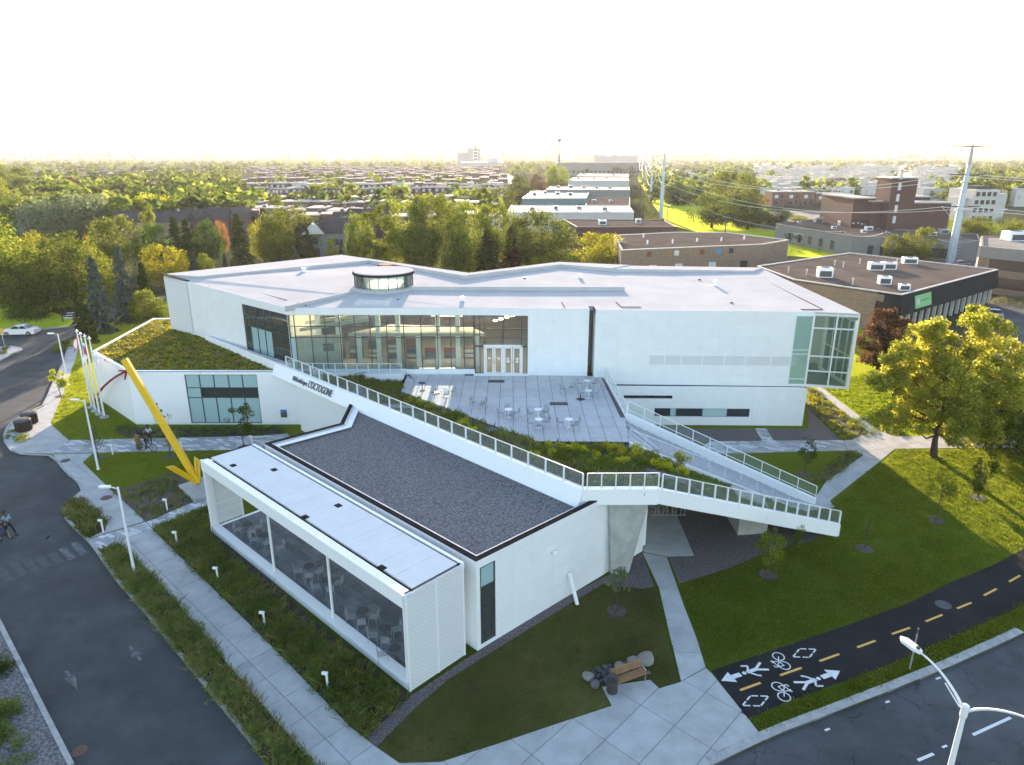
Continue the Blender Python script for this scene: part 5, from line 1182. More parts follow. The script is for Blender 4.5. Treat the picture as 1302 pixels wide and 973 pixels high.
# flag masts
def flag(t, h, w, hgt, cols, ph, rz):
    root = None; n = 14; k = len(cols)
    for c in range(k):
        V = []; F = []; m_ = 9
        for i in range(m_ + 1):
            u = (c + i / m_) / k
            for j in range(n + 1):
                v = j / n; dx = w * u * (.50 + .10 * v); y = .16 * math.sin(u * 9 + v * 4 + ph) * (u + .25); z = h - hgt * v - u * w * .62 - .05 * math.sin(u * 7 + ph)
                V.append((dx * math.cos(rz) - y * math.sin(rz), dx * math.sin(rz) + y * math.cos(rz), z))
        for i in range(m_):
            for j in range(n): a = i * (n + 1) + j; F.append((a, a + 1, a + n + 2, a + n + 1))
        mb = MB(); mb.v = V; mb.f = F; mb.m = [0] * len(F)
        o = mb.build('flag' if c == 0 else 'flag_field', cols[c], root or t, smooth=True); sl = o.modifiers.new('cloth', 'SOLIDIFY'); sl.thickness = .012
        root = root or o
for i, (bx, by, ty, lab, cols, rz) in enumerate(((117, 518.5, 425, 'leftmost white flagpole, with a red and white flag blown to the left', ('flag_red', 'flag_white', 'flag_red'), 2.9), (121.5, 523, 428, 'second white flagpole, carrying a blue and white flag', ('flag_blue', 'flag_white', 'flag_blue'), -.7), (127, 527, 431, 'third white flagpole, carrying a red flag with white', ('flag_red', 'flag_white'), 2.6), (133, 531, 433, 'rightmost white flagpole, carrying a white flag, nearest the angled wall', ('flag_white', 'flag_white'), -.5))):
    p = G(bx, by, ZG); h = 7.75; t = thing('flagpole', lab, 'flagpole', p, 0, 'flagpoles on the lawn'); s_ = 1
    MB().lathe((0, 0, 0), [(.09, .15), (.085, h * .5), (.05, h)], 12).build('pole', 'white_metal', t)
    MB().lathe((0, 0, 0), [(.42, -.05), (.40, .10), (.30, .18), (.12, .22)], 14).build('base', 'kerb_concrete', t)
    MB().lathe((0, 0, h), [(.10, 0), (.16, .06), (.16, .10), (.05, .14), (.06, .2), (.02, .26)], 12).build('finial', 'white_metal', t)
    MB().tube([(.07, -.07, .8), (.07, -.07, h - .1)], .012, 5).build('halyard', 'wire', t)
    flag(t, h - .25 - .25 * i, 1.5 if i in (0, 2) else .9, .95, cols, i * 1.3, rz)
# yellow arrow
b = G(252, 614, .55); top = Vector((-28.55, 47.9, 0)); Yp = b.y
tp = GY(158, 457, Yp + 1.2); l1 = GY(213, 591.5, Yp - .6); r1 = GY(250.5, 580.5, Yp + .5)
t = thing('arrow_sculpture', 'tall yellow arrow sculpture leaning left over the lawn, its point on a concrete plinth', 'sculpture', (b.x, b.y, 0))
O = Vector((b.x, b.y, 0))
MB().beam(b - O, tp - O, .48, .30, up=(0, -1, 0)).build('shaft', 'yellow_paint', t, bevel=.02)
def barb(e, w0):
    e = e - O; s = b - O; d = (e - s).normalized(); mb = MB()
    x = d.cross(Vector((0, 1, 0))).normalized() * .21; y = Vector((0, .07, 0))
    v = [s - x * .9 - y, s + x * .9 - y, s + x * .9 + y, s - x * .9 + y, e - x - y - d * .35, e + x - y, e + x + y, e - x + y - d * .35]
    n0 = len(mb.v); mb.v += [tuple(q) for q in v]
    for f in ((0, 3, 2, 1), (4, 5, 6, 7), (0, 1, 5, 4), (1, 2, 6, 5), (2, 3, 7, 6), (3, 0, 4, 7)): mb.f.append(tuple(n0 + i for i in f)); mb.m.append(0)
    for sgn in (1,):
        mb.beam(s + Vector((0, -.1, 0)), e + Vector((0, -.12, 0)) - d * .2, .05, .18, up=(0, 1, 0))
    mb.build('arrow_barb', 'yellow_paint', t, bevel=.012)
barb(l1, .3); barb(r1, .3)
pl = [G(226, 615, .1), G(262, 600, .1), G(266, 612, .1), G(262, 636, .1), G(250, 636, .1)]; pl = [G(227, 618, .35) - O, G(262, 606, .35) - O, G(266, 632, .35) - O, G(248, 636, .35) - O]
MB().prism(pl, -.05, .42).build('plinth', 'raw_concrete', t, bevel=.03)
# red curved arrow
p0 = G(117, 516, .1); Yr = 59.4
def RP(px, py, f): return GY(px, py, p0.y + (Yr - p0.y) * f)
arc = [(117, 516), (124, 502), (131, 492.5), (139, 485), (147, 479), (155, 474.5), (161, 471.8)]
pts = [RP(x, y, i / 6) for i, (x, y) in enumerate(arc)]
t = thing('arrow_sculpture', 'slender dark red curved arrow rising from the flagpoles towards the white wall', 'sculpture', (p0.x, p0.y, .1)); O2 = Vector((p0.x, p0.y, .1))
MB().tube([q - O2 for q in pts], .11, 8).build('shaft', 'red_paint', t, smooth=True)
for x, y in ((151, 471.5), (158.5, 483)): MB().tube([pts[-1] - O2, RP(x, y, 1) - O2], [.10, .07], 8).build('arrow_barb', 'red_paint', t)
MB().lathe((0, 0, -.1), [(.25, 0), (.25, .1), (.15, .14)], 12).build('base', 'kerb_concrete', t)
# bollard lights
for px, lab in (((131.6, 677), 'white bollard light at the end of the round street planting'), ((213, 650), 'white bollard light in the bed behind the paver path to the gallery'), ((225.5, 692.5), 'white bollard light just before the paver path, nearest the gallery corner'), ((277.6, 739), 'white bollard light half hidden in the bed below the first gallery column'), ((337, 797), 'white bollard light in the bed beside the gallery middle'), ((417, 876), 'white bollard light in the bed nearest the bottom gallery corner'), ((143.5, 578), 'white bollard light beside the paver walk near the lamp post'), ((232, 575), 'white bollard light beside the paver walk, next to the yellow arrow shaft'), ((321, 567), 'white bollard light beside the paver walk close to the gallery roof')):
    p = G(*px, .11); t = thing('bollard_light', lab, 'bollard light', p, math.pi * .95, 'bollard lights along the walks')
    MB().lathe((0, 0, -.1), [(.055, 0), (.055, .93)], 12).build('post', 'white_metal', t)
    MB().prism([(-.06, -.065), (.22, -.065), (.24, 0), (.22, .065), (-.06, .065)], .83, .95).build('lamp_head', 'white_metal', t, bevel=.015)
    MB().box((.14, 0, .815), (.14, .1, .014)).build('lamp_lens', 'pale_window', t)
# waste containers
for px, lab in (((31, 547), 'brown round waste container in front, with a grey lid'), ((38.5, 538), 'dark round waste container standing behind the brown one')):
    p = G(*px, .128); t = thing('waste_container', lab, 'waste container', p, 0, 'round waste containers on the corner')
    MB().lathe((0, 0, 0), [(.62, 0), (.64, .05), (.66, .9), (.62, .95)], 20).build('body', 'bin_brown' if 'brown' in lab else 'brown_cap', t)
    for k in range(20): a = 2 * math.pi * k / 20; MB().box((.665 * math.cos(a), .665 * math.sin(a), .08), (.03, .10, .82), a).build('slat', 'bin_brown' if 'brown' in lab else 'brown_cap', t)
    MB().lathe((0, 0, .95), [(.69, 0), (.69, .06), (.55, .16), (.12, .2)], 20).build('lid', 'grey_iron', t); MB().box((0, -.3, 1.08), (.3, .16, .07)).build('hatch', 'black_metal', t)
# bench, bin and boulders
cB = G(802, 872, .13); bt = math.atan2(.42, .9); t = thing('park_bench', 'wooden slatted bench with silver legs in front of the boulders', 'bench', cB, bt)
for k in range(4): MB().box((0, -.02 + k * .115, .43), (1.75, .10, .035)).build('seat_slat', 'wood', t)
for k in range(3): MB().beam((-.875, .44 + k * .035, .55 + k * .125), (.875, .44 + k * .035, .55 + k * .125), .03, .10, up=(0, .25, 1)).build('back_slat', 'wood', t)
for s in (-.8, .8):
    MB().tube([(s, -.02, 0), (s, -.03, .62), (s, .05, .66), (s, .38, .64)], .025, 8).tube([(s, .50, 0), (s, .42, .45), (s, .52, .88)], .025, 8).tube([(s, -.02, .40), (s, .43, .40)], .02, 8).build('leg', 'chrome', t)
cT = G(778, 880, .13); t = thing('litter_bin', 'black cylindrical litter bin beside the wooden bench', 'litter bin', cT)
MB().lathe((0, 0, 0), [(.20, 0), (.24, .04), (.25, .75), (.22, .78)], 18).build('body', 'black_metal', t)
for k in range(18): a = 2 * math.pi * k / 18; MB().box((.256 * math.cos(a), .256 * math.sin(a), .06), (.014, .035, .66), a).build('bar', 'grey_iron', t)
MB().lathe((0, 0, .80), [(.27, 0), (.27, .05), (.16, .13)], 18).build('lid', 'black_metal', t)
def stone_mesh(rng, m):
    bm = bmesh.new(); bmesh.ops.create_icosphere(bm, subdivisions=3, radius=1)
    ph = rng.uniform(0, 6, 6)
    for v in bm.verts:
        c = v.co; f = 1 + .14 * math.sin(c.x * 2.6 + ph[0]) + .12 * math.sin(c.y * 3.1 + ph[1]) + .1 * math.sin(c.z * 3.4 + ph[2]) + .05 * math.sin(c.x * 7 + c.y * 5 + ph[3])
        v.co = Vector((c.x, c.y, c.z)) * f
    me = bpy.data.meshes.new('boulder'); bm.to_mesh(me); bm.free(); me.materials.append(MATS[m]); me.polygons.foreach_set('use_smooth', [True] * len(me.polygons)); return me
smesh = {m: [stone_mesh(RNG, m) for _ in range(3)] for m in ('stone', 'stone_pale', 'stone_dark')}
STN = [(747, 863, .34, 'stone_pale', 'pale angular boulder at the left end of the boulder arc'), (821, 843, .52, 'stone_pale', 'largest grey-brown boulder at the right end of the boulder arc'), (805, 842, .30, 'stone_pale', 'cream boulder next to the largest boulder'), (786, 848.5, .30, 'stone_pale', 'flat tan boulder in the middle of the boulder arc'), (757, 873, .32, 'stone', 'brown boulder below the pale one, left of the litter bin')]
for x, y, s in ((755, 858, .2), (762, 853, .22), (769, 850, .22), (775, 849, .2), (760, 861, .22), (768, 858, .24), (775, 855, .25), (764, 867, .2), (771, 866, .24), (778, 861, .25), (785, 857, .2), (793, 846, .2), (797, 851, .22), (791, 853, .22), (799, 844, .18), (804, 850, .2), (811, 850, .18), (783, 866, .25), (790, 860, .2), (752, 866, .2), (776, 871, .24), (815, 856, .16), (797, 857, .18), (750, 859, .16), (825, 856, .14)):
    STN.append((x, y, s, random.choice(('stone_dark', 'stone_dark', 'stone')), None))
for x, y, s, m, lab in STN:
    p = G(x, y, .12); o = bpy.data.objects.new('boulder', random.choice(smesh[m])); COL.objects.link(o); o.location = (p.x, p.y, .1 + s * .35); s *= .78; o.scale = (s * random.uniform(.9, 1.15), s * random.uniform(.8, 1.05), s * random.uniform(.65, .85)); o.rotation_euler = (random.uniform(-.3, .3), random.uniform(-.3, .3), random.uniform(0, 6))
    tag(o, lab or 'small dark grey stone in the boulder arc behind the bench', 'boulder', 'stones of the boulder arc')
# tables and chairs
def make_table(topm, legm='white_metal'):
    t = empty('cafe_table'); MB().lathe((0, 0, .70), [(.30, 0), (.31, .01), (.31, .03), (.30, .035)], 24).build('table_top', topm, t)
    MB().tube([(0, 0, .03), (0, 0, .70)], .03, 8).build('pedestal', legm, t)
    f = MB()
    for k in range(4): a = k * math.pi / 2 + .4; f.beam((0, 0, .03), (.28 * math.cos(a), .28 * math.sin(a), .015), .05, .03)
    f.build('foot', legm, t); return t
def make_chair(m):
    t = empty('cafe_chair')
    s = MB()
    for k in range(7): s.box((0, -.19 + k * .063, .44), (.40, .038, .016))
    s.tube([(-.2, -.2, .445), (.2, -.2, .445), (.2, .2, .445), (-.2, .2, .445), (-.2, -.2, .445)], .014, 6); s.build('seat', m, t)
    b = MB()
    for k in range(6): b.box((-.15 + k * .06, .225 + .02, .52), (.022, .014, .30))
    b.tube([(-.2, .2, .44), (-.2, .25, .84), (-.15, .26, .87), (.15, .26, .87), (.2, .25, .84), (.2, .2, .44)], .014, 6); b.build('backrest', m, t)
    for x, y in ((-.2, -.2), (.2, -.2), (-.2, .2), (.2, .2)): MB().tube([(x, y, .44), (x * 1.15, y * 1.2, 0)], .013, 6).build('leg', m, t)
    return t
protos = {'light': (make_table('white_metal'), make_chair('light_grey_metal')), 'dark': (make_table('grey_iron', 'grey_iron'), make_chair('light_grey_metal'))}
used = set()
def place(o, x, y, z, rz, label, cat, group):
    if o.name in used: o = copy_tree(o)
    else: used.add(o.name)
    o.location = (x, y, z); o.rotation_euler = (0, 0, rz); tag(o, label, cat, group)
def dining(px, z, kind, chairs, lab, grp, table=True, tsc=1.):
    c = G(*px, z); tb, ch = protos[kind]
    if table: place(tb, c.x, c.y, z, random.uniform(0, 3), 'round cafe table ' + lab, 'table', grp + ' tables')
    for a in chairs:
        d = .62 if table else .45; x, y = c.x + d * math.cos(a), c.y + d * math.sin(a)
        place(ch, x, y, z, a - math.pi / 2 + random.uniform(-.4, .4), ('chair at the table ' if table else 'chair ') + lab, 'chair', grp + ' chairs')
gt = 'terrace'
dining((537, 497), ZT, 'dark', (), 'alone at the left end of the terrace', gt)
dining((567, 505), ZT, 'light', (2.6, .4, -1.4), 'near the sunlit patches before the long windows', gt)
dining((608, 519), ZT, 'light', (2.7, .2, -.9), 'on the left of the terrace above the planting edge', gt, table=False)
dining((646.5, 531.5), ZT, 'light', (1.6, .0, -1.2, 3.2), 'mid-terrace, left of the pair of tables', gt)
dining((684, 531.5), ZT, 'light', (3.3, .1, .6), 'at the back of the pair in the middle of the terrace', gt)
dining((685, 544.5), ZT, 'light', (3.3, .3, -1.6), 'at the front of the pair in the middle of the terrace', gt)
dining((723, 544.5), ZT, 'light', (3.0, .1, -.9), 'nearest the right front edge of the terrace', gt)
dining((722, 500), ZT, 'light', (3.3, .8), 'left of the cluster by the dark wall slot', gt, table=False)
dining((746.5, 494), ZT, 'light', (3.0, .2, 1.4), 'at the back of the cluster by the dark wall slot', gt)
dining((748, 507), ZT, 'light', (2.8, .2, 1.2), 'at the front of the cluster by the dark wall slot', gt)
for px, lab in (((554, 499.5), 'black umbrella stand without umbrella near the sunlit patches'), ((738, 508), 'black umbrella stand in the cluster of chairs on the right')):
    c = G(*px, ZT); t = thing('umbrella_stand', lab, 'umbrella stand', c); MB().box((0, 0, 0), (.55, .55, .05), .6).build('base', 'black_metal', t); MB().tube([(0, 0, .05), (0, 0, .5)], .035, 8).build('tube', 'black_metal', t)
gg = 'gallery'; zg = zf + .02
dining((316.5, 679), zg, 'dark', (3.4, 5.4, .3), 'nearest the far slatted end of the gallery', gg)
dining((337, 693), zg, 'dark', (3.2, 5.3), 'second from the far end of the gallery', gg)
dining((350, 708), zg, 'dark', (1.0,), 'alone left of the first gallery column', gg, table=False)
dining((394, 733), zg, 'dark', (3.3, -.3, 5.0), 'just right of the first gallery column', gg)
dining((417, 751), zg, 'dark', (3.5, .2, 5.2), 'before the second gallery column', gg)
dining((462, 791), zg, 'dark', (3.3, -.2, 4.8), 'just right of the second gallery column', gg)
dining((490, 814), zg, 'dark', (3.4, .5, 5.0), 'second from the near end of the gallery', gg)
dining((503, 840), zg, 'dark', (3.2,), 'tucked against the near end screen of the gallery', gg)
# bicycles
def bicycle(loc, rz, label, parent=None, framem='grey_iron'):
    t = thing('bicycle', label, 'bicycle', loc, rz)
    for x, nm in ((-.52, 'wheel'), (.52, 'wheel')):
        w = MB().ring((x, 0, .34), .33, .022, 'y', 24, 6).build('wheel', 'tyre', t); s = MB()
        for k in range(10): a = k * math.pi / 5; s.tube([(x, 0, .34), (x + .31 * math.cos(a), 0, .34 + .31 * math.sin(a))], .004, 4)
        s.lathe((x, 0, .32), [(.03, 0), (.03, .04)], 6).build('spokes', 'chrome', w)
    f = MB(); bb, st, hd, r_, fr_ = (-.08, 0, .30), (-.22, 0, .82), (.36, 0, .84), (-.52, 0, .34), (.52, 0, .34)
    for a, b in ((bb, (-.20, 0, .74)), (bb, (.38, 0, .72)), ((-.20, 0, .74), (.36, 0, .80)), (r_, bb), (r_, (-.20, 0, .74)), (hd, (.40, 0, .64)), ((.40, 0, .64), fr_), ((-.2, 0, .74), (-.23, 0, .90))): f.tube([a, b], .018, 6)
    f.build('frame', framem, t)
    MB().box((-.24, 0, .90), (.24, .13, .05)).build('saddle', 'black_metal', t, bevel=.02)
    MB().tube([(.22, -.26, .98), (.36, -.2, .96), (.37, 0, .93), (.36, .2, .96), (.22, .26, .98)], .014, 6).tube([hd, (.37, 0, .94)], .016, 6).build('handlebar', 'black_metal', t)
    MB().tube([(-.08, -.1, .30), (-.08, .1, .30)], .02, 6).box((-.08, .12, .14), (.09, .08, .02)).box((-.08, -.12, .44), (.09, .08, .02)).build('crank', 'black_metal', t)
# people: one skinned body each, clothes as a second skin
def skinned(name, joints, edges, m, parent, root=0, sub=1):
    me = bpy.data.meshes.new(name); me.from_pydata([j[0] for j in joints], edges, []); me.materials.append(MATS[m]); o = bpy.data.objects.new(name, me); link(o, parent)
    k = o.modifiers.new('skin', 'SKIN'); k.use_smooth_shade = True; sv = me.skin_vertices[0].data
    for i, j in enumerate(joints): r = j[1]; sv[i].radius = (r, r) if not isinstance(r, tuple) else r
    for s in sv: s.use_root = False
    sv[root].use_root = True
    u = o.modifiers.new('subdivision', 'SUBSURF'); u.levels = sub; u.render_levels = sub; return o
def person(loc, rz, label, h=1.75, legs=((-.02, .12), (.0, -.10)), arms=((.16, .02, .85), (.16, .05, .85)), top='cloth_white', bottom='cloth_black', skirt=None, hairm='hair', long_hair=False, skinm='skin_dark', bag=None, sleeve=True, dress=False):
    """legs: (side shift, forward step) per foot; arms: (out, forward, hand height) per hand; faces +Y before turning by rz"""
    t = thing('person', label, 'person', loc, rz); k = h / 1.75
    J = [((0, 0, .95 * k), .115 * k), ((0, 0, 1.15 * k), .12 * k), ((0, 0, 1.36 * k), .135 * k), ((0, .0, 1.46 * k), .06 * k), ((0, .01, 1.52 * k), .052 * k), ((0, .02, 1.62 * k), (.082 * k, .095 * k)), ((0, .02, 1.70 * k), (.07 * k, .08 * k))]
    E = [(0, 1), (1, 2), (2, 3), (3, 4), (4, 5), (5, 6)]; ank = []; hands = []
    for s, (sx, fy) in zip((-1, 1), legs):
        i = len(J); kn = ((.10 * s + sx * .5) * k, (fy * .55 + .06) * k, .50 * k); an = ((.10 * s + sx) * k, fy * k, .09 * k)
        J += [((.10 * s * k, 0, .88 * k), .092 * k), (kn, .060 * k), (an, .040 * k), ((an[0], an[1] + .14 * k, .045 * k), .034 * k)]; E += [(0, i), (i, i + 1), (i + 1, i + 2), (i + 2, i + 3)]; ank.append((kn, an))
    for s, (ox, fy, hz) in zip((-1, 1), arms):
        i = len(J); sh = (.19 * s * k, 0, 1.40 * k); el = ((.19 + ox * .6) * s * k, (fy * .35 - .05) * k, (1.40 + hz) / 2 * k); ha = ((.19 + ox * .5) * s * k, fy * k, hz * k)
        J += [(sh, .055 * k), (el, .040 * k), (ha, .030 * k), ((ha[0], ha[1] + .04, ha[2] - .09 * k), .034 * k)]; E += [(2, i), (i, i + 1), (i + 1, i + 2), (i + 2, i + 3)]; hands.append((sh, el, ha))
    skinned('body', J, E, skinm, t)
    g = [(J[0][0], .13 * k), (J[1][0], .135 * k), (J[2][0], .15 * k)]; ge = [(0, 1), (1, 2)]
    for sh, el, ha in hands:
        i = len(g); mid = tuple((a + b) / 2 for a, b in zip(el, ha)); g += [(sh, .068 * k), (el, .052 * k)] + ([(mid, .045 * k)] if sleeve else []); ge += [(2, i), (i, i + 1)] + ([(i + 1, i + 2)] if sleeve else [])
    skinned('shirt', g, ge, top, t)
    if skirt:
        zb = .12 if dress else .42
        MB().lathe((0, 0, 0), [(.30 * k, zb * k), (.25 * k, .6 * k), (.17 * k, .98 * k), (.15 * k, 1.08 * k)], 18).build('skirt', skirt, t, smooth=True)
    else:
        g = [((0, 0, .98 * k), .135 * k), ((0, 0, .9 * k), .125 * k)]; ge = [(0, 1)]
        for s, (kn, an) in zip((-1, 1), ank): i = len(g); g += [((.10 * s * k, 0, .84 * k), .105 * k), (kn, .078 * k), ((an[0], an[1], .14 * k), .065 * k)]; ge += [(1, i), (i, i + 1), (i + 1, i + 2)]
        skinned('trousers', g, ge, bottom, t)
    for kn, an in ank: MB().box((an[0], an[1] + .06 * k, -.0), (.10 * k, .27 * k, .09 * k)).build('shoe', 'cloth_black', t, bevel=.03)
    hz = MB().lathe((0, -.005, 0), [(.02, 1.80 * k), (.075 * k, 1.785 * k), (.105 * k, 1.73 * k), (.108 * k, 1.66 * k)] + ([(.11 * k, 1.5 * k), (.08 * k, 1.38 * k)] if long_hair else [(.09 * k, 1.60 * k)]), 14)
    o = hz.build('hair', hairm, t, smooth=True)
    for v in o.data.vertices: v.co.y = v.co.y * 1.05 - .02
    fc = MB().box((-.035 * k, .118 * k, 1.645 * k), (.02, .012, .012)).box((.035 * k, .118 * k, 1.645 * k), (.02, .012, .012)); fc.build('eyes', 'hair', t)
    MB().tube([(0, .115 * k, 1.635 * k), (0, .14 * k, 1.605 * k)], [.01, .016], 6).build('nose', skinm, t)
    if bag: MB().box(((.30) * k, .02, .75 * k), (.12, .34, .34), .1).build('bag', bag, t, bevel=.04)
    return t
p = G(7.5, 686.5, 0); person((p.x - .1, p.y + .55, 0), R(-100), 'person in light blue shirt and dark trousers crossing the street behind the one in skirt', legs=((-.02, .32), (0, -.28)), arms=((.1, .18, .92), (.1, -.15, .9)), top='cloth_blue', bottom='cloth_black', h=1.82)
person((p.x - .1, p.y, 0), R(-80), 'person in a black top and long dark skirt walking across the street', legs=((0, .34), (0, -.26)), arms=((.08, .2, 1.02), (.08, -.1, .95)), top='cloth_black', skirt='cloth_navy', long_hair=True, h=1.66, skinm='skin')
p = G(177.5, 571, .118); person((p.x, p.y, .118), R(180), 'person in a long olive dress holding a yellow bag on the paver walk', top='cloth_olive', skirt='cloth_olive', dress=True, long_hair=True, h=1.62, bag='yellow_paint', skinm='skin')
p = G(186.3, 570, .118); person((p.x, p.y + .1, .118), R(160), 'tall person all in black standing behind the bicycle', top='cloth_black', bottom='cloth_black', h=1.84)
p = G(191, 563.5, .118); person((p.x, p.y, .118), R(190), 'person in a white top and black trousers standing beyond the bicycle', top='cloth_white', bottom='cloth_black', h=1.7, legs=((-.05, .05), (.05, -.02)), arms=((.14, .2, 1.05), (.14, .1, .9)))
p = G(188.5, 574, .118); bicycle((p.x, p.y, .118), R(172), 'black bicycle standing on the paver walk in front of the group of people')
for i, px in enumerate((838, 848, 857)):
    p = G(px, 652, .13); bicycle((p.x, p.y + .2, .13), R(150 - 8 * i), ('bicycle parked leftmost under the white ribbon', 'bicycle parked in the middle under the white ribbon', 'bicycle parked rightmost under the white ribbon')[i], framem='black_metal')
p = G(850, 653, .13); t = thing('bicycle_rack', 'low metal bicycle rack under the white ribbon by the concrete path', 'bicycle rack', (p.x, p.y - .25, .13))
for k in range(4): MB().tube([(-1 + k * .6, 0, 0), (-1 + k * .6, 0, .6), (-.75 + k * .6, 0, .6), (-.75 + k * .6, 0, 0)], .025, 6).build('hoop', 'galvanised', t)
MB().box((-.05, 0, 0), (2.4, .08, .04)).build('rail', 'galvanised', t)
# cars
def car(loc, rz, label, paint_, L=4.6, cat='car'):
    t = thing('parked_car', label, cat, loc, rz); w = .88
    prof = [(-2.28, .42), (-2.25, .78), (-2.0, .90), (-1.45, .96), (-.95, 1.38), (-.3, 1.46), (.35, 1.42), (1.0, .98), (1.75, .88), (2.18, .72), (2.28, .45), (2.2, .22), (-2.2, .22)]
    mb = MB(); n = len(prof); rows = []
    for y, inset in ((-w, 1), (-w + .1, 0), (w - .1, 0), (w, 1)):
        r = []
        for x, z in prof:
            zz = z; yy = y
            if z > 1.0: yy = y * (.78 if inset else .80)
            if inset: x *= .985; zz = z - .03 if z > .9 else z
            r.append(len(mb.v)); mb.v.append((x * L / 4.6, yy, zz))
        rows.append(r)
    for a, b in zip(rows[:-1], rows[1:]):
        for i in range(n): j = (i + 1) % n; mb.f.append((a[i], a[j], b[j], b[i])); mb.m.append(0)
    mb.f.append(tuple(rows[0])); mb.f.append(tuple(rows[-1][::-1])); mb.m += [0, 0]
    bd = mb.build('body', paint_, t); sm(bd, 35)
    k = L / 4.6
    for s in (-1, 1):
        y0, y1 = s * (w * .985), s * (w * .79)
        for a, b in (((-1.32, 1.0), (-.35, 1.0)), ((-.27, 1.0), (.85, 1.0))):
            x0, x1 = a[0] * k, b[0] * k
            tx0 = x0 + (.42 if a[0] < -1 else .0); tx1 = x1 - (.50 if b[0] > .5 else 0)
            MB().quad((x0, s * .872, 1.0), (x1, s * .872, 1.0), (tx1, s * .712, 1.36), (tx0, s * .712, 1.36)).build('window', 'car_glass', t)
        for x in (-1.42, 1.42):
            wh = MB().tube([(x * k, s * (w - .2), .32), (x * k, s * (w + .02), .32)], .32, 20).build('wheel', 'tyre', t); MB().tube([(x * k, s * (w), .32), (x * k, s * (w + .03), .32)], .2, 12).build('rim', 'chrome', wh)
        MB().box((2.2 * k, s * .62, .62), (.1, .3, .12)).build('headlight', 'pale_window', t); MB().box((-2.22 * k, s * .62, .7), (.08, .3, .13)).build('tail_light', 'flag_red', t)
        MB().box((.72 * k, s * (w + .06), .95), (.12, .16, .1)).build('mirror', paint_, t)
    MB().quad((.42 * k, -.66, 1.41), (.42 * k, .66, 1.41), (1.02 * k, .78, 1.0), (1.02 * k, -.78, 1.0)).build('windscreen', 'car_glass', t)
    MB().quad((-.97 * k, .66, 1.39), (-.97 * k, -.66, 1.39), (-1.44 * k, -.78, .99), (-1.44 * k, .78, .99)).build('rear_window', 'car_glass', t)
    for z in (1.0, 1.42): MB()
    return t
def raise_glass(): pass
p = G(21.5, 427.5, 0); car((p.x, p.y + .9, 0), R(187), 'white saloon car driving along the upper street', 'white_car')
p = G(1223, 340, 0); car((p.x, p.y + 1, 0), R(172), 'silver car parked beyond the flat brown roof, at the foot of the big white mast', 'grey_car')
# yellow diamond sign on the median
p = G(6, 441, .1); t = thing('road_sign', 'small yellow road sign on a post on the traffic island', 'road sign', p); MB().tube([(0, 0, 0), (0, 0, 2.0)], .04, 6).build('post', 'galvanised', t); MB().box((0, -.05, 1.75), (.62, .03, .75)).build('sign_plate', 'sign_yellow', t)

# ------------------------------------------------------------------ planting near the library
def pl2(px, z=ZG): return [(p.x, p.y) for p in PXY(px, z)]
def bushes(poly, n, r, h, per, leaf, m, name, rng, z=.1):
    X, Y = scatter(poly, n, rng); C, Rr = [], []
    for x, y in zip(X, Y):
        k = rng.uniform(.6, 1.3)
        for _ in range(4): C.append((x + rng.normal() * r * .5, y + rng.normal() * r * .5, z + h * k * rng.uniform(.2, .6))); Rr.append(r * k * rng.uniform(.4, .7))
    V, F = leaves(C, Rr, n * per, leaf, rng, squash=h / r * .7, aspect=.6); V[:, 2] = np.maximum(V[:, 2], z)
    return tag(obj_np(name, V, F, m), kind='stuff')
bA, bB, bC, bD, bE, bF, bG = [pl2(b) for b in (BED_A, [(196, 674), (262, 647), (264, 684), (392, 800), (511, 888), (466, 935), (447, 921), (362, 833), (322, 793)], BED_C, BED_D, BED_E, BED_F, BED_G)]
def shrink(poly, k): cx = sum(p[0] for p in poly) / len(poly); cy = sum(p[1] for p in poly) / len(poly); return [(cx + (p[0] - cx) * k, cy + (p[1] - cy) * k) for p in poly]
tufts(bB, 15, .42, .035, RNG, 'leaf_weed', 'meadow_grass', z=.11, blades=15, spread=.12, clumpy=.75, lean=.8)
tufts(bB, 7, .50, .045, RNG, 'leaf_bush', 'meadow_grass', z=.11, blades=16, spread=.15, clumpy=.8, lean=.8)
bushes(bB, 420, .32, .42, 110, .05, 'leaf_bush', 'undergrowth', RNG); bushes(bB, 45, .3, .55, 120, .05, 'leaf_bright', 'undergrowth', RNG)
bushes(bB, 60, .35, .55, 140, .06, 'leaf_green', 'undergrowth', RNG)
bushes(bC, 230, .28, .42, 110, .045, 'leaf_bush', 'undergrowth', RNG)
tufts(bC, 30, .34, .03, RNG, 'leaf_weed', 'meadow_grass', z=.11, blades=16, spread=.12, lean=.9, clumpy=.4)
bushes(bD, 30, .42, .5, 200, .05, 'leaf_green', 'undergrowth', RNG); tufts(bD, 20, .45, .035, RNG, 'leaf_weed', 'meadow_grass', z=.11, blades=14, spread=.12)
tufts(bA, 9, .28, .04, RNG, 'leaf_weed', 'meadow_grass', z=.11, blades=14, spread=.14, clumpy=.8); bushes(bA, 60, .3, .28, 90, .05, 'leaf_bush', 'undergrowth', RNG)
bushes(bE, 130, .3, .35, 110, .05, 'leaf_bush', 'undergrowth', RNG)
bushes(pl2([(66, 447), (72, 437), (84, 436), (86, 440), (84, 447), (74, 448)]), 26, .5, .5, 160, .07, 'leaf_bush', 'undergrowth', RNG)
tufts(bG, 20, .3, .05, RNG, 'leaf_weed', 'meadow_grass', z=.11, blades=10, spread=.12); bushes(bG, 40, .3, .25, 80, .05, 'leaf_silver', 'undergrowth', RNG)
tufts(bF, 5, .3, .05, RNG, 'leaf_weed', 'meadow_grass', z=.11, blades=10, spread=.15); bushes(bF, 55, .34, .35, 110, .055, 'leaf_yellow', 'undergrowth', RNG)
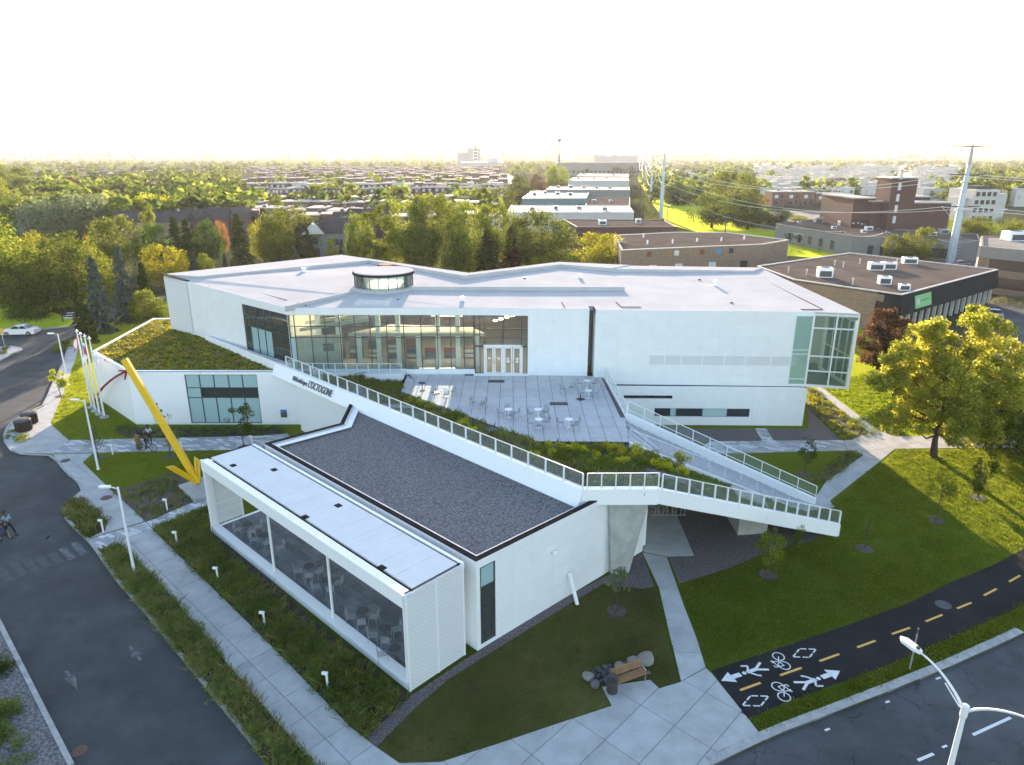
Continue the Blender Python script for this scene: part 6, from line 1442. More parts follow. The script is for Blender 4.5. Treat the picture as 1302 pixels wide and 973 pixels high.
bushes(pl2([(1100, 556), (1104, 551), (1080, 535), (1105, 530), (1150, 548), (1180, 556), (1120, 549)]), 40, .35, .35, 110, .055, 'leaf_bush', 'undergrowth', RNG)
bushes(pl2([(0, 905), (28, 895), (40, 930), (35, 973), (-60, 1000), (-70, 900)], 0), 60, .5, .55, 200, .06, 'leaf_bush', 'undergrowth', RNG, z=.05)
bushes(pl2([(0, 845), (12, 850), (8, 868), (-30, 870)], 0), 12, .35, .4, 150, .06, 'leaf_green', 'undergrowth', RNG, z=.05)
bushes(pl2([(8, 549), (22, 545), (20, 556), (8, 560)]), 10, .25, .2, 90, .05, 'leaf_bush', 'undergrowth', RNG); bushes(pl2([(16, 560), (34, 553), (32, 563), (20, 563)]), 12, .3, .3, 120, .05, 'leaf_bright', 'undergrowth', RNG)
bushes(pl2([(-40, 445), (13, 443), (6, 452), (-40, 462)], 0), 40, .4, .35, 120, .06, 'leaf_bright', 'undergrowth', RNG)
# lawn blades
tufts(pl2([(480, 951), (574, 862), (767, 743), (833, 748), (864, 866), (765, 873), (720, 916), (560, 968)]), 30, .06, .03, RNG, 'leaf_dry_lawn', 'lawn_grass', z=.107, blades=5, spread=.12, lean=.9, clumpy=.5)
tufts(pl2([(870, 745), (980, 703), (1060, 690), (1000, 660), (1062, 640), (1138, 572), (1302, 570), (1400, 600), (1400, 640), (1302, 697), (1203, 742), (1000, 820), (906, 851)]), 34, .09, .035, RNG, 'leaf_lawn', 'lawn_grass', z=.10, blades=5, spread=.14, lean=.9, clumpy=.4)
tufts(pl2([(953, 916), (1000, 895), (1130, 847), (1260, 790), (1400, 712), (1400, 738), (1302, 793), (1208, 837), (1130, 868), (974, 930)]), 45, .09, .035, RNG, 'leaf_lawn', 'lawn_grass', z=.10, blades=6, spread=.12, lean=.9)
tufts(pl2([(106, 588), (154, 575.5), (345, 568.5), (262, 590), (240, 600), (150, 622)]), 18, .06, .035, RNG, 'leaf_lawn', 'lawn_grass', z=.10, blades=5, spread=.12, clumpy=.4)
tufts(pl2([(96, 460), (130, 512), (172, 542), (147, 556), (88, 559), (66, 539), (79, 508)]), 18, .08, .04, RNG, 'leaf_lawn', 'lawn_grass', z=.10, blades=5, spread=.12, clumpy=.4)
tufts(pl2([(1046, 492), (1120, 546), (1302, 553), (1302, 500), (1200, 485), (1110, 470)]), 24, .11, .06, RNG, 'leaf_meadow', 'lawn_grass', z=.10, blades=5, spread=.12)
# flowering shrubs and grey cushions on the planted roofs
fl_mesh = []
for k in range(4):
    C = [(RNG.normal() * .25, RNG.normal() * .25, RNG.uniform(.2, .6)) for _ in range(8)]; a = leaves(C, [.28] * 8, 900, .055, RNG, squash=1, aspect=.6)
    C2 = [(c[0], c[1], c[2] + .14) for c in C]; b_ = leaves(C2, [.22] * 8, 1100, .032, RNG, flat=.4, squash=1.1)
    fl_mesh.append((mesh_np('foliage', a[0], a[1], 'leaf_bush'), mesh_np('blossom', b_[0], b_[1], 'leaf_flower')))
FP = [(549, 516), (543, 527), (536, 513), (513, 506), (521, 509), (585, 541), (599, 550), (590, 535), (497, 492), (674, 572), (680, 582), (668, 578), (697, 568), (706, 584), (702, 577), (722, 571), (770, 567), (776, 570), (747, 588), (753, 590), (787, 577), (790, 572), (812, 573), (803, 586), (807, 582), (792, 590), (836, 594), (847, 596), (863, 589), (868, 600), (866, 582), (739, 573), (760, 580)]
for i, (x, y) in enumerate(FP):
    cc = c1 if (x < 610) else c2; p = G(x, y, 4.9); p = G(x, y + 4, pz(cc, p.x, p.y)); f, bl = fl_mesh[i % 4]; s = random.uniform(.7, 1.1)
    t = thing('flowering_shrub', 'yellow flowering shrub in the planted roof bed', 'shrub', (p.x, p.y, pz(cc, p.x, p.y) - .05), random.uniform(0, 6), 'yellow flowering shrubs on the roof'); t.scale = (s, s, s * .9)
    link(bpy.data.objects.new('foliage', f), t)
    if (i % 5) != 3: link(bpy.data.objects.new('blossom', bl), t)
gs_ = shrub_mesh('foliage', RNG, .6, .7, 1700, .05, 'leaf_bright')
for i, (x, y) in enumerate([(563, 531), (571, 527), (607, 556), (612, 549), (580, 530), (690, 575), (716, 584), (731, 587), (741, 583), (760, 592), (782, 594), (734, 570), (755, 571), (817, 590), (826, 580), (835, 584), (695, 590), (712, 574), (768, 586), (850, 590), (470, 484), (480, 490), (490, 500), (505, 490), (500, 480), (457, 478), (525, 520), (557, 540)]):
    cc = c1 if (x < 610) else c2; p = G(x, y, 4.9); p = G(x, y + 4, pz(cc, p.x, p.y)); s = random.uniform(.7, 1.2)
    o = bpy.data.objects.new('green_shrub', gs_); COL.objects.link(o); o.location = (p.x, p.y, pz(cc, p.x, p.y) - .05); o.scale = (s, s, s * .8); o.rotation_euler.z = random.uniform(0, 6)
    tag(o, 'round green shrub among the flowers in the planted roof bed', 'shrub', 'green shrubs on the roof')
cu_ = shrub_mesh('foliage', RNG, .3, .25, 500, .04, 'leaf_blue')
for i, (x, y) in enumerate([(745, 597), (702, 597), (788, 600), (788, 606), (777, 612), (792, 612), (793, 619), (756, 620), (814, 616), (822, 604), (838, 607), (846, 606), (730, 603), (855, 622), (700, 604), (768, 606), (715, 612), (806, 626)]):
    p = G(x, y, 5.2); s = random.uniform(.7, 1.3)
    o = bpy.data.objects.new('grey_cushion_plant', cu_); COL.objects.link(o); o.location = (p.x, p.y, pz(c2, p.x, p.y) - .03); o.scale = (s, s, s * .8); o.rotation_euler.z = random.uniform(0, 6)
    tag(o, 'low blue-grey cushion plant near the ribbon railing', 'plant', 'blue-grey cushion plants on the roof')

# young trees on the site
def young_tree(px, h, w, n, leafm, label, z=.1, base=.35, ring_=True, shape='tall', thin=1., size=.09, tr=.05, cat='tree'):
    p = G(*px, z); t = thing('young_tree', label, cat, p, random.uniform(0, 6)); C, Rr = crown_clumps(RNG, h, w, 26, base, shape)
    Rr = [r * 1.0 for r in Rr]
    me = trunk_mesh('trunk', RNG, h, tr, C, 16, 'bark'); link(bpy.data.objects.new('trunk', me), t)
    if n: V, F = leaves(C, Rr, n, size, RNG, squash=1.1, aspect=.7); obj_np('crown', V, F, leafm, t)
    if ring_: MB().lathe((0, 0, 0), [(.55, .0), (.5, .04), (.2, .05)], 18).build('mulch_ring', 'mulch', t)
    return t
young_tree((77, 504), 2.9, 1.9, 1400, 'leaf_yellow', 'small yellow-leaved tree by the left sidewalk, below the first lamp post', size=.10, shape='round')
young_tree((125, 583), 3.6, 2.4, 800, 'leaf_bush', 'thin young tree with sparse leaves behind the lamp post on the lawn', size=.07)
young_tree((217, 581), 3.8, 2.3, 900, 'leaf_bush', 'thin young tree crossed by the yellow arrow shaft', size=.07)
young_tree((310, 569), 4.0, 2.0, 1700, 'leaf_green', 'young green tree before the large lower windows', size=.08)
young_tree((207, 556), 3.4, .9, 500, 'leaf_bush', 'narrow young tree against the plain white wall', size=.07, ring_=False)
young_tree((1023, 603), 3.2, 1.5, 900, 'leaf_dark', 'thin dark young tree on the triangular lawn by the strip windows', size=.07)
young_tree((976, 731), 3.0, 2.1, 1900, 'leaf_bright', 'small light green tree in front of the sloping ribbon', size=.075, base=.35)
young_tree((1099, 698), 3.2, .7, 60, 'leaf_bush', 'nearly bare thin tree on the lawn nearest the ramp foot', size=.05, tr=.035)
young_tree((1190, 662), 4.0, 2.4, 1000, 'leaf_bright', 'young tree with sparse leaves on the lawn in the shade edge', size=.08, base=.4)
young_tree((1243, 633), 4.1, 2.0, 2300, 'leaf_green', 'leafy young green tree on the sunlit lawn to the right', size=.08, base=.22)
young_tree((784, 777), 2.9, 1.4, 700, 'leaf_silver', 'small pale-leaved tree by the concrete pier and white wall', size=.07, base=.5)
young_tree((1288, 491), 3.2, 1.8, 1200, 'leaf_yellow', 'small yellowish tree beside the car park on the right', size=.10, base=.3, ring_=False)
young_tree((1012, 696), 1.6, 1.1, 900, 'leaf_green', 'small green sapling at the low end of the ribbon', size=.06, base=.1, ring_=False)
# the large yellow-green tree and its neighbours
def big_tree(px, h, w, n, leafm, label, clumps=120, base=.14, shape='round', size=.12, z=.1, nm='tree', limbs=26, tr=.32, sc=(1, 1), lean=0., sq=.8):
    p = G(*px, z); t = thing(nm, label, 'tree', p); C, Rr = crown_clumps(RNG, h, w, clumps, base, shape)
    C = [(c[0] * sc[0] + lean, c[1] * sc[1], c[2]) for c in C]
    link(bpy.data.objects.new('trunk', trunk_mesh('trunk', RNG, h, tr, C, limbs, 'bark', lean=lean)), t)
    V, F = leaves(C, [r * .95 for r in Rr], n, size, RNG, squash=sq, flat=.1); q = V.reshape(-1, 4, 3); q = q[q[:, :, 2].min(1) > h * base * .85]; V = q.reshape(-1, 3); F = np.arange(len(V)).reshape(-1, 4); obj_np('crown', V, F, leafm, t); return t
LOB = [(1.9, .3, 10.7, 1.9), (-1.3, .6, 9.9, 1.9), (-3.7, -.2, 8.4, 1.7), (4.2, .4, 8.9, 1.8), (-4.4, .5, 5.9, 1.6), (-1.2, -1.8, 6.9, 2.3), (2.9, -1.4, 6.4, 2.2), (-2.6, -1.6, 4.1, 1.5), (1.6, -2.0, 3.8, 1.5), (4.7, -.2, 4.7, 1.5), (.3, 1.4, 8.6, 2.2), (0, 3.0, 6.5, 2.4), (3.2, 2.6, 7.6, 1.9), (-3.2, 2.4, 6.6, 1.8), (.2, -3.0, 5.2, 1.5), (-5.0, -.8, 4.0, 1.0), (5.6, .2, 6.6, 1.0), (.6, -.6, 12.0, 1.0), (3.2, .2, 11.4, 1.0), (-2.8, .4, 11.2, .9), (-4.0, 0, 3.4, 1.5), (.2, -2.6, 2.9, 1.3), (3.6, -1.6, 3.1, 1.5), (-1.2, 1.6, 3.8, 1.9), (2.2, 2, 4.2, 2.0), (5.3, 1, 3.6, 1.2), (-.8, -2.4, 4.0, 1.5)]
p = G(1187, 580, .1); t = thing('tree', 'large broad tree with yellow and green leaves on the lawn at the right', 'tree', p); C, Rr = crown_lobes(RNG, LOB, 26, .58)
link(bpy.data.objects.new('trunk', trunk_mesh('trunk', RNG, 11.5, .27, C, 50, 'bark')), t); V, F = leaves(C, Rr, 88000, .11, RNG, squash=.8, flat=.1); q = V.reshape(-1, 4, 3); q = q[q[:, :, 2].min(1) > 1.7]; obj_np('crown', q.reshape(-1, 3), np.arange(len(q) * 4).reshape(-1, 4), 'leaf_mixed', t)
big_tree((1292, 578), 6.6, 9.5, 20000, 'leaf_green', 'low spreading green tree at the right edge behind the footpath', clumps=90, base=.08, size=.11)
big_tree((1117, 470), 7.4, 5.6, 15000, 'leaf_brown', 'copper-brown tree against the glass corner of the library', clumps=90, base=.1, size=.13)
big_tree((1150, 470), 5.2, 6.0, 9000, 'leaf_mixed', 'small yellow-orange tree behind the large broad tree', clumps=60, base=.08, size=.12)
# ------------------------------------------------------------------ trees beyond: variants shared by many trees
def variant(kind, seed, h, w, n, size, clumps):
    rng = np.random.default_rng(seed)
    if kind == 'conifer':
        V, F = conifer(rng, h, w, n); cr = mesh_np('crown', V, F, 'leaf_conifer'); tr = MB().tube([(0, 0, -.2), (0, 0, h * .9)], [w * .045, .03], 6).mesh('trunk', 'bark'); return cr, tr
    C, Rr = crown_clumps(rng, h, w, clumps, {'round': .16, 'vase': .3, 'tall': .05, 'willow': .06}[kind], kind)
    V, F = leaves(C, [r * 1.12 for r in Rr], n, size, rng, squash=1.35 if kind == 'willow' else .8, flat=.15); return mesh_np('crown', V, F, 'leaf_green'), trunk_mesh('trunk', rng, h, w * .028, C, 12, 'bark')
VAR = {}
for k, spec in {'round': (11, 11, 9000, .20, 90), 'vase': (14, 10, 9000, .20, 80), 'tall': (13, 7, 7500, .19, 60), 'willow': (11, 12, 10000, .20, 90), 'conifer': (12, 6, 6500, 0, 0)}.items():
    VAR[k] = [variant(k, 100 + 7 * i + len(k), *spec) for i in range(3 if k in ('round', 'vase', 'conifer') else 2)]
FARV = []
for i in range(5):
    rng = np.random.default_rng(500 + i); C, Rr = crown_clumps(rng, 9, 9.5, 26, .12, 'round'); V, F = leaves(C, [r * 1.2 for r in Rr], 2600, .33, rng, squash=.8, flat=.2)
    FARV.append((mesh_np('crown', V, F, 'leaf_green'), trunk_mesh('trunk', rng, 9, .28, C, 5)))
tcount = {}
def tree(p, kind, h, w, leafm, label, group=None, var=None, far=False):
    """h, w: real height and width; crown and trunk are children of the tree"""
    vs = FARV if far else VAR[kind]; cr, tr = vs[random.randrange(len(vs)) if var is None else var % len(vs)]
    bh, bw = (9, 9.5) if far else {'round': (11, 11), 'vase': (14, 10), 'tall': (13, 7), 'willow': (11, 12), 'conifer': (12, 6)}[kind]
    t = thing({'conifer': 'conifer_tree', 'willow': 'willow_tree'}.get(kind, 'tree'), label, 'tree', (p[0], p[1], -.03), random.uniform(0, 6.28), group); t.scale = (w / bw, w / bw, h / bh)
    c = bpy.data.objects.new('crown', cr); link(c, t); c.material_slots[0].link = 'OBJECT'; c.material_slots[0].material = MATS[leafm]
    link(bpy.data.objects.new('trunk', tr), t); return t
def tree_px(x, ytop, ybase, wpx, kind, leafm, label, group=None, var=None):
    """tree whose foot is at pixel (x, ybase), top at ytop, crown wpx wide"""
    b = G(x, ybase, 0); q = GY(x, ytop, b.y); dep = b.y * CP + CAMH * SP * 1.0; w = wpx / FPX * (b.y * CP + (CAMH - q.z * .5) * SP)
    return tree(b, kind, q.z, w, leafm, label, group, var)
NEAR = [
 (5, 262, 392, 95, 'round', 'leaf_bright', 'bright green tree at the left picture edge above the park lawn'),
 (70, 300, 396, 85, 'round', 'leaf_green', 'broad green tree in the park right of the bright green edge tree'),
 (35, 330, 400, 70, 'round', 'leaf_green', 'lower green tree in the park at the left, in front of the taller ones'),
 (118, 310, 385, 75, 'willow', 'leaf_bright', 'rounded pale green willow behind the tall spruces'),
 (150, 275, 350, 62, 'round', 'leaf_green', 'dense dark green domed tree above the yellow tree'),
 (60, 318, 370, 70, 'round', 'leaf_bright', 'leafy bright tree in the second row of the left park'),
 (90, 292, 350, 50, 'tall', 'leaf_bright', 'upright light green tree in the second row of the left park'),
 (46, 294, 352, 40, 'round', 'leaf_yellow', 'yellow-leaved tree in the second row of the left park'),
 (120, 298, 345, 22, 'round', 'leaf_orange', 'small orange-red tree between green trees at left'),
 (133, 320, 424, 46, 'conifer', 'leaf_spruce', 'tall blue-grey spruce left of its twin beside the low white wing'),
 (165, 308, 410, 44, 'conifer', 'leaf_spruce', 'tall blue-grey spruce right of its twin beside the low white wing'),
 (108, 345, 428, 30, 'conifer', 'leaf_conifer', 'dark narrow conifer left of the blue spruces'),
 (190, 330, 404, 34, 'conifer', 'leaf_conifer', 'green-brown conifer behind the right blue spruce'),
 (120, 395, 437, 18, 'conifer', 'leaf_conifer', 'small reddish-brown conifer at the crosswalk behind the flagpoles'),
 (190, 368, 414, 50, 'round', 'leaf_green', 'dark green leafy tree close to the left end of the library'),
 (214, 311, 368, 56, 'round', 'leaf_yellow', 'bright yellow-green domed tree behind the left library corner'),
 (249, 318, 352, 18, 'conifer', 'leaf_spruce', 'small blue spruce just above the left roof edge'),
 (288, 320, 350, 13, 'conifer', 'leaf_spruce', 'smallest blue spruce above the left roof edge'),
 (262, 322, 350, 26, 'round', 'leaf_bright', 'light green bush-like tree by the smallest spruces'),
 (25, 208, 262, 44, 'vase', 'leaf_bright', 'tall old tree rising above the park at the far left'),
 (0, 222, 285, 40, 'round', 'leaf_bright', 'bright crown cut by the left edge, beneath the tall old tree'),
 (74, 230, 262, 30, 'round', 'leaf_green', 'round tree right of the tall old tree at far left'),
 (80, 250, 300, 105, 'willow', 'leaf_silver', 'wide silver-green willow left of the teal roof'),
 (122, 248, 296, 70, 'willow', 'leaf_silver', 'silver-green willow adjoining the widest willow'),
 (190, 236, 276, 46, 'round', 'leaf_dark', 'dark domed tree right of the teal roof'),
 (240, 240, 272, 50, 'round', 'leaf_bright', 'light green tree between the town and the teal roof'),
 (283, 239, 274, 56, 'round', 'leaf_green', 'broad green tree left of the nearest brick rows'),
 (195, 258, 320, 22, 'tall', 'leaf_bright', 'slender poplar-like tree over the dark roofs'),
 (200, 284, 345, 46, 'round', 'leaf_dark', 'dark round tree under the slender poplar-like tree'),
 (228, 272, 338, 38, 'conifer', 'leaf_conifer', 'dark conifer beside the red-leaved tree'),
 (243, 275, 342, 36, 'conifer', 'leaf_dark', 'very dark conifer nearest the red-leaved tree'),
 (268, 278, 336, 44, 'round', 'leaf_dark', 'dark broadleaf tree left of the red-leaved tree'),
 (284, 280, 322, 18, 'round', 'leaf_orange', 'red-leaved tree among dark conifers'),
 (308, 268, 340, 42, 'conifer', 'leaf_conifer', 'large dark conifer right of the red-leaved tree'),
 (338, 280, 334, 34, 'round', 'leaf_yellow', 'yellow-green tree left of the broad domed tree'),
 (372, 261, 330, 74, 'willow', 'leaf_bright', 'broad domed willow left of the grey gabled house'),
 (352, 279, 336, 46, 'round', 'leaf_bright', 'rounded light tree under the broad domed willow'),
 (354, 312, 336, 16, 'conifer', 'leaf_spruce', 'small pale conifer above the left roof, first of three'),
 (375, 310, 336, 22, 'conifer', 'leaf_silver', 'small silvery conifer above the left roof, second of three'),
 (394, 288, 336, 26, 'conifer', 'leaf_conifer', 'green conifer above the left roof, third of three'),
 (381, 286, 332, 20, 'conifer', 'leaf_conifer', 'dark narrow conifer beneath the broad domed willow'),
 (423, 300, 334, 18, 'tall', 'leaf_yellow', 'narrow yellowish tree under the grey gabled house'),
 (436, 302, 335, 16, 'conifer', 'leaf_spruce', 'bluish shrub-like conifer right of the grey gabled house'),
 (437, 277, 322, 30, 'round', 'leaf_bright', 'green tree just right of the grey gabled house'),
 (458, 270, 340, 44, 'round', 'leaf_bright', 'light green tree in the grove, leftmost of its front row'),
 (482, 256, 345, 46, 'tall', 'leaf_bright', 'upright tree in the left of the central grove'),
 (520, 250, 345, 66, 'vase', 'leaf_bright', 'tall sunlit tree in the middle left of the central grove'),
 (552, 245, 345, 60, 'vase', 'leaf_bright', 'tallest sunlit tree of the central grove'),
 (596, 252, 350, 60, 'round', 'leaf_bright', 'round sunlit tree right of the tallest grove tree'),
 (632, 258, 350, 48, 'vase', 'leaf_bright', 'sunlit tree at the right end of the central grove'),
 (540, 285, 350, 52, 'round', 'leaf_green', 'darker tree in the front row of the central grove'),
 (580, 292, 352, 50, 'round', 'leaf_green', 'green tree low in the front of the grove, above the roof valley'),
 (505, 318, 350, 46, 'round', 'leaf_yellow', 'low yellow-green crown just above the roof left of the grove centre'),
 (620, 288, 352, 50, 'conifer', 'leaf_conifer', 'brownish conifer at the right of the roof valley'),
 (650, 285, 350, 44, 'conifer', 'leaf_brown', 'reddish-brown conifer right of the roof valley'),
 (688, 266, 342, 76, 'round', 'leaf_green', 'dark green broad tree in front of the white warehouse'),
 (660, 275, 345, 46, 'round', 'leaf_green', 'green tree left of the white warehouse end'),
 (765, 296, 345, 70, 'round', 'leaf_yellow', 'yellow-green tree rising above the right back roof edge'),
 (688, 315, 345, 40, 'round', 'leaf_yellow', 'low orange-yellow tree at the back roof edge'),
 (722, 322, 345, 60, 'round', 'leaf_bright', 'low bright crown behind the back roof edge'),
 (1134, 298, 334, 30, 'round', 'leaf_bright', 'round bright green bush-tree beside the long grey building'),
 (1165, 288, 336, 44, 'round', 'leaf_bright', 'bright green tree between the utility poles'),
 (1060, 226, 246, 34, 'round', 'leaf_brown', 'brownish tree among the white-roofed rows'),
 (968, 272, 285, 24, 'round', 'leaf_green', 'low dark hedge-like tree left of the grey building'),
 (1015, 273, 283, 22, 'round', 'leaf_yellow', 'yellow-green bush-tree beyond the long grey building'),
 (930, 217, 280, 66, 'round', 'leaf_green', 'big broad tree right of the power corridor'),
 (905, 248, 290, 60, 'round', 'leaf_green', 'lower green tree at the edge of the power corridor'),
 (950, 255, 292, 54, 'round', 'leaf_dark', 'dark tree under the big broad tree by the corridor'),
 (985, 262, 288, 40, 'round', 'leaf_dark', 'dark tree beside the side street, right of the corridor'),
 (968, 247, 264, 16, 'round', 'leaf_orange', 'bright red-leaved tree below the white-roofed rows'),
 (660, 222, 262, 40, 'round', 'leaf_green', 'hazy round tree left of the white warehouse'),
 (630, 238, 275, 50, 'round', 'leaf_green', 'hazy green tree above the grove'),
 (683, 222, 252, 30, 'round', 'leaf_brown', 'brown-tinged hazy tree right of the round one'),
 (707, 208, 246, 36, 'round', 'leaf_bright', 'tall bright tree left of the low warehouses'),
 (1290, 280, 330, 40, 'round', 'leaf_bright', 'bright tree at the right edge beyond the tan office'),
 (1240, 275, 300, 40, 'round', 'leaf_bright', 'green tree left of the tan office, beyond the big mast'),
]
for x, yt, yb, w_, k, lm, lab in NEAR: tree_px(x, yt, yb, w_, k, lm, lab)

# ------------------------------------------------------------------ buildings beyond
def plan(px, z): return [Vector((p.x, p.y)) for p in PXY(px, z)]
def windows(parent, a, b, rows, cols, w_, h_, z0, dz, m='dark_window', margin=1.0, n='window', sill=True):
    a, b = Vector((a[0], a[1])), Vector((b[0], b[1])); L = (b - a).length; t = (b - a) / L; nn = Vector((t.y, -t.x))
    for r in range(rows):
        for c in range(cols):
            s = margin + (L - 2 * margin) * (c + .5) / cols; q0, q1 = a + t * (s - w_ / 2), a + t * (s + w_ / 2)
            MB().prism([q0 + nn * .06, q1 + nn * .06, q1 - nn * .05, q0 - nn * .05], z0 + r * dz, z0 + r * dz + h_).build(n, m, parent)
def shell(name, label, cat, pts, h, wallm, roofm, par=.35, parm=None, z0=0):
    t = thing(name, label, cat, (0, 0, 0)); MB().prism(pts, z0, h).build('wall', wallm, t)
    A = sum(pts[i][0] * pts[(i + 1) % len(pts)][1] - pts[(i + 1) % len(pts)][0] * pts[i][1] for i in range(len(pts))); q = pts if A > 0 else pts[::-1]
    mb = MB(); strip(mb, list(q) + [q[0]], .35, h - .004, h + par, 1); mb.build('parapet', parm or wallm, t); 
    MB().prism(pts, h, h + .06).build('roof', roofm, t); return t
def ac_unit(t, x, y, z, s=(1.6, 1.2, 1.1), rz=0., m='white_paint'):
    o = MB().box((x, y, z), s, rz).build('roof_unit', m, t, bevel=.03); MB().lathe((x, y, z + s[2]), [(min(s[:2]) * .38, 0), (min(s[:2]) * .36, .06)], 14).build('fan', 'grey_iron', o)
    co, si = math.cos(rz), math.sin(rz); MB().box((x + si * (s[1] / 2 + .01), y - co * (s[1] / 2 + .01), z + .15), (s[0] * .8, .03, s[2] * .6), rz).build('grille', 'grey_iron', o)
# brown office with dark fascia
hB = 5.6; b1 = plan([(962, 339), (1080.5, 322), (1269.5, 343.5), (1147, 375.6), (1008.6, 356)], hB); bb = plan([(1123, 370), (1147, 375.6)], hB)
cB0, cB1, cB2 = b1[3], b1[2], b1[1]
T1 = thing('brown_office', 'low brown office with black sloping fascia, flat brown roof and a green sign', 'office building')
inner = [b1[0], b1[1], b1[2] + Vector((-1.4, 0)), b1[3] + Vector((-1.6, 1.6)), b1[4]]
MB().prism(inner, 0, hB - .3).build('wall', 'tan_brick', T1)
fpts = [b1[4] + (b1[3] - b1[4]) * .80, b1[3], b1[2]]
def fascia(a, b, out, z0, z1, name='fascia'):
    t = (b - a).normalized(); n = Vector((t.y, -t.x)); mb = MB(); v = [(*(a), z1), (*(b), z1), (*(b + n * out), z0), (*(a + n * out), z0), (*(a - n * .6), z1), (*(b - n * .6), z1), (*(b - n * .6), z0), (*(a - n * .6), z0)]
    k = len(mb.v); mb.v += v
    for f in ((0, 3, 2, 1), (0, 1, 5, 4), (4, 5, 6, 7), (3, 7, 6, 2), (0, 4, 7, 3), (1, 2, 6, 5)): mb.f.append(tuple(k + i for i in f)); mb.m.append(0)
    return mb.build(name, 'black_cladding', T1)
fascia(b1[3], b1[2], .55, 2.75, hB); fascia(fpts[0], b1[3], .5, 2.75, hB - .003)
fascia(b1[2], b1[2] + (b1[1] - b1[2]) * .06, .5, 2.75, hB - .006)
MB().prism(b1, hB - .3, hB - .02).build('roof', 'brown_roof', T1)
mb = MB(); strip(mb, b1 + [b1[0]], .3, hB - .03, hB + .14, -1 if sum(b1[i][0] * b1[(i + 1) % 5][1] - b1[(i + 1) % 5][0] * b1[i][1] for i in range(5)) < 0 else 1); mb.build('roof_edge', 'cream_wall', T1)
td = (b1[2] - b1[3]).normalized(); nd_ = Vector((td.y, -td.x)); Lf = (b1[2] - b1[3]).length
for k in range(16):
    q = b1[3] + td * (1.5 + (Lf - 2.5) * k / 15) + nd_ * -.2; MB().box((q.x, q.y, 0), (.28, .4, 2.78), math.atan2(td.y, td.x)).build('pier', 'cream_wall', T1)
    if k < 15: q2 = q + td * ((Lf - 2.5) / 30) - nd_ * .5; MB().box((q2.x, q2.y, .5), ((Lf - 2.5) / 15 - .35, .1, 2.1), math.atan2(td.y, td.x)).build('window', 'dark_window', T1)
# green sign with a pale mark and a line of lettering too small to read
def on_fascia(s0, s1, f0, f1, off):
    out = []
    for s, f in ((s0, f0), (s1, f0), (s1, f1), (s0, f1)):
        q = b1[3] + td * s + nd_ * (.55 * (1 - f) + off); out.append((q.x, q.y, 2.75 + (hB - 2.75) * f))
    return out
s0_ = (Vector(GW(1161, 382, b1[3], b1[2])[:2]) - b1[3]).length; s1_ = (Vector(GW(1181, 378, b1[3], b1[2])[:2]) - b1[3]).length; ds = (s1_ - s0_) / 2.8
sg = MB(); a_, b_ = on_fascia(s0_, s1_, .17, .80, .0), on_fascia(s0_, s1_, .17, .80, .08); sg.v = a_ + b_
for f in ((0, 1, 2, 3), (7, 6, 5, 4), (0, 4, 5, 1), (1, 5, 6, 2), (2, 6, 7, 3), (3, 7, 4, 0)): sg.f.append(f); sg.m.append(0)
sg = sg.build('sign', 'sign_green', T1)
MB().quad(*on_fascia(s0_ + .18 * ds, s0_ + .75 * ds, .34, .64, .09)).build('sign_mark', 'cream_wall', sg)
for k in range(8): MB().quad(*on_fascia(s0_ + (.95 + k * .19) * ds, s0_ + (1.08 + k * .19) * ds, .46, .56, .09)).build('sign_letter', 'letter_dark', sg)
for px, py, s in ((1048, 352, (2.2, 1.8, 1.5)), (1113, 343, (2.3, 1.6, 1.3)), (1130, 342, (2.0, 1.6, 1.2)), (1156, 335, (2.4, 1.4, 1.1)), (1124, 361, (1.7, 1.3, 1.2)), (1149, 369, (1.4, 1.0, .9))):
    p = G(px, py, hB); ac_unit(T1, p.x, p.y, hB - .02, s, R(-12))
for px, py in ((1002, 347), (1025, 350), (1061, 338), (1072, 340), (1093, 336), (1084, 362), (1140, 335)):
    p = G(px, py, hB); MB().tube([(p.x, p.y, hB - .05), (p.x, p.y, hB + .9)], .12, 8).lathe((p.x, p.y, hB + .85), [(.18, 0), (.18, .12)], 8).build('roof_vent', 'cream_wall', T1)
# brown brick hall behind the library
h2 = 6.0; b2 = plan([(790, 319), (970, 311.5), (1003, 306), (925, 296.5), (858, 296), (781, 300)], h2); T2_ = shell('brick_hall', 'long low brown brick hall with small coloured wall panels behind the right roof edge', 'industrial building', b2, h2, 'tan_brick', 'brown_roof', .2, 'cream_wall')
L2 = (b2[1] - b2[0]).length
for k, (s, m) in enumerate(((.18, 'seam_brown'), (.31, 'wood'), (.37, 'pale_window'), (.50, 'wood'), (.55, 'seam_brown'), (.67, 'sign_blue'), (.76, 'dark_window'))):
    q = b2[0] + (b2[1] - b2[0]) * s; MB().box((q.x, q.y - .03, 4.6), (1.4, .1, 1.0), -.02).build('wall_panel', m, T2_)
for s in (.2, .38, .62, .85): q = b2[0] + (b2[1] - b2[0]) * s; MB().box((q.x, q.y - .02, 0), (2.6, .1, 2.9)).build('door', random.choice(('pale_window', 'dark_window')), T2_)
for px, py in ((790, 309), (823, 311), (855, 310), (886, 308), (917, 307), (946, 305), (818, 303)): p = G(px, py, h2); MB().tube([(p.x, p.y, h2), (p.x, p.y, h2 + .9)], .2, 8).build('roof_vent', 'white_paint', T2_)
b2b = plan([(796, 327), (845, 325), (845, 318), (796, 318)], 4.6); shell('brick_annex', 'small flat brown brick annex in front of the long hall', 'annex', b2b, 4.6, 'tan_brick', 'brown_roof', .2, 'cream_wall')
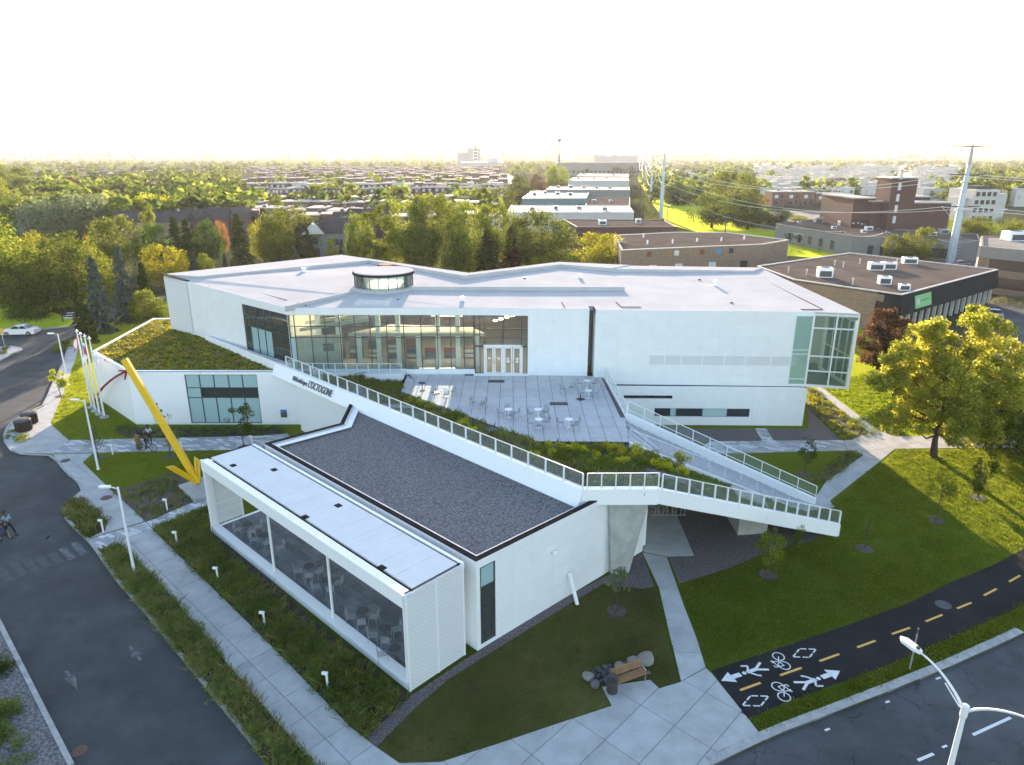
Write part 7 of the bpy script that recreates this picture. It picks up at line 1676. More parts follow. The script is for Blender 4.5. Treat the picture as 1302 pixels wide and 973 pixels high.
def simple(name, label, cat, px, h, wallm, roofm, win=None, units=0, um='white_paint', parm=None, face=(0, 1)):
    pts = plan(px, h); t = shell(name, label, cat, pts, h, wallm, roofm, .3, parm)
    if win: windows(t, pts[face[0]], pts[face[1]], *win)
    xs_ = [p.x for p in pts]; ys_ = [p.y for p in pts]; cx, cy = sum(xs_) / len(pts), sum(ys_) / len(pts)
    for k in range(units):
        f = (k + .5) / units; x = pts[0].x * (1 - f) * .8 + pts[1].x * f * .8 + cx * .2; y = cy + random.uniform(-.22, .22) * (max(ys_) - min(ys_)); ac_unit(t, x, y, h + .05, (random.uniform(1.2, 2.4), 1.4, random.uniform(.8, 1.4)), random.uniform(-.2, .2), um)
    return t
simple('warehouse', 'low dark red warehouse with brown roof and a blue-white sign, behind the yellow-green tree', 'warehouse', [(733, 290), (861, 290), (845, 281), (716, 280)], 5.2, 'dark_brick', 'brown_roof', (1, 6, 1.6, 1.2, 1.5, 2, 'dark_window', 6), 2)
simple('warehouse', 'long white warehouse with a row of small square windows under a pale roof', 'warehouse', [(645, 271), (806, 271), (800, 262.5), (650, 262)], 6.2, 'cream_wall', 'pale_roof', (1, 13, 1.7, 1.5, 2.2, 2, 'dark_window', 3), 4)
simple('warehouse', 'teal-fronted warehouse with pale windows and pipes on its roof', 'warehouse', [(664, 253), (745, 253), (750, 243.5), (676, 243)], 7, 'teal_wall', 'pale_roof', (1, 9, 1.8, 1.5, 2.5, 2, 'pale_window', 5), 4)
simple('warehouse', 'grey flat block right of the teal warehouse', 'warehouse', [(744, 262), (801, 262), (801, 252), (750, 252)], 5.5, 'grey_block', 'brown_roof', None, 2)
simple('warehouse', 'long grey warehouse with ribbed pale roof behind the teal one', 'warehouse', [(694, 242), (801, 242.5), (800, 238), (700, 237.5)], 8, 'grey_block', 'grey_roof', (1, 8, 3, 1.2, 3, 2, 'dark_window', 5), 5)
simple('warehouse', 'dark-banded warehouse with a white upper storey beside the corridor', 'warehouse', [(722, 230.5), (800, 230.5), (798, 226), (730, 226)], 9, 'cream_wall', 'grey_roof', (1, 7, 5, 1.6, 3, 2, 'dark_window', 6), 3)
simple('warehouse', 'farthest pale warehouse at the start of the power corridor', 'warehouse', [(733, 224.5), (800, 225), (799, 221.5), (738, 221)], 9, 'grey_block', 'pale_roof', (1, 7, 6, 1.6, 3, 2, 'dark_window', 6), 3)
# long grey building and tan office at right
tg = simple('industrial_building', 'long pale grey industrial building with graffiti and vents across the side street', 'industrial building', [(986.5, 286), (1084, 302), (1150, 304.5), (1247, 307.5), (1243, 299), (1110, 290.5), (1030, 280)], 4.6, 'grey_block', 'brown_roof', (1, 5, 1.4, 2.2, .8, 2, 'dark_window', 5), 0)
g7 = plan([(986.5, 286), (1084, 302), (1150, 304.5), (1247, 307.5)], 4.6)
windows(tg, g7[1], g7[2], 1, 2, 1.2, 2.4, .4, 2, 'dark_window', 3); windows(tg, g7[2], g7[3], 1, 3, 2.0, 2.4, .3, 2, 'dark_window', 5)
a, b = g7[0] + (g7[1] - g7[0]) * .18, g7[0] + (g7[1] - g7[0]) * .42; MB().prism([a + Vector((.05, -.12)), b + Vector((.05, -.12)), b, a], .6, 3.4).build('graffiti_panel', 'cream_wall', tg)
for k in range(16): q = a + (b - a) * ((k + .5) / 16); MB().beam((q.x + .05, q.y - .18, 1 + .4 * (k % 3)), (q.x + .5 * ((k % 4) - 1.5), q.y - .18 - .02 * k, 2.6 + .2 * (k % 4)), .3, .04, up=(0, 1, 0)).build('graffiti_stroke', ('cloth_black', 'grey_iron')[k % 2], tg)
for px, py, s in ((1040, 283, 2.2), (1071, 287, 2.2), (1060, 291, 1.2), (1098, 296, 1.2), (1104, 293, 1.8), (1185, 300, 1.6), (1199, 297, 2.0), (1016, 284, 1.0)): p = G(px, py, 4.6); ac_unit(tg, p.x, p.y, 4.62, (s, s * .8, s * .6), 0, 'galvanised' if s > 1.9 else 'white_paint')
tt = simple('tan_office', 'two-storey tan office with slim dark windows at the right edge', 'office building', [(1247, 315), (1360, 326), (1380, 302), (1247, 302)], 8.0, 'tan_brick', 'grey_roof', (2, 8, 1.3, 1.9, 1.2, 3.2, 'dark_window', 2), 0)
g8 = plan([(1247, 315), (1360, 326)], 8.0); dd = (g8[1] - g8[0]); MB().prism([g8[0] + Vector((-.2, -.4)), g8[1] + Vector((0, -.4)), g8[1] + Vector((0, .3)), g8[0] + Vector((-.2, .3))], 6.3, 8.32).build('fascia', 'grey_block', tt)
p = G(1290, 306, 8); ac_unit(tt, p.x, p.y, 8.05, (4, 3, 1.8), 0)
# dark brick church hall with tower
Yc = G(1120, 300, 0).y; 
def XY(px, Y): q = GY(px, 290, Y); return q.x
cb = 196.0
tc_ = thing('brick_church', 'dark brick building with a tall windowed tower beyond the grey industrial building', 'church')
def cbox(x0, x1, Y0, Y1, h, m='dark_brick', nm='wall', rm='pale_roof'):
    a, b = XY(x0, Y0), XY(x1, Y0); MB().prism([(a, Y0), (b, Y0), (b, Y1), (a, Y1)], 0, h).build(nm, m, tc_); MB().prism([(a - .2, Y0 - .2), (b + .2, Y0 - .2), (b + .2, Y1 + .2), (a - .2, Y1 + .2)], h, h + .35).build('roof', rm, tc_)
def zat(py, Y): return GY(651, py, Y).z
cbox(1081, 1108, cb + 3, cb + 24, zat(253, cb + 3)); cbox(1104, 1128, cb + 1, cb + 20, zat(257, cb + 1)); cbox(1125, 1157, cb - 2, cb + 6, zat(227, cb - 2), rm='galvanised')
cbox(1155, 1204, cb + .5, cb + 26, zat(259, cb)); cbox(1152, 1176, cb + 10, cb + 22, zat(254, cb + 10) + .6)
for k in range(5): z = zat(283, cb) + k * 2.9; x = XY(1135, cb - 2); MB().box((x, cb - 2.05, z), (.8, .12, 1.9)).build('window', 'pale_window', tc_)
MB().box((XY(1114, cb), cb + .9, 0), (5, .3, 3)).build('door', 'interior_dark', tc_)
for x_ in (1084, 1090, 1095, 1100, 1108): MB().box((XY(x_, cb + 3), cb + 2.9, random.uniform(4, 7)), (.5, .1, .35)).build('wall_lamp', 'pale_window', tc_)
# white flats
tw = thing('white_flats', 'white apartment block with stepped balconies right of the brick tower', 'apartment building'); Yw = 265
def wbox(x0, x1, Y0, Y1, z0, z1, m='cream_wall', nm='wall'): a, b = XY(x0, Y0), XY(x1, Y0); return MB().prism([(a, Y0), (b, Y0), (b, Y1), (a, Y1)], z0, z1).build(nm, m, tw)
wbox(1231, 1262, Yw, Yw + 16, 0, 12); wbox(1219, 1233, Yw + 4, Yw + 14, 0, 9); wbox(1260, 1272, Yw + 3, Yw + 15, 0, 10.5); wbox(1232, 1250, Yw + 3, Yw + 12, 12, 13.2, 'slate_roof', 'roof')
for r in range(4):
    for c_ in range(4): x = XY(1235 + c_ * 7, Yw); MB().box((x, Yw - .05, 1 + r * 2.9), (1.3, .12, 1.5)).build('window', 'dark_window', tw)
# grey gabled house in the trees
p = G(415, 327, 0); ha = thing('gabled_house', 'grey brick house with a steep dark gabled roof between the trees', 'house', (p.x, p.y, 0), R(12))
MB().prism([(-5.5, -4), (5.5, -4), (5.5, 5), (-5.5, 5)], 0, 6.2).build('wall', 'grey_block', ha)
def gable(t, w, d, z0, rise, x=0., y=0., m='slate_roof', along_x=True, over=.5):
    mb = MB(); a, b = w / 2 + over, d / 2 + over
    if along_x: v = [(-a, -b, z0), (a, -b, z0), (a, b, z0), (-a, b, z0), (-a, 0, z0 + rise), (a, 0, z0 + rise)]; f = [(0, 1, 5, 4), (2, 3, 4, 5), (1, 2, 5), (3, 0, 4), (3, 2, 1, 0)]
    else: v = [(-a, -b, z0), (a, -b, z0), (a, b, z0), (-a, b, z0), (0, -b, z0 + rise), (0, b, z0 + rise)]; f = [(3, 0, 4, 5), (1, 2, 5, 4), (0, 1, 4), (2, 3, 5), (3, 2, 1, 0)]
    mb.v = [(p[0] + x, p[1] + y, p[2]) for p in v]; mb.f = f; mb.m = [0] * 5; return mb.build('roof', m, t)
gable(ha, 11, 9, 6.2, 3.2, 0, .5); gable(ha, 5, 4, 6.2, 2.6, -2.4, -3.6, 'cream_wall', False, .1)
MB().box((-2.4, -4.12, 3.6), (1.9, .15, 1.7)).build('window', 'dark_window', ha); MB().box((-2.4, -4.12, .2), (2.4, .15, 2.5)).build('door', 'interior_dark', ha); MB().box((2.6, -4.12, 3.4), (1.6, .15, 1.4)).build('window', 'dark_window', ha)
MB().box((-3.4, -2.4, 7.8), (.8, .8, .1)).build('skylight', 'white_paint', ha)
for i, (px, py, w_, r_) in enumerate(((452, 305, 11, .3), (470, 300, 12, -.2), (215, 306, 13, .1), (240, 303, 12, -.1), (265, 300, 14, .2), (182, 304, 12, .0), (296, 298, 12, .15), (30, 275, 14, 0), (48, 270, 14, .1), (60, 296, 12, .1))):
    p = G(px, py, 0); t = thing('gabled_house', ('dark-roofed house right of the grey gabled house', 'second dark-roofed house right of the grey gabled house', 'dark-roofed house left of the dark conifers', 'dark-roofed house behind the dark conifers', 'brown-roofed house by the red-leaved tree', 'dark-roofed house at the foot of the slender poplar-like tree', 'brown-roofed house behind the large dark conifer', 'low pale house beneath the tall old tree at far left', 'low house right of the tall old tree at far left', 'dark-roofed house under the wide silver willow')[i], 'house', (p.x, p.y, 0), r_)
    MB().prism([(-w_ / 2, -4.5), (w_ / 2, -4.5), (w_ / 2, 4.5), (-w_ / 2, 4.5)], 0, 5.6).build('wall', random.choice(('red_brick', 'tan_brick', 'grey_block')), t); gable(t, w_, 9, 5.6, 2.8, m=random.choice(('slate_roof', 'brown_roof')))
    for k in range(3): MB().box((-w_ / 3 + k * w_ / 3, -4.56, 3.2), (1.2, .12, 1.3)).build('window', 'dark_window', t)
    MB().box((w_ * .25, 1, 7), (.8, .8, 2)).build('chimney', 'red_brick', t)
# teal-roofed hall and pale flat buildings at left
for lab, px, h, wm, rm in (('long hall with a blue-green roof beyond the silver willow', [(108, 253), (172, 256), (172, 247.5), (112, 246)], 7, 'cream_wall', 'teal_wall'), ('flat pale-roofed building below the blue-green roof', [(150, 265), (176, 267), (172, 262), (150, 261)], 5, 'dark_brick', 'pale_roof'), ('long flat building with white roof edge left of the blue-green roof', [(88, 243), (118, 244), (118, 240), (90, 239)], 7, 'tan_brick', 'pale_roof'), ('flat pale building right of the light green tree', [(185, 235), (225, 235), (222, 232), (188, 232)], 8, 'red_brick', 'pale_roof'), ('flat-roofed brick flats at the right of the dark conifers', [(292, 268), (330, 269), (330, 263), (296, 262)], 7, 'red_brick', 'pale_roof'), ('flat-roofed flats behind the light green tree', [(310, 248), (345, 249), (345, 245), (312, 244)], 7, 'red_brick', 'pale_roof')):
    simple('flat_building', lab, 'building', px, h, wm, rm, (2, 6, 1.3, 1.3, 1.2, 2.8, 'dark_window', 2), 2)
# far landmarks
def far_thing(name, label, cat, px, Y): x = GY(px, 198, Y).x; return thing(name, label, cat, (x, Y, 0))
def wpx(n, Y): return n / FPX * Y / CP * .95
Y = 1500.; t = far_thing('tower_block', 'tall pale tower block on the horizon left of the water tower', 'tower block', 603, Y); s = wpx(1, Y)
MB().box((0, 0, 0), (16 * s, 14 * s, zat(187.5, Y))).build('wall', 'haze_metal', t); MB().box((-14 * s, 4 * s, 0), (13 * s, 12 * s, zat(193, Y))).build('wall', 'haze_metal', t); MB().box((2 * s, -7.1 * s, 2), (6 * s, .6, zat(188.5, Y) - 2)).build('wall_panel', 'pale_window', t)
for k in range(6): MB().box((2 * s, -7.3 * s, 10 + k * 6), (4 * s, .6, 2.2)).build('window', 'dark_window', t)
MB().box((0, 0, zat(187.5, Y)), (3 * s, 3 * s, 4)).build('roof_hut', 'haze_metal', t)
t = far_thing('factory', 'long low factory at the foot of the tower block', 'factory', 612, 1300.); s = wpx(1, 1300.); MB().box((0, 0, 0), (50 * s, 20, zat(206, 1300.))).build('wall', 'haze_metal', t); MB().box((14 * s, 12, 0), (12 * s, 14, zat(201, 1300.))).build('wall', 'cream_wall', t)
for k in range(12): MB().box((-22 * s + k * 4 * s, -10.2, 3), (2 * s, .3, 3)).build('window', 'dark_window', t)
t = far_thing('factory', 'wide hazy factory at the start of the pylon line', 'factory', 783, 1400.); s = wpx(1, 1400.); MB().box((0, 0, 0), (52 * s, 30, zat(197.5, 1400.))).build('wall', 'haze_metal', t); MB().box((-24 * s, 0, 0), (4 * s, 12, zat(196, 1400.))).build('stair_tower', 'haze_metal', t)
for k in range(12): MB().box((-22 * s + k * 4 * s, -15.2, 8), (2 * s, .3, 3)).build('window', 'dark_window', t)
t = far_thing('factory', 'pale factory in front of the hazy one', 'factory', 765, 900.); s = wpx(1, 900.); MB().box((0, 0, 0), (110 * s, 30, zat(207, 900.))).build('wall', 'grey_block', t); MB().box((0, 0, zat(207, 900.)), (108 * s, 28, .5)).build('roof', 'grey_roof', t)
for k in range(20): MB().box((-50 * s + k * 5.2 * s, -15.2, 4), (3 * s, .3, 2.5)).build('window', 'dark_window', t)
Y = 1100.; t = far_thing('water_tower', 'water tower with a round tank on a slim stem on the horizon', 'water tower', 711, Y); zt = zat(176, Y); s = wpx(1, Y)
MB().lathe((0, 0, 0), [(2.8, 0), (1.5, 8), (1.2, zt - 6 * s * .5)], 12).build('stem', 'grey_iron', t); MB().lathe((0, 0, zt - 4.6 * s), [(.8 * s, 0), (2.9 * s, 1.2 * s), (3.1 * s, 2.6 * s), (2.6 * s, 3.8 * s), (.8 * s, 4.6 * s)], 18).build('tank', 'grey_iron', t)
for px in (137, 141, 168, 172): pass
Y = 2600.
for px, lab in ((139, 'pair of slim dark stacks on the horizon, nearer the arched bridge'), (170, 'pair of slim dark stacks on the horizon, farther from the arched bridge')):
    t = far_thing('twin_stack', lab, 'stack', px, Y); s = wpx(1, Y)
    for k in (-1, 1): MB().lathe((k * 1.3 * s, 0, 0), [(.9 * s, 0), (.7 * s, zat(193, Y))], 8).build('stack', 'grey_iron', t); MB().box((k * 1.3 * s, 0, zat(195, Y)), (1.8 * s, 1.4 * s, 2.8 * s)).build('stack_head', 'grey_iron', t)
Y = 3000.; s = wpx(1, Y); t = far_thing('arch_bridge', 'long steel arch bridge on the horizon at far left', 'bridge', 51, Y)
for sd_ in (0, 12):
    pts = [((k / 12 - .5) * 28 * s, sd_, zat(199 - 5.2 * math.sin(math.pi * (.12 + .76 * k / 12)), Y)) for k in range(13)]; mb = MB().tube(pts, .45 * s * .5, 5)
    for k in range(12): mb.tube([(pts[k][0], sd_, zat(199.5, Y)), pts[k + 1]], .15 * s, 4); mb.tube([(pts[k + 1][0], sd_, zat(199.5, Y)), pts[k]], .15 * s, 4)
    mb.build('arch', 'seam_brown', t)
MB().box((20 * s, 6, zat(200.6, Y)), (330 * s, 14, 5)).build('deck', 'haze_metal', t)
for k in range(24): MB().box(((-140 + k * 13) * s, 6, 0), (1.2 * s, 10, zat(200.6, Y))).build('bridge_pier', 'haze_metal', t)

# rows of attached houses
def make_row_house(kind):
    t = empty('row_house'); w, d, h = 6.4, 11., 6.6
    wm = {'brick': 'red_brick', 'mansard': 'dark_brick', 'pale': 'cream_wall'}[kind]
    MB().box((0, 0, 0), (w - .06, d, h)).build('wall', wm, t)
    if kind == 'mansard':
        mb = MB(); mb.v = [(-w / 2, -d / 2 - .1, h - 1.2), (w / 2 - .05, -d / 2 - .1, h - 1.2), (w / 2 - .05, -d / 2 + 1.6, h + 1.5), (-w / 2, -d / 2 + 1.6, h + 1.5), (-w / 2, d / 2, h + 1.5), (w / 2 - .05, d / 2, h + 1.5), (w / 2 - .05, d / 2, h - .2), (-w / 2, d / 2, h - .2), (-w / 2, -d / 2 + 1.6, h - 1.2), (w / 2 - .05, -d / 2 + 1.6, h - 1.2)]
        mb.f = [(0, 1, 2, 3), (3, 2, 5, 4), (4, 5, 6, 7), (0, 3, 4, 7, 8), (1, 9, 6, 5, 2)]; mb.m = [0] * 5; mb.build('roof', 'slate_roof', t)
        for s in (-1, 1): x = s * 1.5; MB().box((x, -d / 2 + .55, h - .4), (1.2, 1.4, 1.3)).build('dormer', 'cream_wall', t)
        MB().box((0, 3, h + 1.5), (w - .1, .35, .5)).build('fire_wall', 'cream_wall', t)
    else:
        MB().box((0, 0, h), (w + .02, d + .3, .35)).build('roof', 'pale_roof', t); MB().box((1.8, 1.5, h + .3), (.9, .9, 1.0)).build('chimney', wm, t)
    for z in (1.0, 3.9): MB().box((-1.3, -d / 2 - .03, z), (1.7, .1, 1.5)).build('window', 'pale_window' if z > 2 else 'dark_window', t); MB().box((1.5, -d / 2 - .03, z), (1.1, .1, 1.5 if z > 2 else 2.1)).build('window' if z > 2 else 'door', 'dark_window', t)
    return t
RH = {k: make_row_house(k) for k in ('brick', 'mansard', 'pale')}; rused = set(); houses = 0
ROWN = ['first', 'second', 'third', 'fourth', 'fifth', 'sixth', 'seventh', 'first', 'second', 'third']; rown = [0]
def row(x0, x1, py, kind, mix=.15, rz=0., slope=0.):
    global houses
    side = ('counted from the library roof, left of the power line' if x0 < 700 else 'right of the power line'); nth = ROWN[rown[0]]; rown[0] += 1
    a = G(x0, py, 0); b = G(x1, py + slope, 0); L = (b - a).length; n = int(L / 6.4); ang = math.atan2(b.y - a.y, b.x - a.x)
    for i in range(n):
        if random.random() < .05: continue
        k = kind if random.random() > mix else random.choice(('brick', 'pale')); p = a.lerp(b, (i + .5) / n)
        if k in rused: o = copy_tree(RH[k])
        else: o = RH[k]; rused.add(k)
        o.location = (p.x, p.y + (i // 5 % 2) * .5, -.03); o.rotation_euler.z = ang; o.scale = (1, 1, random.choice((.94, 1, 1.05))); houses += 1
        tag(o, {'brick': 'attached brick house, ', 'mansard': 'attached dark mansard house, ', 'pale': 'attached pale house, '}[k] + nth + ' row ' + side, 'house', 'attached houses in the town rows')
row(330, 640, 300, 'brick'); row(322, 470, 290, 'brick', .3); row(318, 640, 279, 'brick'); row(316, 640, 270, 'brick', .3); row(310, 650, 259.5, 'mansard', .04)
row(312, 655, 252.5, 'mansard', .1); row(316, 640, 246, 'pale', .4)
row(975, 1085, 262, 'brick', .4); row(960, 1080, 254, 'pale', .3); row(1165, 1240, 254, 'pale', .3)
ROWH = houses
# farther rows: past the individually built ones, one body
def box_rows(rows, name, wallm, roofm):
    mw, mr = MB(), MB()
    for x0, x1, py in rows:
        a, b = G(x0, py, 0), G(x1, py, 0); L = (b - a).length; n = max(1, int(L / 7)); s = L / n
        for i in range(n):
            if random.random() < .12: continue
            x = a.x + (b.x - a.x) * (i + .5) / n; h = random.uniform(6, 8.5); y = a.y + random.uniform(-1, 1); w_ = s * random.uniform(.9, .99)
            mw.box((x, y, -.03), (w_, 11, h)); mr.box((x, y, h - .03), (w_, 11.3, .4)); 
            if random.random() < .6: mr.box((x + random.uniform(-2, 2), y + random.uniform(-3, 3), h + .3), (1.2, 1.2, 1.1))
            for c_ in (-1, 1): mr.box((x + c_ * s * .25, y - 5.55, 3.6), (1.4, .15, 1.5))
    tag(struct(name, mw, wallm), kind='stuff'); tag(struct(name, mr, roofm), kind='stuff')
rows_b, rows_w = [], []
for py in (240.5, 236, 232, 228.5, 225.5, 222.8, 220.3, 218): rows_b.append((random.uniform(300, 340), random.uniform(600, 650), py))
for py in (247.5, 243, 239, 235.3, 232, 229, 226.3, 224, 221.8, 219.8, 218, 216.3): rows_w.append((random.uniform(955, 975), random.uniform(1100, 1150), py)); rows_w.append((1162, 1215, py + .5))
for py in (238, 233, 229, 225.5, 222): rows_w.append((860, 905, py))
for py in (262, 250, 244, 238, 233.5): rows_w.append((random.uniform(1275, 1285), 1420, py))
for py in (236, 230, 225, 221): rows_b.append((random.uniform(-20, 10), random.uniform(60, 100), py)); rows_b.append((random.uniform(60, 110), random.uniform(200, 290), py + 2))
box_rows(rows_b, 'far_houses', 'red_brick', 'pale_roof'); box_rows(rows_w, 'far_houses', 'cream_wall', 'pale_roof')
# scattered trees of the town: the larger ones singly, the rest as one mass of woods
ex = [plan(q, 0) for q in ([(640, 285), (870, 305), (1010, 345), (1010, 300), (850, 275), (812, 225), (640, 225)], [(805, 190), (822, 202), (900, 240), (960, 262), (1130, 318), (1302, 330), (1500, 340), (1500, 290), (1240, 290), (1080, 262), (960, 262)], [(1080, 300), (1210, 300), (1210, 270), (1075, 262)])]
rng = np.random.default_rng(33); nt_ = 0; fx, fy, fs, fm_ = [], [], [], []
tries = 0
while tries < 5200:
    tries += 1
    v = rng.uniform(0, 1); py = 201.2 + 95 * v ** 2.6; px = rng.uniform(-30, 1335); p = G(px, py, 0)
    if p.y > 5200: continue
    if any(inside(e, np.array([p.x]), np.array([p.y]))[0] for e in ex): continue
    town = (305 < px < 650 and 216 < py < 300) or (955 < px < 1220 and 214 < py < 264)
    if town and rng.uniform() > .12: continue
    if 700 < px < 800 and py < 226 and rng.uniform() < .6: continue
    if px < 300 and 225 < py < 290 and rng.uniform() > .75: continue
    if py > 262 and px > 640: continue
    s = rng.uniform(.75, 1.25)
    if py > 213 and nt_ < 250 and (tries % 2 == 0 or py > 225):
        if town: s *= .7
        m = rng.choice(['leaf_green', 'leaf_bright', 'leaf_green', 'leaf_dark', 'leaf_bright', 'leaf_brown', 'leaf_yellow'], p=[.28, .2, .2, .14, .1, .04, .04]); nt_ += 1
        con = rng.uniform() < .1
        tree(p, 'conifer' if con else 'round', 10.5 * s, (5 if con else 11.5) * s, m, {'leaf_green': 'mid-green', 'leaf_bright': 'bright green', 'leaf_dark': 'dark green', 'leaf_brown': 'brownish', 'leaf_yellow': 'yellow-green'}[m] + (' conifer ' if con else ' tree ') + ('far off in the haze, ' if p.y > 450 else 'between the nearer town houses, ' if p.y > 250 else 'just beyond the park and grove, ') + ('left of the round skylight' if px < 447 else 'between skylight and power line' if px < 830 else 'right of the power line'), 'trees scattered through the town', far=(p.y > 330 and not con))
    else: fx.append(p.x); fy.append(p.y); fs.append(s * (1.0 if py > 206 else 1.25)); fm_.append(rng.integers(0, 3))
fx, fy, fs, fm_ = map(np.array, (fx, fy, fs, fm_))
base_v = []
for i in range(4):
    r_ = np.random.default_rng(900 + i); C, Rr = crown_clumps(r_, 10, 11, 16, .05, 'round'); V, F = leaves(C, [r * 1.6 for r in Rr], 170, 1.15, r_, squash=.8, flat=.3); base_v.append(V)
for gi, lm in enumerate(('leaf_green', 'leaf_bright', 'leaf_dark')):
    Vs = []
    for i in np.where(fm_ == gi)[0]:
        V = base_v[i % 4]; a = (i * 2.4) % 6.28; co, si = math.cos(a), math.sin(a); s = fs[i]
        Vs.append(np.stack([(V[:, 0] * co - V[:, 1] * si) * s * 1.15 + fx[i], (V[:, 0] * si + V[:, 1] * co) * s * 1.15 + fy[i], V[:, 2] * s], 1))
    V = np.concatenate(Vs); tag(obj_np('distant_woods', V, np.arange(len(V)).reshape(-1, 4), lm), kind='stuff')
# woods on the horizon
V = []
for i in range(900):
    x = rng.uniform(-4200, 4200); y = rng.uniform(3600, 6500); s = rng.uniform(2.2, 3.6); b_ = base_v[i % 4]; V.append(b_ * np.array([s * 2.2, s * 1.5, s * 1.1]) + np.array([x, y, 0]))
V = np.concatenate(V); tag(obj_np('distant_woods', V, np.arange(len(V)).reshape(-1, 4), 'leaf_dark'), kind='stuff')
# undergrowth along the corridor and the side street
for px_, n_, h_, lm in (([(905, 268), (985, 288), (1000, 282), (930, 255), (890, 246)], 260, 2.2, 'leaf_green'), ([(1000, 262), (1085, 268), (1085, 264), (1000, 258)], 160, 2.6, 'leaf_dark'), ([(1205, 300), (1302, 302), (1302, 283), (1205, 283)], 160, 2.5, 'leaf_bright'), ([(806, 262), (825, 285), (838, 285), (822, 255), (808, 235)], 200, 2.6, 'leaf_green'), ([(1000, 322), (1060, 328), (1110, 322), (1090, 314), (1030, 306)], 90, .9, 'leaf_yellow'), ([(1090, 294), (1150, 296), (1150, 290), (1090, 289)], 90, 1.6, 'leaf_bright'), ([(1262, 388), (1302, 392), (1340, 380), (1262, 378)], 60, .8, 'leaf_weed'), ([(1262, 492), (1302, 498), (1380, 510), (1380, 540), (1302, 530), (1250, 510)], 130, .9, 'leaf_bright')):
    bushes(pl2(px_, 0), n_, h_ * .7, h_, 90, .16 if h_ > 1 else .08, lm, 'undergrowth', RNG, z=-.02)
bushes(pl2([(12, 402), (58, 402), (50, 410), (20, 409)], 0), 30, 1.4, 1.8, 160, .12, 'leaf_dark', 'undergrowth', RNG, z=-.02)
# park lawn at far left
struct('park_lawn', MB().poly(PXY([(-300, 430), (0, 424), (44, 419), (86, 415), (101, 408), (60, 395), (120, 385), (120, 340), (-300, 330)], 0), -.012), 'meadow')
p = G(80, 409, 0); t = thing('park_lamp', 'dark lamp post in the park lawn beside the crosswalk', 'street lamp', p); MB().lathe((0, 0, 0), [(.12, 0), (.07, .5), (.05, 5)], 8).build('pole', 'black_metal', t); MB().lathe((0, 0, 5), [(.1, 0), (.28, .1), (.3, .2), (.05, .3)], 10).build('lamp_head', 'black_metal', t)

# ------------------------------------------------------------------ power line
def pylon(px, ybase, ytop, label, arms=((.93, 3.2), (.78, 3.6), (.62, 3.2)), m='pole_blue', r=.75):
    b = G(px, ybase, 0); h = GY(px, ytop, b.y).z; t = thing('pylon', label, 'pylon', b, 0, 'tapered steel masts of the power line')
    MB().lathe((0, 0, 0), [(r, 0), (r * .75, h * .4), (r * .3, h)], 12).build('mast', m, t); tips = []
    for f, L in arms:
        for s in (-1, 1):
            MB().tube([(0, 0, h * f), (s * L, 0, h * f + .5)], [.16, .07], 6).build('crossarm', m, t); MB().tube([(s * L, 0, h * f + .5), (s * L, 0, h * f - 1.1)], .09, 6).build('insulator', 'cream_wall', t); tips.append(Vector((b.x + s * L, b.y, h * f - 1.1)))
    return tips
def wire(a, b, sag, label, r=.05, cat='cable', n=14):
    pts = [a.lerp(b, k / n) - Vector((0, 0, sag * 4 * (k / n) * (1 - k / n))) for k in range(n + 1)]; o = MB().tube(pts, r, 5).build('power_cable', 'wire', None); tag(o, label, cat, 'cables of the power line')
PYL = [(840, 278, 190, .9), (827, 257, 195, .8), (820, 238, 196.5, .9), (815.5, 225, 197.5, 1.), (813, 217.5, 198.2, 1.1), (811, 212.5, 198.6, 1.2), (809.5, 209.5, 199, 1.3)]
labs = ['nearest pale blue steel mast on the green power corridor', 'second pale steel mast of the corridor, counted from the library', 'third pale steel mast of the corridor', 'fourth steel mast of the corridor, small in the haze', 'fifth steel mast of the corridor, small in the haze', 'sixth steel mast of the corridor, tiny in the haze', 'farthest steel mast of the corridor']
TP = [pylon(x, yb, yt, l, r=r_) for (x, yb, yt, r_), l in zip(PYL, labs)]
# the big white mast at right
b = G(1207, 338, 0); hM = GY(1233, 184, b.y).z; t = thing('pylon', 'huge white tapered steel mast behind the flat brown roof', 'pylon', b, 0, 'tapered steel masts of the power line')
MB().lathe((0, 0, 0), [(.95, 0), (.76, hM * .3), (.58, hM * .55), (.28, hM)], 12).build('mast', 'pole_blue', t); MB().lathe((0, 0, hM * .84), [(.40, 0), (.32, hM * .162)], 12).build('mast_top', 'haze_metal', t)
tb = []
for f, L in ((.985, 4.2), (.76, 3.6), (.50, 3.8)):
    for s in (-1, 1):
        e = (s * L, -.6 * s, hM * f + .1); MB().tube([(0, 0, hM * f), e], [.2, .12], 6).build('crossarm', 'grey_iron', t)
        MB().lathe((e[0], e[1], e[2] - .3), [(.14, 0), (.18, .15), (.14, .3)], 8).build('insulator', 'cream_wall', t); tb.append(Vector((b.x + e[0], b.y + e[1], e[2] - .2)))
for f in (.70, .47): MB().lathe((0, 0, hM * f), [(1.1 - f * .2, 0), (1.1 - f * .2, .25)], 12).build('flange', 'pole_blue', t)
mb = MB()
for k in range(34): mb.tube([(.7 - k * .012, -.4, 2 + k * .75), (1.2 - k * .02, -.8, 2.05 + k * .75)], .05, 4)
mb.build('climbing_rungs', 'pole_blue', t)
for s in (-1, 1): MB().tube([tb[4 if s < 0 else 5] - b, Vector((s * 2.4, -.8, hM * .42)), Vector((s * .8, -1.2, hM * .50))], .06, 6).build('jumper', 'cream_wall', t)
for i in range(6):
    for k in range(6): wire(TP[k][i], TP[k + 1][i], 4, 'pale cable hanging between two corridor masts', r=.07 if k < 2 else .12)
for i in range(6): wire(TP[0][i], tb[i], 5.5, 'long pale cable from the nearest corridor mast to the big white mast', r=.055, n=24)
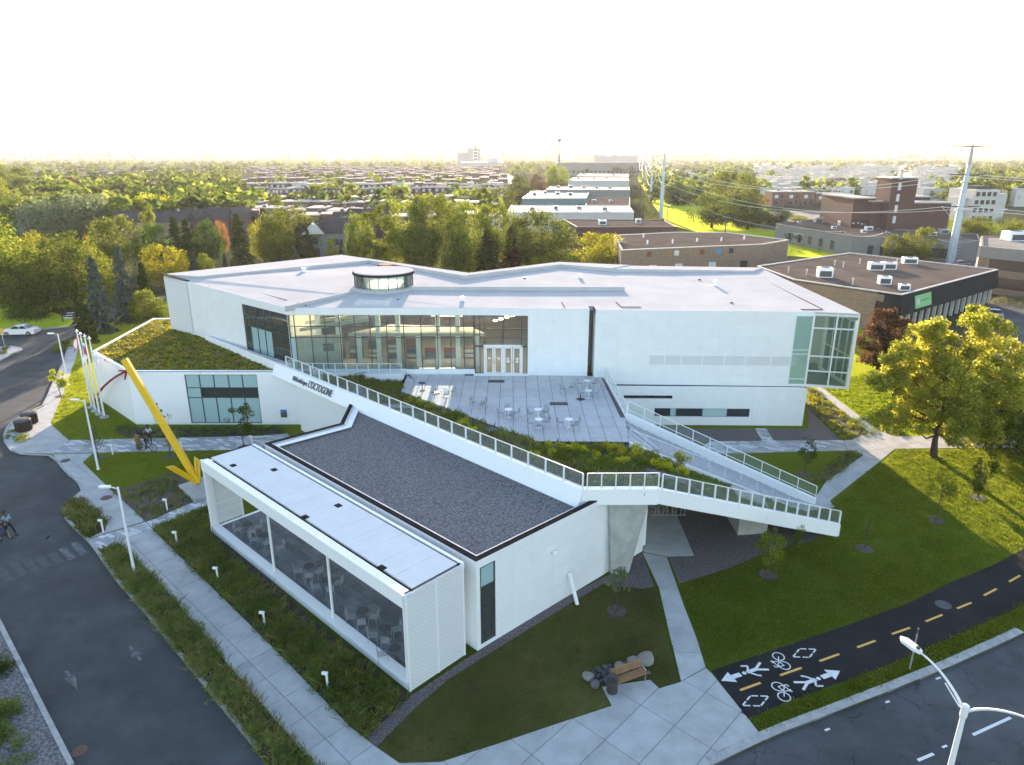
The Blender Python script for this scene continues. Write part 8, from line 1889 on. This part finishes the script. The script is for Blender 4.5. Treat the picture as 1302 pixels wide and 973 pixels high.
for i in range(6): wire(tb[i], tb[i] + Vector((190, -70, 3)), 5, 'cable running from the big white mast out of view to the right', r=.055, n=16)
# wooden utility poles
def upole(px, yb, yt, label):
    b = G(px, yb, 0); h = GY(px, yt, b.y).z; t = thing('utility_pole', label, 'utility pole', b, 0, 'wooden utility poles'); MB().lathe((0, 0, 0), [(.20, 0), (.13, h)], 8).build('pole', 'bark_pale', t)
    MB().box((0, 0, h - .6), (2.2, .12, .14)).build('crossarm', 'bark_pale', t)
    for s in (-1, -.4, .4, 1): MB().lathe((s, 0, h - .46), [(.06, 0), (.07, .1), (.03, .2)], 6).build('insulator', 'cream_wall', t)
    return Vector((b.x, b.y, h - .3))
ups = [upole(815, 275, 225, 'utility pole beside the white warehouse and the corridor'), upole(922, 296, 275, 'utility pole at the corridor edge behind the brick hall'), upole(1068, 320, 293, 'dark utility pole before the graffiti wall'), upole(1122, 331, 293, 'utility pole left of the bright green tree'), upole(1172, 333, 297, 'utility pole with transformers right of the bright green tree'), upole(1243, 340, 302, 'utility pole beside the tan office'), upole(848, 282, 262, 'short utility pole with a meter box near the nearest mast')]
for a, b_, l in ((0, 1, 'low cable from the warehouse pole to the corridor pole'), (1, 2, 'low cable from the corridor pole to the dark pole'), (2, 3, 'low cable from the dark pole to the pole left of the tree'), (3, 4, 'low cable between the poles either side of the tree'), (4, 5, 'low cable from the transformer pole to the tan office')): wire(ups[a], ups[b_], 1.2, l, r=.04)
# parked vehicles
for px, py, rz, lab, m in ((1002, 294, 1.0, 'dark vehicle by the graffiti wall', 'cloth_navy'), (1273, 268, .1, 'car parked beyond the tan office', 'white_car'), (463, 318, .3, 'white car half hidden among conifers behind the roof', 'white_car'), (1262, 404, 1.2, 'pale car in the car park behind the yellow tree', 'grey_car')):
    p = G(px, py, 0); car((p.x, p.y, 0), rz, lab, m)

# ------------------------------------------------------------------ air
hz = MB().prism([(-7500, -60), (7500, -60), (7500, 7600), (-7500, 7600)], -1.2, 62).build('haze', 'white_paint', None); tag(hz, kind='stuff')
m = bpy.data.materials.new('haze_air'); m.use_nodes = True; t_ = m.node_tree; t_.nodes.remove(t_.nodes['Principled BSDF']); v = nd(t_, 'ShaderNodeVolumePrincipled'); v.inputs['Color'].default_value = (.95, .97, 1, 1); v.inputs['Density'].default_value = .00008; v.inputs['Anisotropy'].default_value = .25
t_.links.new(v.outputs[0], t_.nodes['Material Output'].inputs['Volume']); hz.data.materials.clear(); hz.data.materials.append(m)
